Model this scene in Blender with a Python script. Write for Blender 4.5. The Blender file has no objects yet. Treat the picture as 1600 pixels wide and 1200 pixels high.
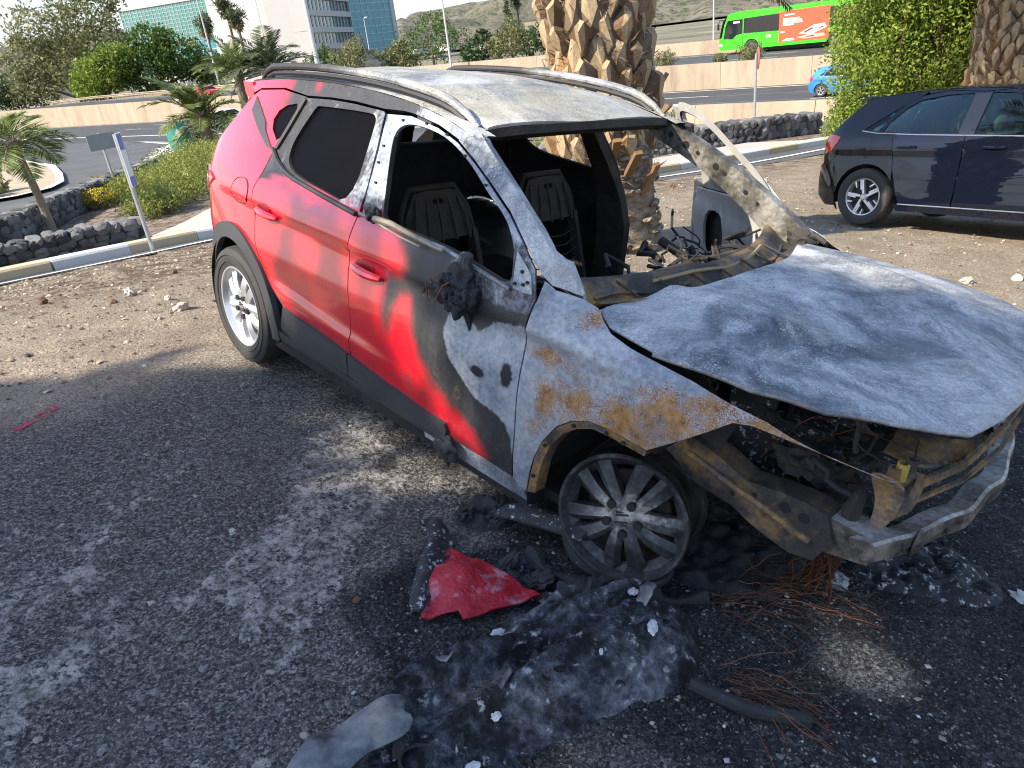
import bpy, math, random
import numpy as np
from mathutils import Vector, Matrix, geometry, noise as mnoise
random.seed(7); RNG = np.random.RandomState(7)
scene = bpy.context.scene
COL = scene.collection
PI = math.pi
rad = math.radians

# ---------------------------------------------------------------- camera
cam_data = bpy.data.cameras.new("camera")
cam = bpy.data.objects.new("camera", cam_data); COL.objects.link(cam)
CAM_LOC = (3.86517, -2.20732, 1.54504)
CAM_R = ((0.679298, 0.725299, -0.111781), (0.244182, -0.367029, -0.897589), (-0.692047, 0.582435, -0.426427))
CAR_W = ((0.993903, -0.01197, 0.109604), (0.0, 0.99409, 0.108563), (-0.110256, -0.107901, 0.988029))   # the wreck stands on sloping ground, nose down
CAM_F = 1122.596
_r, _d, _f = [Vector(v) for v in CAM_R]
_m = Matrix((_r, -_d, -_f)).transposed().to_4x4(); _m.translation = Vector(CAM_LOC)
cam.matrix_world = _m
cam_data.sensor_width = 36.0
cam_data.lens = 36.0 * CAM_F / 1600.0
cam_data.clip_start = 0.05; cam_data.clip_end = 12000
scene.camera = cam

# ---------------------------------------------------------------- sky and sun
SUN = Vector((-0.20, -0.72, 0.66)).normalized()          # towards the sun: behind the camera, to the left
world = bpy.data.worlds.new("World"); scene.world = world
world.use_nodes = True
wt = world.node_tree; wt.nodes.clear()
wo = wt.nodes.new("ShaderNodeOutputWorld"); wb = wt.nodes.new("ShaderNodeBackground")
sk = wt.nodes.new("ShaderNodeTexSky"); sk.sky_type = 'NISHITA'; sk.sun_disc = False
sk.sun_elevation = math.asin(SUN.z); sk.sun_rotation = math.atan2(SUN.x, SUN.y)
sk.air_density = 1.0; sk.dust_density = 0.6; sk.ozone_density = 1.5
wc = wt.nodes.new("ShaderNodeTexCoord"); wm = wt.nodes.new("ShaderNodeMapping")
wm.inputs['Scale'].default_value = (1.0, 1.0, 2.6)
wn = wt.nodes.new("ShaderNodeTexNoise"); wn.inputs['Scale'].default_value = 2.1
wn.inputs['Detail'].default_value = 7; wn.inputs['Roughness'].default_value = 0.58
wr = wt.nodes.new("ShaderNodeValToRGB")
wr.color_ramp.elements[0].position = 0.50; wr.color_ramp.elements[1].position = 0.72
wx = wt.nodes.new("ShaderNodeMix"); wx.data_type = 'RGBA'
wr2 = wt.nodes.new("ShaderNodeValToRGB")                  # cloud: grey-blue bellies to sunlit tops, in the sky texture's own units
wr2.color_ramp.elements[0].position = 0.42; wr2.color_ramp.elements[0].color = (1.75, 1.98, 2.3, 1)
wr2.color_ramp.elements[1].position = 0.62; wr2.color_ramp.elements[1].color = (3.1, 3.15, 3.2, 1)
wt.links.new(wn.outputs['Fac'], wr2.inputs[0]); wt.links.new(wr2.outputs[0], wx.inputs[7])
wt.links.new(wc.outputs['Generated'], wm.inputs[0]); wt.links.new(wm.outputs[0], wn.inputs['Vector'])
wt.links.new(wn.outputs['Fac'], wr.inputs[0])
wz = wt.nodes.new("ShaderNodeSeparateXYZ"); wt.links.new(wc.outputs['Generated'], wz.inputs[0])
wg = wt.nodes.new("ShaderNodeMapRange"); wt.links.new(wz.outputs[2], wg.inputs[0])      # clouds gather towards the hills
for _i, _v in zip((1, 2, 3, 4), (0.08, 0.50, 1.0, 0.0)): wg.inputs[_i].default_value = _v
wq = wt.nodes.new("ShaderNodeMath"); wq.operation = 'MULTIPLY_ADD'; wq.inputs[1].default_value = 0.75; wq.use_clamp = True
wt.links.new(wg.outputs[0], wq.inputs[0]); wt.links.new(wr.outputs[0], wq.inputs[2])
wk = wt.nodes.new("ShaderNodeMath"); wk.operation = 'MULTIPLY'
wg2 = wt.nodes.new("ShaderNodeMapRange"); wt.links.new(wz.outputs[2], wg2.inputs[0])
for _i, _v in zip((1, 2, 3, 4), (0.08, 0.45, 1.0, 0.10)): wg2.inputs[_i].default_value = _v
wt.links.new(wq.outputs[0], wk.inputs[0]); wt.links.new(wg2.outputs[0], wk.inputs[1]); wt.links.new(wk.outputs[0], wx.inputs[0])
wt.links.new(sk.outputs[0], wx.inputs[6]); wt.links.new(wx.outputs[2], wb.inputs[0])
wb.inputs[1].default_value = 0.15
wt.links.new(wb.outputs[0], wo.inputs[0])
sun_data = bpy.data.lights.new("sun", 'SUN'); sun_data.energy = 4.0; sun_data.angle = rad(0.53)
sun_data.color = (1.0, 0.90, 0.75)
sun = bpy.data.objects.new("sun", sun_data); COL.objects.link(sun)
sun.location = SUN * 60
sun.rotation_euler = (-SUN).to_track_quat('-Z', 'Y').to_euler()
vs = scene.view_settings
vs.view_transform = 'Standard'; vs.look = 'None'; vs.gamma = 1.0; vs.use_curve_mapping = False
vs.exposure = 1.32
scene.cycles.max_bounces = 6
scene.cycles.use_denoising = True
scene.cycles.filter_width = 1.15

# ---------------------------------------------------------------- mesh helpers
def link(name, me, mat=None, parent=None, label=None, cat=None, group=None, kind=None):
    o = bpy.data.objects.new(name, me); COL.objects.link(o)
    if mat is not None and me is not None:
        if isinstance(mat, (list, tuple)):
            for m in mat: me.materials.append(m)
        elif not me.materials: me.materials.append(mat)
    if parent is not None: o.parent = parent
    tag(o, label, cat, group, kind)
    return o
def tag(o, label=None, cat=None, group=None, kind=None):
    if label: o["label"] = label
    if cat: o["category"] = cat
    if group: o["group"] = group
    if kind: o["kind"] = kind
    return o
def empty(name, loc=(0, 0, 0), rz=0.0, label=None, cat=None, group=None, parent=None):
    o = bpy.data.objects.new(name, None); COL.objects.link(o)
    o.empty_display_size = 0.2; o.location = loc; o.rotation_euler = (0, 0, rz)
    if parent is not None: o.parent = parent
    return tag(o, label, cat, group)
def copy_tree(o, parent=None, first=True):
    c = o.copy(); COL.objects.link(c); c.parent = parent
    for ch in [k for k in o.children]: copy_tree(ch, c, False)
    return c

class MB:
    """collects shapes; build() makes one mesh object"""
    def __init__(s): s.v = []; s.f = []; s.mi = []; s.cur = 0
    def add(s, vs, fs):
        b = len(s.v); s.v += [tuple(p) for p in vs]
        for f in fs: s.f.append([b + i for i in f]); s.mi.append(s.cur)
        return s
    def box(s, c, d, rot=None, taper=None):
        hx, hy, hz = d[0] / 2, d[1] / 2, d[2] / 2
        P = [Vector((x * hx, y * hy, z * hz)) for z in (-1, 1) for y in (-1, 1) for x in (-1, 1)]
        if taper:
            for p in P:
                if p.z > 0: p.x *= taper[0]; p.y *= taper[1]
        if rot is not None: P = [rot @ p for p in P]
        c = Vector(c)
        return s.add([c + p for p in P], [(0, 2, 3, 1), (4, 5, 7, 6), (0, 1, 5, 4), (2, 6, 7, 3), (0, 4, 6, 2), (1, 3, 7, 5)])
    def bar(s, a, b, w, h, up=(0, 0, 1)):
        a, b = Vector(a), Vector(b); d = (b - a); L = d.length
        if L < 1e-6: return s
        d.normalize(); u = Vector(up); r = d.cross(u)
        if r.length < 1e-4: r = d.cross(Vector((1, 0, 0)))
        r.normalize(); u = r.cross(d)
        m = Matrix((d, r, u)).transposed()
        return s.box((a + b) / 2, (L, w, h), m)
    def tube(s, pts, r, n=8, caps=True, closed=False):
        pts = [Vector(p) for p in pts]; k = len(pts)
        rr = [r] * k if not isinstance(r, (list, tuple)) else r
        prev = None; vs = []
        for i, p in enumerate(pts):
            if closed: d = pts[(i + 1) % k] - pts[i - 1]
            else: d = pts[min(i + 1, k - 1)] - pts[max(i - 1, 0)]
            if d.length < 1e-9: d = Vector((0, 0, 1))
            d.normalize()
            if prev is None:
                a = d.cross(Vector((0, 0, 1)))
                if a.length < 1e-3: a = d.cross(Vector((1, 0, 0)))
            else: a = prev - d * prev.dot(d)
            a.normalize(); prev = a; b = d.cross(a)
            for j in range(n):
                t = 2 * PI * j / n
                vs.append(p + (a * math.cos(t) + b * math.sin(t)) * rr[i])
        fs = []
        for i in range(k if closed else k - 1):
            i2 = (i + 1) % k
            for j in range(n):
                fs.append((i * n + j, i * n + (j + 1) % n, i2 * n + (j + 1) % n, i2 * n + j))
        if caps and not closed:
            fs.append(tuple(range(n - 1, -1, -1))); fs.append(tuple((k - 1) * n + j for j in range(n)))
        return s.add(vs, fs)
    def lathe(s, prof, n=24, axis='z', closed=False, c=(0, 0, 0)):
        """prof: (radius, height) pairs"""
        vs = []; fs = []; c = Vector(c)
        for (r, h) in prof:
            for j in range(n):
                t = 2 * PI * j / n; x, y = r * math.cos(t), r * math.sin(t)
                p = Vector((x, y, h)) if axis == 'z' else (Vector((x, h, y)) if axis == 'y' else Vector((h, x, y)))
                vs.append(c + p)
        k = len(prof)
        for i in range(k if closed else k - 1):
            i2 = (i + 1) % k
            for j in range(n):
                q = (i * n + j, i * n + (j + 1) % n, i2 * n + (j + 1) % n, i2 * n + j)
                fs.append(q if axis != 'y' else q[::-1])
        return s.add(vs, fs)
    def prism(s, poly, h0, h1, fn=None):
        """poly in the xy plane, z from h0 to h1"""
        n = len(poly)
        vs = [Vector((p[0], p[1], h0)) for p in poly] + [Vector((p[0], p[1], h1)) for p in poly]
        if fn: vs = [fn(v) for v in vs]
        fs = [tuple(range(n - 1, -1, -1)), tuple(range(n, 2 * n))]
        for i in range(n):
            j = (i + 1) % n; fs.append((i, j, n + j, n + i))
        return s.add(vs, fs)
    def blob(s, c, r, seed=0, amp=0.25, sub=2, sc=1.0, rot=None):
        """lumpy ellipsoid"""
        vs, fs = ico(sub); c = Vector(c); out = []
        for v in vs:
            d = 1 + amp * 2 * mnoise.noise(Vector(v) * 1.7 * sc + Vector((seed * 3.7, seed * 1.3, seed)))
            p = Vector((v[0] * r[0], v[1] * r[1], v[2] * r[2])) * d
            if rot is not None: p = rot @ p
            out.append(c + p)
        return s.add(out, fs)
    def mesh(s, name, sharp=35, smooth=True):
        me = bpy.data.meshes.new(name); me.from_pydata(s.v, [], s.f)
        if any(s.mi): me.polygons.foreach_set('material_index', s.mi)
        fin(me, sharp, smooth)
        return me
    def build(s, name, mat=None, parent=None, sharp=35, smooth=True, **k):
        return link(name, s.mesh(name, sharp, smooth), mat, parent, **k)
def fin(me, sharp=35, smooth=True):
    me.update()
    if smooth:
        me.polygons.foreach_set('use_smooth', [True] * len(me.polygons))
        if sharp: me.set_sharp_from_angle(angle=rad(sharp))
    me.validate(); me.update()
_ico = {}
def ico(sub):
    if sub in _ico: return _ico[sub]
    t = (1 + 5 ** .5) / 2
    V = [(-1, t, 0), (1, t, 0), (-1, -t, 0), (1, -t, 0), (0, -1, t), (0, 1, t), (0, -1, -t), (0, 1, -t), (t, 0, -1), (t, 0, 1), (-t, 0, -1), (-t, 0, 1)]
    V = [Vector(v).normalized() for v in V]
    F = [(0, 11, 5), (0, 5, 1), (0, 1, 7), (0, 7, 10), (0, 10, 11), (1, 5, 9), (5, 11, 4), (11, 10, 2), (10, 7, 6), (7, 1, 8), (3, 9, 4), (3, 4, 2), (3, 2, 6), (3, 6, 8), (3, 8, 9), (4, 9, 5), (2, 4, 11), (6, 2, 10), (8, 6, 7), (9, 8, 1)]
    for _ in range(sub):
        cache = {}; NF = []
        def mid(a, b):
            k = (min(a, b), max(a, b))
            if k not in cache: V.append(((V[a] + V[b]) / 2).normalized()); cache[k] = len(V) - 1
            return cache[k]
        for a, b, c in F:
            x, y, z = mid(a, b), mid(b, c), mid(c, a)
            NF += [(a, x, z), (b, y, x), (c, z, y), (x, y, z)]
        F = NF
    _ico[sub] = ([tuple(v) for v in V], F)
    return _ico[sub]
def inpoly(px, py, poly):
    """vectorised point in polygon"""
    px = np.asarray(px, float); py = np.asarray(py, float); r = np.zeros(px.shape, bool)
    n = len(poly); j = n - 1
    for i in range(n):
        xi, yi = poly[i]; xj, yj = poly[j]
        if yi != yj:
            c = ((yi > py) != (yj > py)) & (px < (xj - xi) * (py - yi) / (yj - yi) + xi)
            r ^= c
        j = i
    return r
def dens(poly, step, closed=True):
    out = []; n = len(poly)
    for i in range(n if closed else n - 1):
        a = np.array(poly[i], float); b = np.array(poly[(i + 1) % n], float)
        k = max(1, int(round(np.linalg.norm(b - a) / step)))
        for t in range(k): out.append(tuple(a + (b - a) * t / k))
    if not closed: out.append(tuple(poly[-1]))
    return out
def rounded(poly, it=2, keep=()):
    """Chaikin corner cutting of a closed polygon"""
    for _ in range(it):
        q = []; n = len(poly)
        for i in range(n):
            a = np.array(poly[i], float); b = np.array(poly[(i + 1) % n], float)
            q += [tuple(.75 * a + .25 * b), tuple(.25 * a + .75 * b)]
        poly = q
    return poly
def cdt(outer, holes=(), step=0.05):
    """triangulated polygon with holes and inner points; returns verts2d, tris, boundary loops"""
    loops = [dens(outer, step)] + [dens(h, step) for h in holes]
    pts = []; edges = []
    for L in loops:
        b = len(pts); pts += L
        edges += [(b + i, b + (i + 1) % len(L)) for i in range(len(L))]
    o = np.array(loops[0]); x0, y0 = o.min(0); x1, y1 = o.max(0)
    gx = []; row = 0; y = y0 + step * .5
    while y < y1:
        xs = np.arange(x0 + (step * .5 if row % 2 else 0), x1, step)
        gx += [(x, y) for x in xs]; y += step * .866; row += 1
    if gx:
        g = np.array(gx); m = inpoly(g[:, 0], g[:, 1], loops[0])
        for L in loops[1:]: m &= ~inpoly(g[:, 0], g[:, 1], L)
        g = g[m]
        if len(g):
            bp = np.array(pts)
            d = np.min(((g[:, None, :] - bp[None]) ** 2).sum(2), 1)
            pts += [tuple(p) for p in g[d > (step * .45) ** 2]]
    r = geometry.delaunay_2d_cdt([Vector(p) for p in pts], edges, [], 0, 1e-7)
    V = [(p.x, p.y) for p in r[0]]; F = [tuple(f) for f in r[2]]
    va = np.array(V); fa = np.array(F); c = va[fa].mean(1)
    m = inpoly(c[:, 0], c[:, 1], loops[0])
    for L in loops[1:]: m &= ~inpoly(c[:, 0], c[:, 1], L)
    F = [f for f, k in zip(F, m) if k]
    return V, F
def panel(mb, outer, fn, holes=(), step=0.05, thick=0.0, inward=None, flip=False):
    """polygon in (u, v) laid on the surface fn(u, v); thick along -normal (or fn(u,v) shifted by inward vector)"""
    V, F = cdt(outer, holes, step)
    P = [Vector(fn(u, v)) for u, v in V]
    fs = []
    for a, b, c in F:
        q = (a, c, b) if flip else (a, b, c)
        fs.append(q)
    if thick:
        nrm = [Vector((0, 0, 0)) for _ in P]
        for a, b, c in fs:
            n_ = (P[b] - P[a]).cross(P[c] - P[a])
            nrm[a] += n_; nrm[b] += n_; nrm[c] += n_
        n = len(P)
        Q = [p - (x.normalized() if x.length > 0 else Vector((0, 0, 1))) * thick for p, x in zip(P, nrm)]
        cnt = {}
        for t in fs:
            for i in range(3):
                e = (t[i], t[(i + 1) % 3]); cnt[e] = 1
        rim = [(a, b) for (a, b) in cnt if (b, a) not in cnt]
        allf = list(fs) + [(b, a, a + n, b + n) for a, b in rim]
        b0 = len(mb.v); mb.add(P + Q, allf); k0 = mb.cur; mb.cur = k0 + (1 if getattr(mb, 'two', False) else 0)
        for a, b, c in fs: mb.f.append([b0 + c + n, b0 + b + n, b0 + a + n]); mb.mi.append(mb.cur)
        mb.cur = k0
    else: mb.add(P, fs)
    return mb
def lerp(a, b, t): return a + (b - a) * t
def sstep(a, b, x):
    t = max(0.0, min(1.0, (x - a) / (b - a))); return t * t * (3 - 2 * t)
def R3(ax, ang): return Matrix.Rotation(ang, 3, ax)

# ---------------------------------------------------------------- material helpers
class NM:
    """small builder for procedural materials"""
    def __init__(s, name, rough=0.6, metal=0.0, spec=0.5, coord='Object'):
        s.m = bpy.data.materials.new(name); s.m.use_nodes = True
        s.t = s.m.node_tree; s.b = s.t.nodes['Principled BSDF']; s.out = s.t.nodes['Material Output']
        s.tc = s.t.nodes.new('ShaderNodeTexCoord'); s.co = s.tc.outputs[coord]
        s.set('Roughness', rough); s.set('Metallic', metal); s.set('Specular IOR Level', spec)
    def set(s, k, v):
        i = s.b.inputs[k]
        if hasattr(v, 'links') or isinstance(v, bpy.types.NodeSocket): s.t.links.new(v, i)
        elif isinstance(v, (tuple, list)) and len(v) == 3: i.default_value = (*v, 1)
        else: i.default_value = v
        return s
    def put(s, i, v):
        if isinstance(v, bpy.types.NodeSocket): s.t.links.new(v, i)
        elif isinstance(v, (tuple, list)) and len(v) == 3 and i.type == 'RGBA': i.default_value = (*v, 1)
        else: i.default_value = v
    def map(s, scale=(1, 1, 1), rot=(0, 0, 0), loc=(0, 0, 0), co=None):
        n = s.t.nodes.new('ShaderNodeMapping'); s.t.links.new(co or s.co, n.inputs[0])
        n.inputs['Scale'].default_value = scale; n.inputs['Rotation'].default_value = rot; n.inputs['Location'].default_value = loc
        return n.outputs[0]
    def noise(s, scale, detail=4, rough=.55, co=None, dist=0.0, col=False):
        n = s.t.nodes.new('ShaderNodeTexNoise'); s.t.links.new(co or s.co, n.inputs['Vector'])
        n.inputs['Scale'].default_value = scale; n.inputs['Detail'].default_value = detail
        n.inputs['Roughness'].default_value = rough; n.inputs['Distortion'].default_value = dist
        return n.outputs['Color' if col else 'Fac']
    def vor(s, scale, feat='F1', co=None, out='Distance', rnd=1.0):
        n = s.t.nodes.new('ShaderNodeTexVoronoi'); n.feature = feat; s.t.links.new(co or s.co, n.inputs['Vector'])
        n.inputs['Scale'].default_value = scale; n.inputs['Randomness'].default_value = rnd
        return n.outputs[out]
    def math(s, op, a, b=0.0, c=0.0, clamp=False):
        n = s.t.nodes.new('ShaderNodeMath'); n.operation = op; n.use_clamp = clamp
        for i, v in enumerate((a, b, c)):
            if isinstance(v, bpy.types.NodeSocket): s.t.links.new(v, n.inputs[i])
            else: n.inputs[i].default_value = v
        return n.outputs[0]
    def rng(s, v, a, b, c=0.0, d=1.0, smooth=True):
        n = s.t.nodes.new('ShaderNodeMapRange'); n.interpolation_type = 'SMOOTHSTEP' if smooth else 'LINEAR'
        s.t.links.new(v, n.inputs[0])
        for i, x in zip((1, 2, 3, 4), (a, b, c, d)): n.inputs[i].default_value = x
        return n.outputs[0]
    def ramp(s, v, stops, interp='LINEAR'):
        n = s.t.nodes.new('ShaderNodeValToRGB'); s.t.links.new(v, n.inputs[0]); cr = n.color_ramp; cr.interpolation = interp
        while len(cr.elements) < len(stops): cr.elements.new(0.5)
        for e, (p, c) in zip(cr.elements, stops):
            e.position = p; e.color = (*c, 1) if len(c) == 3 else c
        return n.outputs[0]
    def mix(s, f, a, b, mode='MIX'):
        n = s.t.nodes.new('ShaderNodeMix'); n.data_type = 'RGBA'; n.blend_type = mode; n.clamp_factor = True
        s.put(n.inputs[0], f); s.put(n.inputs[6], a); s.put(n.inputs[7], b)
        return n.outputs[2]
    def attr(s, name, out='Fac'):
        n = s.t.nodes.new('ShaderNodeAttribute'); n.attribute_name = name
        return n.outputs[out]
    def sep(s, co=None):
        n = s.t.nodes.new('ShaderNodeSeparateXYZ'); s.t.links.new(co or s.co, n.inputs[0]); return n.outputs
    def objrand(s):
        n = s.t.nodes.new('ShaderNodeObjectInfo'); return n.outputs['Random']
    def bump(s, h, strength=0.3, dist=0.01, normal=None):
        n = s.t.nodes.new('ShaderNodeBump'); n.inputs['Strength'].default_value = strength; n.inputs['Distance'].default_value = dist
        s.t.links.new(h, n.inputs['Height'])
        if normal is not None: s.t.links.new(normal, n.inputs['Normal'])
        s.t.links.new(n.outputs[0], s.b.inputs['Normal'])
        return n.outputs[0]
    def col(s, v): return s.set('Base Color', v)
def plain(name, c, rough=.6, metal=0.0, var=.12, scale=6.0, spec=.5, bump=0.0, bscale=60):
    m = NM(name, rough, metal, spec)
    n = m.noise(scale, 5)
    m.col(m.mix(n, tuple(x * (1 - var * 2) for x in c), tuple(min(1, x * (1 + var * 2)) for x in c)))
    if bump: m.bump(m.noise(bscale, 3), bump, .01)
    return m.m
# ---------------------------------------------------------------- the wreck: body side surface (car frame: x forward from the rear axle, y left, z up)
def _sp(t):
    t = max(-40.0, min(40.0, t)); return math.log1p(math.exp(t))
def shoulder_z(x): return 0.985 - 0.20 * max(0.0, x - 2.35) - 0.03 * max(0.0, x - 2.8)
def hw(x, z):
    w = 0.892
    if x > 2.45: w -= 0.27 * (x - 2.45) ** 2
    if x < 0.3: w -= 0.13 * (0.3 - x) ** 2
    if x < -0.3: w -= 0.75 * (-0.3 - x) ** 2
    w -= 0.50 * 0.045 * _sp((z - 1.0) / 0.045) + 0.072 * max(0.0, z - 0.72)
    w -= 0.12 * max(0.0, 0.40 - z)
    fz = max(0.0, min(1.0, (x - 2.15) / 0.25))
    if fz > 0 and z < 1.2:
        w -= fz * 1.15 * 0.03 * _sp((z - (shoulder_z(x) - 0.095)) / 0.03) * max(0.0, min(1.0, (1.12 - z) / 0.1))
    return w
def crease(x, z):
    """pressed lines of doors and wings (added outward)"""
    zc = 0.935 - 0.035 * (x - 0.3)
    d = zc - z; a = 0.0
    k = min(1.0, max(0.0, (x + 0.25) / 0.3)) * min(1.0, max(0.0, (2.75 - x) / 0.25))
    t = max(0.0, min(1.0, d / 0.025)); t = t * t * (3 - 2 * t)
    u = max(0.0, min(1.0, (d - 0.03) / 0.22)); u = u * u * (3 - 2 * u)
    a -= 0.017 * t * (1 - u) * k
    zl = 0.615 - 0.085 * (x - 0.42)
    k2 = min(1.0, max(0.0, (x - 0.38) / 0.15)) * min(1.0, max(0.0, (1.75 - x) / 0.7))
    t = max(0.0, min(1.0, (zl - z) / 0.05)); t = t * t * (3 - 2 * t)
    u = max(0.0, min(1.0, (zl - z - 0.04) / 0.10)); u = u * u * (3 - 2 * u)
    a += 0.016 * t * (1 - u) * k2
    return a
def body(x, z, off=0.0, s=-1): return (x, s * (hw(x, z) + crease(x, z) + off), z)
# outlines of the wreck in its own frame (x forward, z up), metres
REAR_DOOR = [(0.438, 1.422), (0.655, 1.431), (0.837, 1.43), (1.063, 1.421), (1.076, 1.41), (1.115, 1.289), (1.154, 1.151), (1.164, 1.054), (1.158, 1.031), (1.119, 0.909), (1.114, 0.795), (1.138, 0.654), (1.141, 0.533), (1.124, 0.412), (0.855, 0.383), (0.533, 0.413), (0.516, 0.487), (0.401, 0.572), (0.325, 0.654), (0.275, 0.755), (0.262, 0.85), (0.254, 0.997), (0.305, 1.078), (0.332, 1.175), (0.37, 1.196)]
REAR_WIN = [(0.546, 1.39), (0.573, 1.398), (0.986, 1.406), (1.025, 1.393), (1.041, 1.361), (1.091, 1.063), (0.832, 1.086), (0.602, 1.109), (0.512, 1.14), (0.479, 1.185), (0.479, 1.253)]
QUARTER_WIN = [(0.204, 1.286), (0.248, 1.367), (0.418, 1.398), (0.358, 1.203)]
FRONT_DOOR = [(1.083, 1.413), (1.25, 1.421), (1.432, 1.397), (1.573, 1.362), (1.696, 1.312), (1.817, 1.257), (1.961, 1.189), (2.072, 1.119), (2.157, 1.062), (2.187, 0.969), (2.183, 0.957), (2.171, 0.873), (2.17, 0.828), (2.166, 0.718), (2.161, 0.549), (2.152, 0.306), (1.991, 0.309), (1.781, 0.307), (1.408, 0.327), (1.108, 0.349), (1.141, 0.533), (1.138, 0.654), (1.114, 0.795), (1.119, 0.909), (1.158, 1.031), (1.18, 1.057), (1.132, 1.268)]
FRONT_WIN = [(1.229, 1.387), (1.19, 1.36), (1.199, 1.302), (1.306, 1.091), (1.321, 1.054), (1.424, 1.045), (1.726, 1.037), (1.909, 1.011), (2.083, 0.985), (2.051, 1.075), (2.028, 1.113), (1.951, 1.177), (1.812, 1.236), (1.678, 1.307), (1.558, 1.352), (1.444, 1.38), (1.312, 1.393)]
DOOR_TOP = [(0.231, 1.385), (0.436, 1.424), (0.653, 1.433), (0.835, 1.433), (1.057, 1.423), (1.186, 1.427), (1.252, 1.424), (1.429, 1.401), (1.57, 1.366), (1.693, 1.316)]
PILLAR = [(1.568, 1.368), (1.692, 1.317), (1.814, 1.262), (1.958, 1.194), (2.069, 1.124), (2.155, 1.067), (2.182, 1.042), (2.214, 1.017), (2.311, 1.0), (2.311, 1.011), (2.295, 1.027), (2.254, 1.084), (2.097, 1.181), (1.896, 1.287), (1.699, 1.387), (1.67, 1.405)]
FENDER_GAP = [(2.157, 1.062), (2.187, 0.969), (2.183, 0.957), (2.171, 0.873), (2.17, 0.828), (2.166, 0.718), (2.161, 0.549), (2.152, 0.306), (2.168, 0.297)]
FENDER_ARCH = [(2.222, 0.281), (2.242, 0.37), (2.259, 0.443), (2.291, 0.52), (2.347, 0.598), (2.411, 0.646), (2.474, 0.672), (2.542, 0.675), (2.607, 0.668), (2.681, 0.658)]
FENDER_FRONT = [(2.882, 0.806), (2.928, 0.808), (3.027, 0.792), (3.123, 0.775), (3.241, 0.749), (3.267, 0.745)]
FENDER_TOP = [(3.265, 0.753), (3.238, 0.755), (3.12, 0.78), (3.019, 0.806), (2.953, 0.827), (2.855, 0.848), (2.733, 0.878), (2.63, 0.897), (2.533, 0.913), (2.453, 0.932), (2.407, 0.955), (2.371, 0.982)]
FENDER_REAR_TOP = [(2.32, 0.998), (2.231, 1.01), (2.189, 1.035)]
CLAD_DOORS_TOP = [(0.547, 0.483), (0.958, 0.452), (1.121, 0.433), (1.41, 0.399), (1.679, 0.374), (1.798, 0.374)]
CLAD_DOORS_BOT = [(1.778, 0.288), (1.403, 0.306), (1.094, 0.321), (0.833, 0.322), (0.604, 0.329)]
RED = [(0.435, 1.152), (0.86, 1.085), (1.151, 1.059), (1.307, 1.049), (1.413, 1.027), (1.494, 0.983), (1.523, 0.933), (1.479, 0.903), (1.388, 0.876), (1.356, 0.835), (1.352, 0.742), (1.383, 0.629), (1.419, 0.632), (1.458, 0.72), (1.489, 0.78), (1.53, 0.787), (1.566, 0.674), (1.604, 0.58), (1.684, 0.505), (1.801, 0.437), (1.932, 0.398), (2.005, 0.338), (1.982, 0.287), (1.926, 0.346), (1.751, 0.323), (1.415, 0.361), (1.116, 0.378), (0.54, 0.448), (0.121, 0.638)]
ASH = [(1.76, 0.747), (1.789, 0.821), (1.877, 0.826), (1.94, 0.786), (2.023, 0.851), (2.174, 0.885), (2.172, 0.72), (2.171, 0.553), (2.169, 0.318), (2.158, 0.395), (2.134, 0.474), (2.11, 0.509), (2.042, 0.531), (1.964, 0.538), (1.899, 0.576), (1.807, 0.645)]
HANDLE_R = [(0.398, 0.909)]
HANDLE_F = [(1.243, 0.833)]
FUEL = [(-0.026, 0.935), (-0.002, 0.986), (0.18, 1.06), (0.212, 0.976), (0.161, 0.921), (0.012, 0.917)]
SPOT = [(1.96, 0.654), (2.105, 0.696)]
RUST1 = [(2.327, 0.95), (2.451, 0.932)]
RUST2 = [(2.211, 0.811), (2.35, 0.805)]
RUST3 = [(2.71, 0.799), (2.628, 0.81), (2.78, 0.802), (2.609, 0.726)]
RUST4 = [(2.278, 0.61), (2.34, 0.704), (2.533, 0.607)]
RAIL = [(2.659, 0.578), (2.771, 0.57), (2.861, 0.533), (2.964, 0.548), (3.045, 0.553), (3.117, 0.545), (3.147, 0.472), (3.109, 0.382), (3.038, 0.368), (2.97, 0.381), (2.896, 0.401), (2.834, 0.428), (2.689, 0.415)]
RAILHOLES = [(2.996, 0.507), (3.057, 0.503)]
INNERARCH = [(2.038, 0.057), (2.071, 0.283), (2.249, 0.446), (2.473, 0.494), (2.622, 0.538)]
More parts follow.
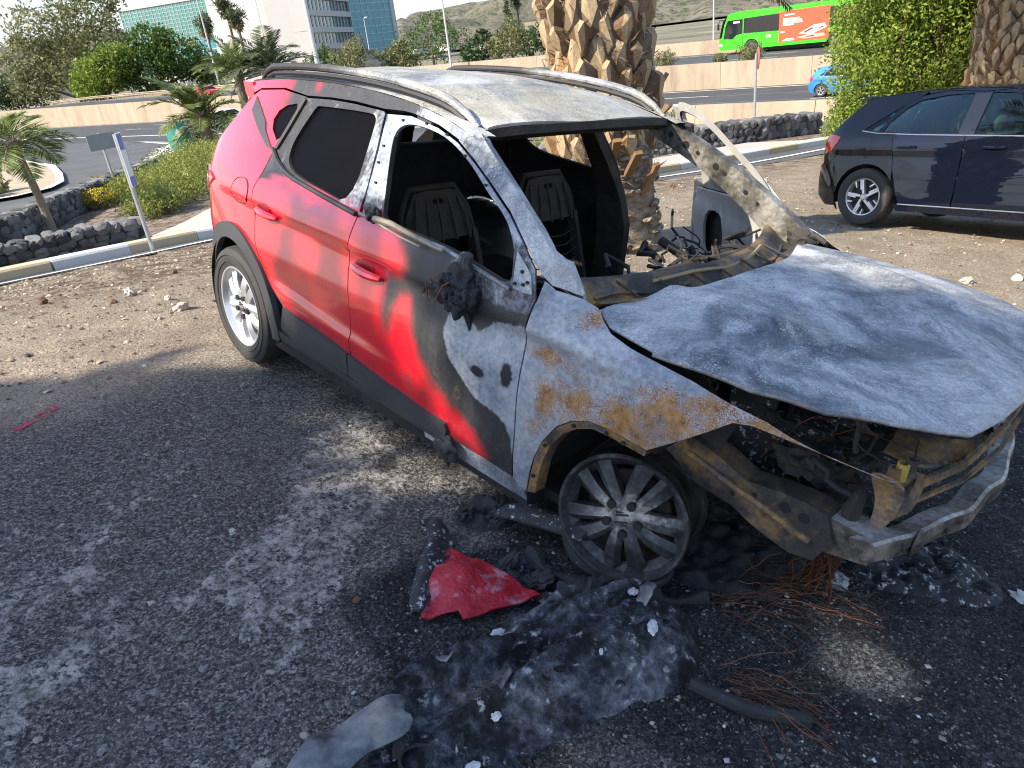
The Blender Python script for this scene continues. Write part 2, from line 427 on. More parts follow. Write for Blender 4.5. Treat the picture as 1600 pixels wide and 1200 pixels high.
# ---------------------------------------------------------------- materials of the wreck
def make_burnt_paint():
    m = NM('scorched_red_paint', .35)
    so = m.attr('soot'); ash = m.attr('ash'); ru = m.attr('rust')
    big = m.noise(5.0, 6, .6); fine = m.noise(60, 4, .6); sp = m.noise(260, 2, .5)
    streak = m.noise(9, 5, .6, co=m.map((1.6, 1, 0.5)))
    sooty = m.rng(m.math('ADD', so, m.math('MULTIPLY', m.math('SUBTRACT', big, .5), .5)), .26, .76)
    red = m.mix(m.noise(2.0, 2), (.58, .006, .014), (.66, .010, .022))
    zz = m.sep()[2]
    red = m.mix(m.math('MULTIPLY', m.rng(zz, .35, .75, 1, 0), m.rng(m.noise(7, 6, .7), .42, .75)), red, (.20, .035, .03))
    soot_c = m.ramp(m.math('ADD', m.math('MULTIPLY', fine, .5), m.math('MULTIPLY', streak, .5)), [(0.3, (.010, .010, .011)), (.62, (.035, .034, .035)), (.78, (.09, .088, .085))])
    c = m.mix(sooty, red, soot_c)
    az = m.rng(m.math('ADD', ash, m.math('ADD', m.math('MULTIPLY', m.math('SUBTRACT', streak, .5), .5), m.math('MULTIPLY', m.math('SUBTRACT', fine, .5), .22))), .42, .60)
    ash_c = m.ramp(m.math('ADD', m.math('MULTIPLY', big, .6), m.math('MULTIPLY', fine, .4)), [(.30, (.08, .092, .115)), (.43, (.19, .21, .245)), (.55, (.33, .345, .37)), (.70, (.52, .515, .50))])
    c = m.mix(az, c, ash_c)
    rz = m.rng(m.math('ADD', ru, m.math('ADD', m.math('MULTIPLY', m.math('SUBTRACT', sp, .5), 2.1), m.math('MULTIPLY', m.math('SUBTRACT', m.noise(11, 6, .65), .5), 1.6))), .44, .58)
    rust_c = m.ramp(m.noise(35, 5, .65), [(.3, (.14, .065, .025)), (.5, (.34, .16, .045)), (.7, (.46, .26, .09))])
    c = m.mix(rz, c, rust_c)
    xs = m.sep()
    for (sx_, sz_, rx_, rz_) in ((1.96, .654, .036, .020), (2.105, .69, .030, .045)):
        dd = m.math('SQRT', m.math('ADD', m.math('POWER', m.math('DIVIDE', m.math('SUBTRACT', xs[0], sx_), rx_), 2.0), m.math('POWER', m.math('DIVIDE', m.math('SUBTRACT', xs[2], sz_), rz_), 2.0)))
        sp_ = m.math('MULTIPLY', m.rng(m.math('ADD', dd, m.math('MULTIPLY', m.math('SUBTRACT', fine, .5), .5)), .75, 1.15, 1, 0), m.rng(xs[1], -.6, -.7))
        c = m.mix(sp_, c, (.016, .016, .017))
    m.col(c)
    rough = m.mix(sooty, (.16, .16, .16), (.5, .5, .5)); rough = m.mix(az, rough, (.52, .52, .52)); rough = m.mix(rz, rough, (.85, .85, .85))
    m.set('Roughness', rough)
    m.set('Metallic', m.math('MULTIPLY', az, .25))
    m.set('Coat Weight', m.math('SUBTRACT', 1.0, sooty, clamp=True)); m.set('Coat Roughness', .05)
    bsum = m.math('ADD', m.math('MULTIPLY', fine, m.math('MULTIPLY', az, .5)), m.math('MULTIPLY', m.noise(4, 2), .8))
    m.bump(bsum, .22, .006)
    return m.m
def make_burnt_steel(name='burnt_bare_steel', warm=0.0, dark=0.0):
    m = NM(name, .5)
    w = m.noise(1.6, 3, .5, col=True)
    co = m.t.nodes.new('ShaderNodeVectorMath'); co.operation = 'MULTIPLY_ADD'
    m.t.links.new(w, co.inputs[0]); co.inputs[1].default_value = (.55, .55, .55); m.t.links.new(m.co, co.inputs[2])
    cw = co.outputs[0]
    big = m.noise(3.2, 7, .62, co=cw, dist=.6); mid = m.noise(13, 6, .65, co=cw); fine = m.noise(90, 4, .65); sp = m.noise(330, 2)
    swirl = m.noise(24, 5, .65, co=m.map((1, 1.5, 1), co=cw), dist=2.2)
    v = m.math('ADD', m.math('ADD', m.math('MULTIPLY', big, .62), m.math('MULTIPLY', mid, .26)), m.math('MULTIPLY', swirl, .14))
    d = 1 - dark
    c = m.ramp(v, [(.38, (.065 * d, .075 * d, .095 * d)), (.45, (.165 * d, .178 * d, .20 * d)), (.51, (.32 * d, .33 * d, .345 * d)), (.57, (.50 * d, .50 * d, .495 * d)), (.66, (.72 * d, .71 * d, .68 * d))])
    yel = m.rng(m.noise(2.3, 5, .6, co=m.map(loc=(4, 2, 1), co=cw)), .54 - warm * .25, .72 - warm * .15)
    c = m.mix(m.math('MULTIPLY', yel, .6 + warm * .3), c, m.mix(mid, (.26 * d, .24 * d, .17 * d), (.56 * d, .52 * d, .40 * d)))
    spk = m.rng(m.math('ADD', m.math('MULTIPLY', sp, .6), m.math('MULTIPLY', fine, .4)), .42, .60)
    c = m.mix(m.math('MULTIPLY', m.math('SUBTRACT', 1.0, spk), .45), c, m.mix(mid, (.03, .035, .05), (.10, .10, .11)))
    crk = m.rng(m.vor(48, 'DISTANCE_TO_EDGE', co=cw), .02, .10, 1, 0)
    c = m.mix(m.math('MULTIPLY', crk, m.rng(m.noise(4.5, 4, .6, co=m.map(loc=(9, 2, 4))), .46, .62, 0, .55)), c, (.05, .06, .085))
    wht = m.rng(m.math('ADD', m.math('MULTIPLY', m.noise(150, 3, .7), .6), m.math('MULTIPLY', m.noise(9, 4, .6, co=m.map(loc=(1, 7, 3), co=cw)), .5)), .60, .68)
    c = m.mix(m.math('MULTIPLY', wht, .45), c, (.70, .70, .68))
    ru = m.attr('rust'); so = m.attr('soot')
    rz = m.rng(m.math('ADD', ru, m.math('ADD', m.math('MULTIPLY', m.math('SUBTRACT', sp, .5), 1.5), m.math('MULTIPLY', m.math('SUBTRACT', mid, .5), .8))), .47, .58)
    rust_c = m.ramp(m.noise(35, 5, .65), [(.3, (.12, .055, .02)), (.5, (.30, .135, .035)), (.7, (.42, .23, .075))])
    c = m.mix(rz, c, rust_c)
    sz = m.rng(m.math('ADD', so, m.math('MULTIPLY', m.math('SUBTRACT', big, .5), .7)), .38, .66)
    c = m.mix(sz, c, m.mix(fine, (.012, .012, .013), (.05, .048, .046)))
    m.col(c); m.set('Metallic', m.math('MULTIPLY', m.math('SUBTRACT', 1.0, rz), .15))
    m.set('Roughness', m.mix(spk, (.68, .68, .68), (.52, .52, .52)))
    m.bump(m.math('ADD', m.math('MULTIPLY', fine, .6), m.math('MULTIPLY', big, 1.5)), .20, .006)
    return m.m
def make_rusty(name, soot=.35, bright=1.0):
    m = NM(name, .8, .1)
    n = m.noise(9, 6, .65); f = m.noise(70, 4, .65)
    c = m.ramp(m.math('ADD', m.math('MULTIPLY', n, .65), m.math('MULTIPLY', f, .35)),
               [(.34, (.03, .028, .027)), (.44, (.10, .085, .07)), (.52, (.20 * bright, .12 * bright, .055 * bright)), (.6, (.34 * bright, .18 * bright, .055 * bright)), (.72, (.36 * bright, .30 * bright, .22 * bright))])
    sz = m.rng(m.noise(5, 5, .6, co=m.map(loc=(7, 3, 2))), .62 - soot * .5, .78 - soot * .5)
    m.col(m.mix(sz, c, m.mix(f, (.015, .014, .014), (.06, .052, .045))))
    m.bump(f, .35, .006)
    return m.m
def make_char(name, lo=(.006, .006, .007), hi=(.035, .034, .036), white=.05, rough=.75, wscale=40):
    m = NM(name, rough)
    n = m.noise(18, 6, .65); f = m.noise(120, 4, .6)
    c = m.mix(n, lo, hi)
    w = m.rng(m.noise(wscale, 5, .7), .70 - white, .78 - white)
    c = m.mix(w, c, m.mix(f, (.30, .30, .32), (.60, .59, .57)))
    m.col(c); m.bump(m.math('ADD', n, m.math('MULTIPLY', f, .5)), .6, .012)
    return m.m
M = {}
M['paint'] = make_burnt_paint()
M['steel'] = make_burnt_steel()
M['steel_roof'] = make_burnt_steel('burnt_roof_steel', warm=.8, dark=-.15)
M['rusty'] = make_rusty('rusted_burnt_steel', .42)
M['rusty_bright'] = make_rusty('orange_rusted_steel', .22, 1.15)
M['rusty_dark'] = make_rusty('sooty_rusted_steel', .75, .7)
M['char'] = make_char('charred_plastic')
M['char_white'] = make_char('charred_plastic_with_ash', white=.14)
M['soot_in'] = plain('sooty_interior_metal', (.022, .021, .021), .8, .1, .35, 9, .3, .3, 50)
M['soot_brown'] = plain('scorched_brown_metal', (.036, .030, .024), .75, .1, .48, 14, .3, .35, 60)
def make_trim():
    m = NM('grey_plastic_trim', .55, 0, .4)
    m.col(m.mix(m.noise(7, 5), (.028, .029, .031), (.055, .055, .056))); m.bump(m.noise(420, 2), .12, .002)
    return m.m
M['trim'] = make_trim()
def make_tyre():
    m = NM('dusty_tyre_rubber', .72, 0, .35)
    m.col(m.mix(m.noise(11, 5, .6), (.020, .020, .021), (.060, .056, .050))); m.bump(m.noise(140, 3), .15, .003)
    return m.m
M['tyre'] = make_tyre()
def make_alloy():
    m = NM('silver_alloy', .30, .75)
    m.col(m.mix(m.noise(16, 4), (.60, .61, .63), (.74, .74, .74))); m.set('Roughness', m.math('ADD', .25, m.math('MULTIPLY', m.noise(30, 4), .18)))
    return m.m
M['alloy'] = make_alloy()
def make_burnt_alloy():
    m = NM('fire_blackened_alloy', .5, .25)
    n = m.noise(9, 6, .65); f = m.noise(60, 5, .65)
    xz = m.sep(); rr_ = m.math('SQRT', m.math('ADD', m.math('MULTIPLY', xz[0], xz[0]), m.math('MULTIPLY', xz[2], xz[2])))
    n = m.math('ADD', n, m.rng(rr_, .05, .17, .12, -.09))
    c = m.ramp(m.math('ADD', m.math('MULTIPLY', n, .7), m.math('MULTIPLY', f, .3)), [(.36, (.018, .018, .02)), (.46, (.05, .049, .05)), (.55, (.12, .115, .11)), (.62, (.34, .31, .26)), (.74, (.62, .61, .58))])
    m.col(c); m.set('Roughness', m.math('ADD', .38, m.math('MULTIPLY', f, .3))); m.bump(f, .3, .004)
    return m.m
M['alloy_burnt'] = make_burnt_alloy()
M['black'] = plain('matt_black', (.012, .012, .013), .6, 0, .2)
M['whiteash'] = plain('pale_ash_deposit', (.55, .55, .54), .9, 0, .2, 30, .3, .5, 90)
def make_glassred(name, c, rough=.12):
    m = NM(name, rough); m.col(c); m.set('Coat Weight', 1.0); return m.m
M['taillens'] = make_glassred('red_tail_lens', (.55, .012, .012))
M['whitelens'] = make_glassred('clear_tail_lens', (.62, .55, .55))
M['chrome'] = plain('dull_chrome', (.62, .62, .62), .22, .9, .04)
M['copper'] = plain('scorched_copper_wire', (.20, .075, .035), .5, .6, .4, 22)
M['glossblack'] = make_glassred('gloss_black_panel', (.010, .010, .011), .08)
# ---------------------------------------------------------------- the burnt car
CAR = empty('burnt_car', label='burnt-out red crossover car with its front end scorched to bare grey metal', cat='car')
CAR.matrix_world = Matrix(CAR_W).to_4x4()
def sdist(P, poly):
    """signed distance of points to a polygon, positive inside"""
    P = np.asarray(P, float); A = np.asarray(poly, float); B = np.roll(A, -1, 0); d = np.full(len(P), 1e9)
    for a, b in zip(A, B):
        ab = b - a; t = np.clip(((P - a) @ ab) / (ab @ ab + 1e-12), 0, 1)
        d = np.minimum(d, np.linalg.norm(P - (a + t[:, None] * ab), axis=1))
    return np.where(inpoly(P[:, 0], P[:, 1], poly), d, -d)
def setattr_(o, name, vals):
    a = o.data.attributes.new(name, 'FLOAT', 'POINT'); a.data.foreach_set('value', np.asarray(vals, np.float32))
def bl(P, c, r):
    c = np.array(c); r = np.array(r)
    return np.clip(1 - np.linalg.norm((P - c) / r, axis=1), 0, 1)
def burn_side(o, mode):
    n = len(o.data.vertices); co = np.empty(n * 3); o.data.vertices.foreach_get('co', co); co = co.reshape(-1, 3)
    P = co[:, [0, 2]]; x, z = P[:, 0], P[:, 1]
    if mode == 'door':
        red = sdist(P, RED)
        soot = np.clip(.5 - red / .20, 0, 1); soot = np.where((x < 1.10) & (z < 1.05), 0.0, soot)
        a1 = sdist(P, ASH); ash = np.clip(.5 + a1 / .07, 0, 1)
        up = np.clip((x - 1.50) / .35, 0, 1) * np.clip((z - .87) / .05, 0, 1)
        ash = np.maximum(ash, up * .50)
        fr = np.clip((z - 1.09) / .04, 0, 1)
        fr = np.where(x < 1.10, fr * .40, fr * .60); fr = np.where((x > 1.0) & (x < 1.3) & (z > 1.05), np.maximum(fr, .50), fr)
        ash = np.maximum(ash, fr); soot = np.maximum(soot, np.clip((z - 1.07) / .04, 0, 1))
        rust = np.zeros(n)
    elif mode == 'rail':
        soot = np.clip((x - .08) / .30, 0, 1) - .55 * bl(P, (.50, 1.48), (.10, .10)); ash = np.clip((x - 1.05) / .45, 0, 1) * .85
        ash = np.maximum(ash, .35 * np.clip((x - .6) / .3, 0, 1) * np.clip((z - 1.49) / .03, 0, 1)); rust = np.zeros(n)
    elif mode == 'quarter':
        soot = np.clip((z - 1.22) / .16, 0, 1) * np.clip((x - .10) / .25, 0, 1) * .9; ash = np.zeros(n); rust = np.zeros(n)
    elif mode == 'fender':
        soot = np.ones(n); ash = np.full(n, .82)
        rust = 1.05 * bl(P, (2.70, .745), (.46, .20)) + .6 * bl(P, (2.82, .80), (.26, .08)) + .8 * bl(P, (2.27, .60), (.08, .24)) + .5 * bl(P, (2.36, .66), (.12, .16)) + 1.0 * bl(P, (2.40, .948), (.14, .05)) + .95 * bl(P, (2.27, .815), (.17, .05)) + .5 * bl(P, (2.5, .68), (.40, .10)) + .8 * bl(P, (3.1, .775), (.40, .07))
        rust = np.clip(rust * .66, 0, .60)
    else:
        soot = np.zeros(n) if mode == 'ash' else np.ones(n) * .9; ash = np.full(n, .5); rust = np.zeros(n)
    setattr_(o, 'soot', soot); setattr_(o, 'ash', ash); setattr_(o, 'rust', rust)
    return o
def inset(poly, d):
    A = np.array(poly, float); n = len(A)
    area = .5 * np.sum(A[:, 0] * np.roll(A[:, 1], -1) - np.roll(A[:, 0], -1) * A[:, 1])
    sg = 1 if area > 0 else -1; out = []
    for i in range(n):
        a, b, c = A[i - 1], A[i], A[(i + 1) % n]
        e1 = (b - a) / (np.linalg.norm(b - a) + 1e-9); e2 = (c - b) / (np.linalg.norm(c - b) + 1e-9)
        n1 = np.array([-e1[1], e1[0]]) * sg; n2 = np.array([-e2[1], e2[0]]) * sg
        m_ = n1 + n2; L = np.linalg.norm(m_); m_ = m_ / L if L > .2 else n1
        out.append(tuple(b + m_ * d / max(.5, float(m_ @ n1))))
    return out
def sidepanel(name, poly, holes=(), mode='door', mat='paint', parent=CAR, off=0.0, thick=.012, step=.024, s=-1, label=None, warp=0.0, gap=.003, fn=None):
    mb = MB(); mb.two = True
    f_ = fn or (lambda u, v: body(u, v, off + (warp * mnoise.noise(Vector((u * 5, v * 5, s))) if warp else 0), s))
    A = np.array(poly); area = np.sum(A[:, 0] * np.roll(A[:, 1], -1) - np.roll(A[:, 0], -1) * A[:, 1])
    panel(mb, inset(poly, gap) if gap else poly, f_, holes, step, thick, flip=(s > 0))
    o = mb.build(name, [M[mat], M['soot_in']], parent, sharp=50)
    burn_side(o, mode)
    if label: o['label'] = label
    return o
ARC = lambda cx, cz, r, a0, a1, n: [(cx + r * math.cos(rad(a0 + (a1 - a0) * i / n)), cz + r * math.sin(rad(a0 + (a1 - a0) * i / n))) for i in range(n + 1)]
# roof height
RX = [-.45, -.2, 0.08, .5, .9, 1.2, 1.45, 1.6, 1.70]; RZ = [1.452, 1.503, 1.532, 1.550, 1.545, 1.525, 1.487, 1.452, 1.424]
_rc = np.polyfit(RX, RZ, 4)
def zroof(x, y): return float(np.polyval(_rc, x)) - .045 * (y / .57) ** 2 - .02 * max(0, abs(y) / .57 - .85) ** 2 * 20
def roof_edge_z(x): return zroof(x, .565)
m_ = NM('sooty_glass', .4, 0, .03); m_.col(m_.mix(m_.noise(6, 5, .6), (.0012, .001, .0012), (.005, .004, .0045))); M['sootglass'] = m_.m
# ---- right side
rdoor = sidepanel('rear_door', REAR_DOOR, [rounded(REAR_WIN, 2)], label='glossy red rear door with its glass burnt out')
fdoor = sidepanel('front_door', FRONT_DOOR, [rounded(FRONT_WIN, 2)], label='front door, red paint scorched black and grey towards the wing', warp=.004)
QU = [(.44, 1.425), (.362, 1.196), (.332, 1.175), (.305, 1.078), (.254, .997), (.262, .85), (.275, .755), (.325, .654)] + ARC(0, .335, .40, 45, 172, 14) + [(-.47, .42), (-.56, .62), (-.60, .80), (-.61, .97), (-.52, 1.06), (-.36, 1.18), (-.22, 1.30), (-.12, 1.385), (-.05, 1.42), (.2, 1.44)]
quarter = sidepanel('rear_quarter_panel', QU, [rounded(QUARTER_WIN, 1)], 'quarter', label='red rear quarter panel')
dt = DOOR_TOP
cr = [(.21, 1.445)] + [(x, z + .004) for x, z in dt[1:]] + [(1.70, 1.39)] + [(x, roof_edge_z(x) - .004) for x in (1.6, 1.45, 1.2, .9, .6, .3, .1, -.1, -.22)] + [(-.12, 1.40), (-.05, 1.425)]
cantrail = sidepanel('roof_side', cr, [], 'rail', label='roof side going from red over black soot to grey', thick=.02, gap=.001)
pillar = sidepanel('windscreen_pillar', PILLAR, [], 'ash', 'steel', thick=.05, step=.03, gap=.002)
fpoly = FENDER_GAP[1:] + [(2.185, .285)] + FENDER_ARCH + FENDER_FRONT + FENDER_TOP + FENDER_REAR_TOP
fender = sidepanel('front_wing', fpoly, [], 'fender', 'paint', label='bare grey front wing patched with orange rust', warp=.006, thick=.004, step=.022)
# arch lip of the wing with screw holes
ft = MB(); fl = FENDER_ARCH
for i in range(len(fl) - 1):
    (xa, za), (xb, zb) = fl[i], fl[i + 1]
    pa = Vector(body(xa, za)); pb = Vector(body(xb, zb)); cx, cz = 2.53, .33
    ia = pa + Vector((cx - xa, 0, cz - za)).normalized() * .028 + Vector((0, .012, 0)); ib = pb + Vector((cx - xb, 0, cz - zb)).normalized() * .028 + Vector((0, .012, 0))
    ft.add([pa + Vector((0, .003, 0)), pb + Vector((0, .003, 0)), ib, ia, ia + Vector((0, .05, 0)), ib + Vector((0, .05, 0))], [(0, 1, 2, 3), (3, 2, 5, 4)])
lip = ft.build('arch_lip', M['rusty_bright'], fender)
for i in (1, 3, 5, 7, 8):
    (xa, za) = fl[i]; p = Vector(body(xa, za)) + Vector((2.53 - xa, 0, .33 - za)).normalized() * .015 + Vector((0, .001, 0))
    MB().lathe([(0.001, -.004), (.007, -.004), (.007, .002)], 8, 'y', c=p).build('screw_hole', M['black'], fender)
# mirror sail triangle with pressed steel behind the pillar
sail = [(2.062, 1.095), (2.088, 1.082), (2.150, 1.045), (2.172, .985), (2.094, .989)]
so_ = sidepanel('mirror_sail_plate', sail, [], 'ash', 'steel', parent=fdoor, off=.006, thick=.006, step=.03, gap=0)
for (x, z) in ((2.115, 1.045), (2.135, 1.01), (2.10, 1.005), (2.15, 1.02)):
    MB().lathe([(0.001, -.012), (.006, -.012), (.006, -.006)], 8, 'y', c=body(x, z)).build('bolt_hole', M['black'], fdoor)
# door seams/holes on window frames
for (x, z) in ((1.21, 1.40), (1.36, 1.403), (1.50, 1.380), (1.64, 1.325), (1.80, 1.252), (1.155, 1.30), (1.165, 1.24), (1.20, 1.17)):
    MB().box(Vector(body(x, z)) + Vector((0, -.003, 0)), (.012, .008, .007)).build('clip_slot', M['black'], fdoor)
# rubber seal in the front door window (darker inner band)
def band(poly, w, off, name, mat, parent, s=-1, depth=.02):
    mb = MB(); inn = rounded(poly, 2); A = inset(inn, -w)
    n = len(inn)
    for i in range(n):
        j = (i + 1) % n
        a, b, c, d = [Vector(body(*p, off=off, s=s)) for p in (A[i], A[j], inn[j], inn[i])]
        ins = Vector((0, depth * -s, 0))
        mb.add([a, b, c, d, d + ins, c + ins], [(0, 1, 2, 3), (3, 2, 5, 4)])
    return mb.build(name, mat, parent)
band(FRONT_WIN, .010, -.004, 'window_seal', M['soot_brown'], fdoor)
band(REAR_WIN, .012, -.003, 'window_seal', M['soot_brown'], rdoor)
# belt trim of rear door and quarter
bt = MB(); bp = [(.335, 1.19), (.41, 1.150), (.50, 1.118), (.60, 1.098), (.86, 1.072), (1.155, 1.045)]
bt.tube([Vector(body(x, z, .010)) for x, z in bp], .011, 6); bt.build('belt_trim', M['trim'], rdoor)
bt = MB(); bt.tube([Vector(body(x, z, .006)) for x, z in ((1.175, 1.05), (1.30, 1.045), (1.45, 1.04), (1.73, 1.032), (1.9, 1.008), (2.08, .982))], .008, 6); bt.build('belt_flange', M['steel'], fdoor)
# divider bar between quarter glass and door glass
dv = MB(); dv.tube([Vector(body(x, z, .008)) for x, z in ((.445, 1.415), (.415, 1.33), (.385, 1.25), (.362, 1.195))], .012, 6); dv.build('window_divider', M['trim'], quarter)
rg_ = MB(); panel(rg_, inset(REAR_WIN, -.004), lambda u, v: body(u, v, -.014), (), .06); rg_.build('sooty_door_glass', M['sootglass'], rdoor)
qg = MB(); panel(qg, inset(QUARTER_WIN, -.004), lambda u, v: body(u, v, -.008), (), .05); qg.build('quarter_glass', M['sootglass'], quarter)
# C-pillar gloss trim
cp = [(-.06, 1.388), (.055, 1.338), (.150, 1.290), (.185, 1.255), (.264, 1.212), (.33, 1.178), (.25, 1.192), (.104, 1.25), (-.055, 1.322)]
sidepanel('pillar_trim', cp, [], 'quarter', 'trim', parent=quarter, off=.005, thick=.008, gap=0, label='dull black trim fin behind the rear side window')
# handles
def handle(x, z, par):
    mb = MB(); L = .20
    pts = []
    for i in range(9):
        t = i / 8; u = x - L / 2 + L * t
        pts.append(Vector(body(u, z - .012 * t + .004)) + Vector((0, -.014 - .016 * math.sin(PI * t), 0)))
    mb.tube(pts, [.012, .016, .018, .019, .019, .019, .018, .016, .010], 8)
    h = mb.build('door_handle', M['paint'], par); burn_side(h, 'quarter')
    cup = MB(); pl = [(x + .075 * math.cos(t) - .03, z + .004 + .038 * math.sin(t)) for t in np.linspace(0, 2 * PI, 17)[:-1]]
    panel(cup, pl, lambda u, v: body(u, v, .0022), (), .04); cc = cup.build('handle_recess', M['handle_dark'], par)
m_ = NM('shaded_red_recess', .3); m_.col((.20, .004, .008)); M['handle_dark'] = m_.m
handle(HANDLE_R[0][0] + .01, HANDLE_R[0][1], rdoor); handle(HANDLE_F[0][0] + .02, HANDLE_F[0][1] + .005, fdoor)
# fuel flap: thin raised rounded panel
fl2 = rounded([(.005, .930), (.015, .985), (.075, 1.025), (.175, 1.03), (.205, .985), (.185, .925), (.12, .905), (.03, .905)], 2)
sidepanel('fuel_flap', fl2, [], 'quarter', 'paint', parent=quarter, off=.0025, thick=.004, gap=0)
ol = MB(); ol.tube([Vector(body(x, z, .0012)) for x, z in inset(fl2, -.004)], .0022, 4, closed=True); ol.build('flap_seam', M['black'], quarter)
# tail light
tl = [(-.60, .985), (-.50, 1.00), (-.36, .99), (-.28, .965), (-.35, .93), (-.46, .87), (-.585, .85)]
sidepanel('tail_light', tl, [], 'quarter', 'taillens', off=.010, thick=.02, gap=0)
sidepanel('tail_light_insert', [(-.47, .955), (-.37, .955), (-.42, .90), (-.47, .885)], [], 'quarter', 'whitelens', off=.0135, thick=.01, gap=0)
# rear bumper corner, tailgate, spoiler
sidepanel('bumper_corner', ARC(0, .335, .405, 172, 205, 4) + [(-.42, .17), (-.55, .17), (-.64, .28), (-.67, .45), (-.655, .70), (-.56, .62), (-.47, .42)], [], 'quarter', off=.006, thick=.02, gap=0)
def tailx(y, z):
    zz = [.2, .45, .7, .8, 1.0, 1.1, 1.25, 1.42, 1.5]; xx = [-.64, -.74, -.74, -.70, -.66, -.60, -.47, -.33, -.30]
    return float(np.interp(z, zz, xx)) + .20 * (abs(y) / .75) ** 3
tg = MB(); tg.two = True; panel(tg, [(-.68, .78), (.68, .78), (.66, 1.0), (.60, 1.25), (.56, 1.42), (-.56, 1.42), (-.60, 1.25), (-.66, 1.0)], lambda u, v: (tailx(u, v), u, v), [], .06, .02, flip=True)
o = tg.build('tailgate', [M['paint'], M['soot_in']], CAR, sharp=50); burn_side(o, 'quarter')
tb = MB(); panel(tb, [(-.72, .2), (.72, .2), (.72, .76), (-.72, .76)], lambda u, v: (tailx(u, v), u, v), [], .06, .02, flip=True)
o = tb.build('rear_bumper', M['paint'], CAR, sharp=50); burn_side(o, 'quarter')
spl = MB()
for i, y in enumerate(np.linspace(-.60, .60, 13)):
    e = 1 - .35 * (abs(y) / .6) ** 4
    x1 = -.20; x0 = -.20 - .11 * e
    zt = zroof(-.18, min(abs(y), .56)) + .002 - .02 * max(0, abs(y) - .5) * 5
    ring = [(x1 + .03, y, zt), (x1 - .08, y, zt - .003), (x0, y, zt - .035), (x0 + .005, y, zt - .055), (x1 - .05, y, zt - .075), (x1 + .03, y, zt - .08)]
    spl.v += ring
for i in range(12):
    for j in range(6): spl.f.append([i * 6 + j, i * 6 + (j + 1) % 6, (i + 1) * 6 + (j + 1) % 6, (i + 1) * 6 + j]); spl.mi.append(0)
spl.f.append([5, 4, 3, 2, 1, 0]); spl.f.append([72 + k for k in range(6)]); spl.mi += [0, 0]
o = spl.build('rear_spoiler', M['paint'], CAR, sharp=40); burn_side(o, 'quarter')
# cladding: rear arch, door cladding, sill
ca = ARC(0, .335, .452, -8, 186, 26) + ARC(0, .335, .372, 190, -12, 26)
sidepanel('wheel_arch_trim', ca, [], 'x', 'trim', off=.016, thick=.03, gap=0, step=.03)
dc = CLAD_DOORS_TOP + [(1.79, .335)] + CLAD_DOORS_BOT
dcx = [p for p in dc]
rc_ = [p for p in CLAD_DOORS_TOP if p[0] < 1.10] + [(1.116, .434), (1.10, .32), (.833, .322), (.604, .329), (.50, .36)]
fc_ = [(1.124, .433), (1.41, .399), (1.679, .374), (1.79, .372), (1.80, .35), (1.778, .288), (1.403, .306), (1.104, .321)]
sidepanel('door_cladding', rc_, [], 'x', 'trim', parent=rdoor, off=.016, thick=.02, gap=0, step=.03)
sidepanel('door_cladding', fc_, [], 'x', 'trim', parent=fdoor, off=.016, thick=.02, gap=0, step=.03, warp=.004)
MB_ = MB()
sp_ = [(.44, .33), (.60, .325), (1.40, .302), (1.76, .284), (1.74, .225), (1.40, .235), (.62, .235), (.47, .26)]
panel(MB_, sp_, lambda u, v: (u, -(hw(u, v) + .012 - .9 * max(0, .275 - v)), v), [], .03, .02, flip=False)
MB_.build('sill_cladding', M['trim'], CAR, sharp=40)
sl = MB(); panel(sl, [(1.60, .30), (2.16, .305), (2.185, .28), (2.2, .22), (1.6, .20)], lambda u, v: (u, -(hw(u, v) - .02), v), [], .04, .05)
sl.build('sill', M['steel'], CAR, sharp=40)
for s_ in (-1, 1):
    sl2 = MB(); sl2.box((1.1, s_ * .80, .26), (2.2, .10, .14)); sl2.build('inner_sill', M['soot_in'], CAR)
# charred drip at the front end of the cladding
cd = MB(); cd.blob((1.80, -.90, .27), (.06, .025, .05), 3, .22, 3); cd.tube([(1.80, -.905, .27), (1.815, -.905, .235), (1.82, -.905, .20)], [.025, .018, .005], 7); cd.build('melted_trim', M['char'], CAR)
# sagging mirror remnants on the door
mr = MB(); mc = Vector(body(1.86, .955, .03))
mr.blob(mc, (.070, .045, .055), 5, .26, 3, .9); mr.blob(mc + Vector((-.045, -.012, -.04)), (.045, .035, .05), 8, .28, 3, 1.0); mr.blob(mc + Vector((.05, 0, -.035)), (.04, .035, .045), 9, .28, 3, 1.0); mr.blob(mc + Vector((.01, -.02, -.075)), (.035, .028, .045), 12, .28, 3, 1.1); mr.blob(mc + Vector((-.02, -.035, .01)), (.03, .02, .02), 14, .3, 3, 1.1); mr.blob(mc + Vector((.035, -.03, -.06)), (.028, .02, .03), 15, .3, 3, 1.1)
mr.tube([mc + Vector((.02, -.01, -.05)), mc + Vector((.03, .02, -.12)), mc + Vector((.035, .035, -.20))], [.02, .014, .003], 6)
mir = mr.build('melted_mirror', M['char'], fdoor, label='melted black door mirror stump')
mr2 = MB(); mr2.tube([mc + Vector((.02, .01, .05)), mc + Vector((.03, .01, .10))], [.028, .024], 10); mr2.build('mirror_bracket', M['alloy_burnt'], mir)
for k in range(7):
    a = random.random() * 6; p = mc + Vector((random.uniform(-.08, .08), -.05, random.uniform(-.06, .05)))
    w = MB(); w.tube([p, p + Vector((random.uniform(-.04, .04), -.02, random.uniform(-.05, .02))), p + Vector((random.uniform(-.06, .06), -.025, random.uniform(-.09, .0)))], .003, 5); w.build('melted_strand', M['char'] if k % 4 else M['copper'], mir)
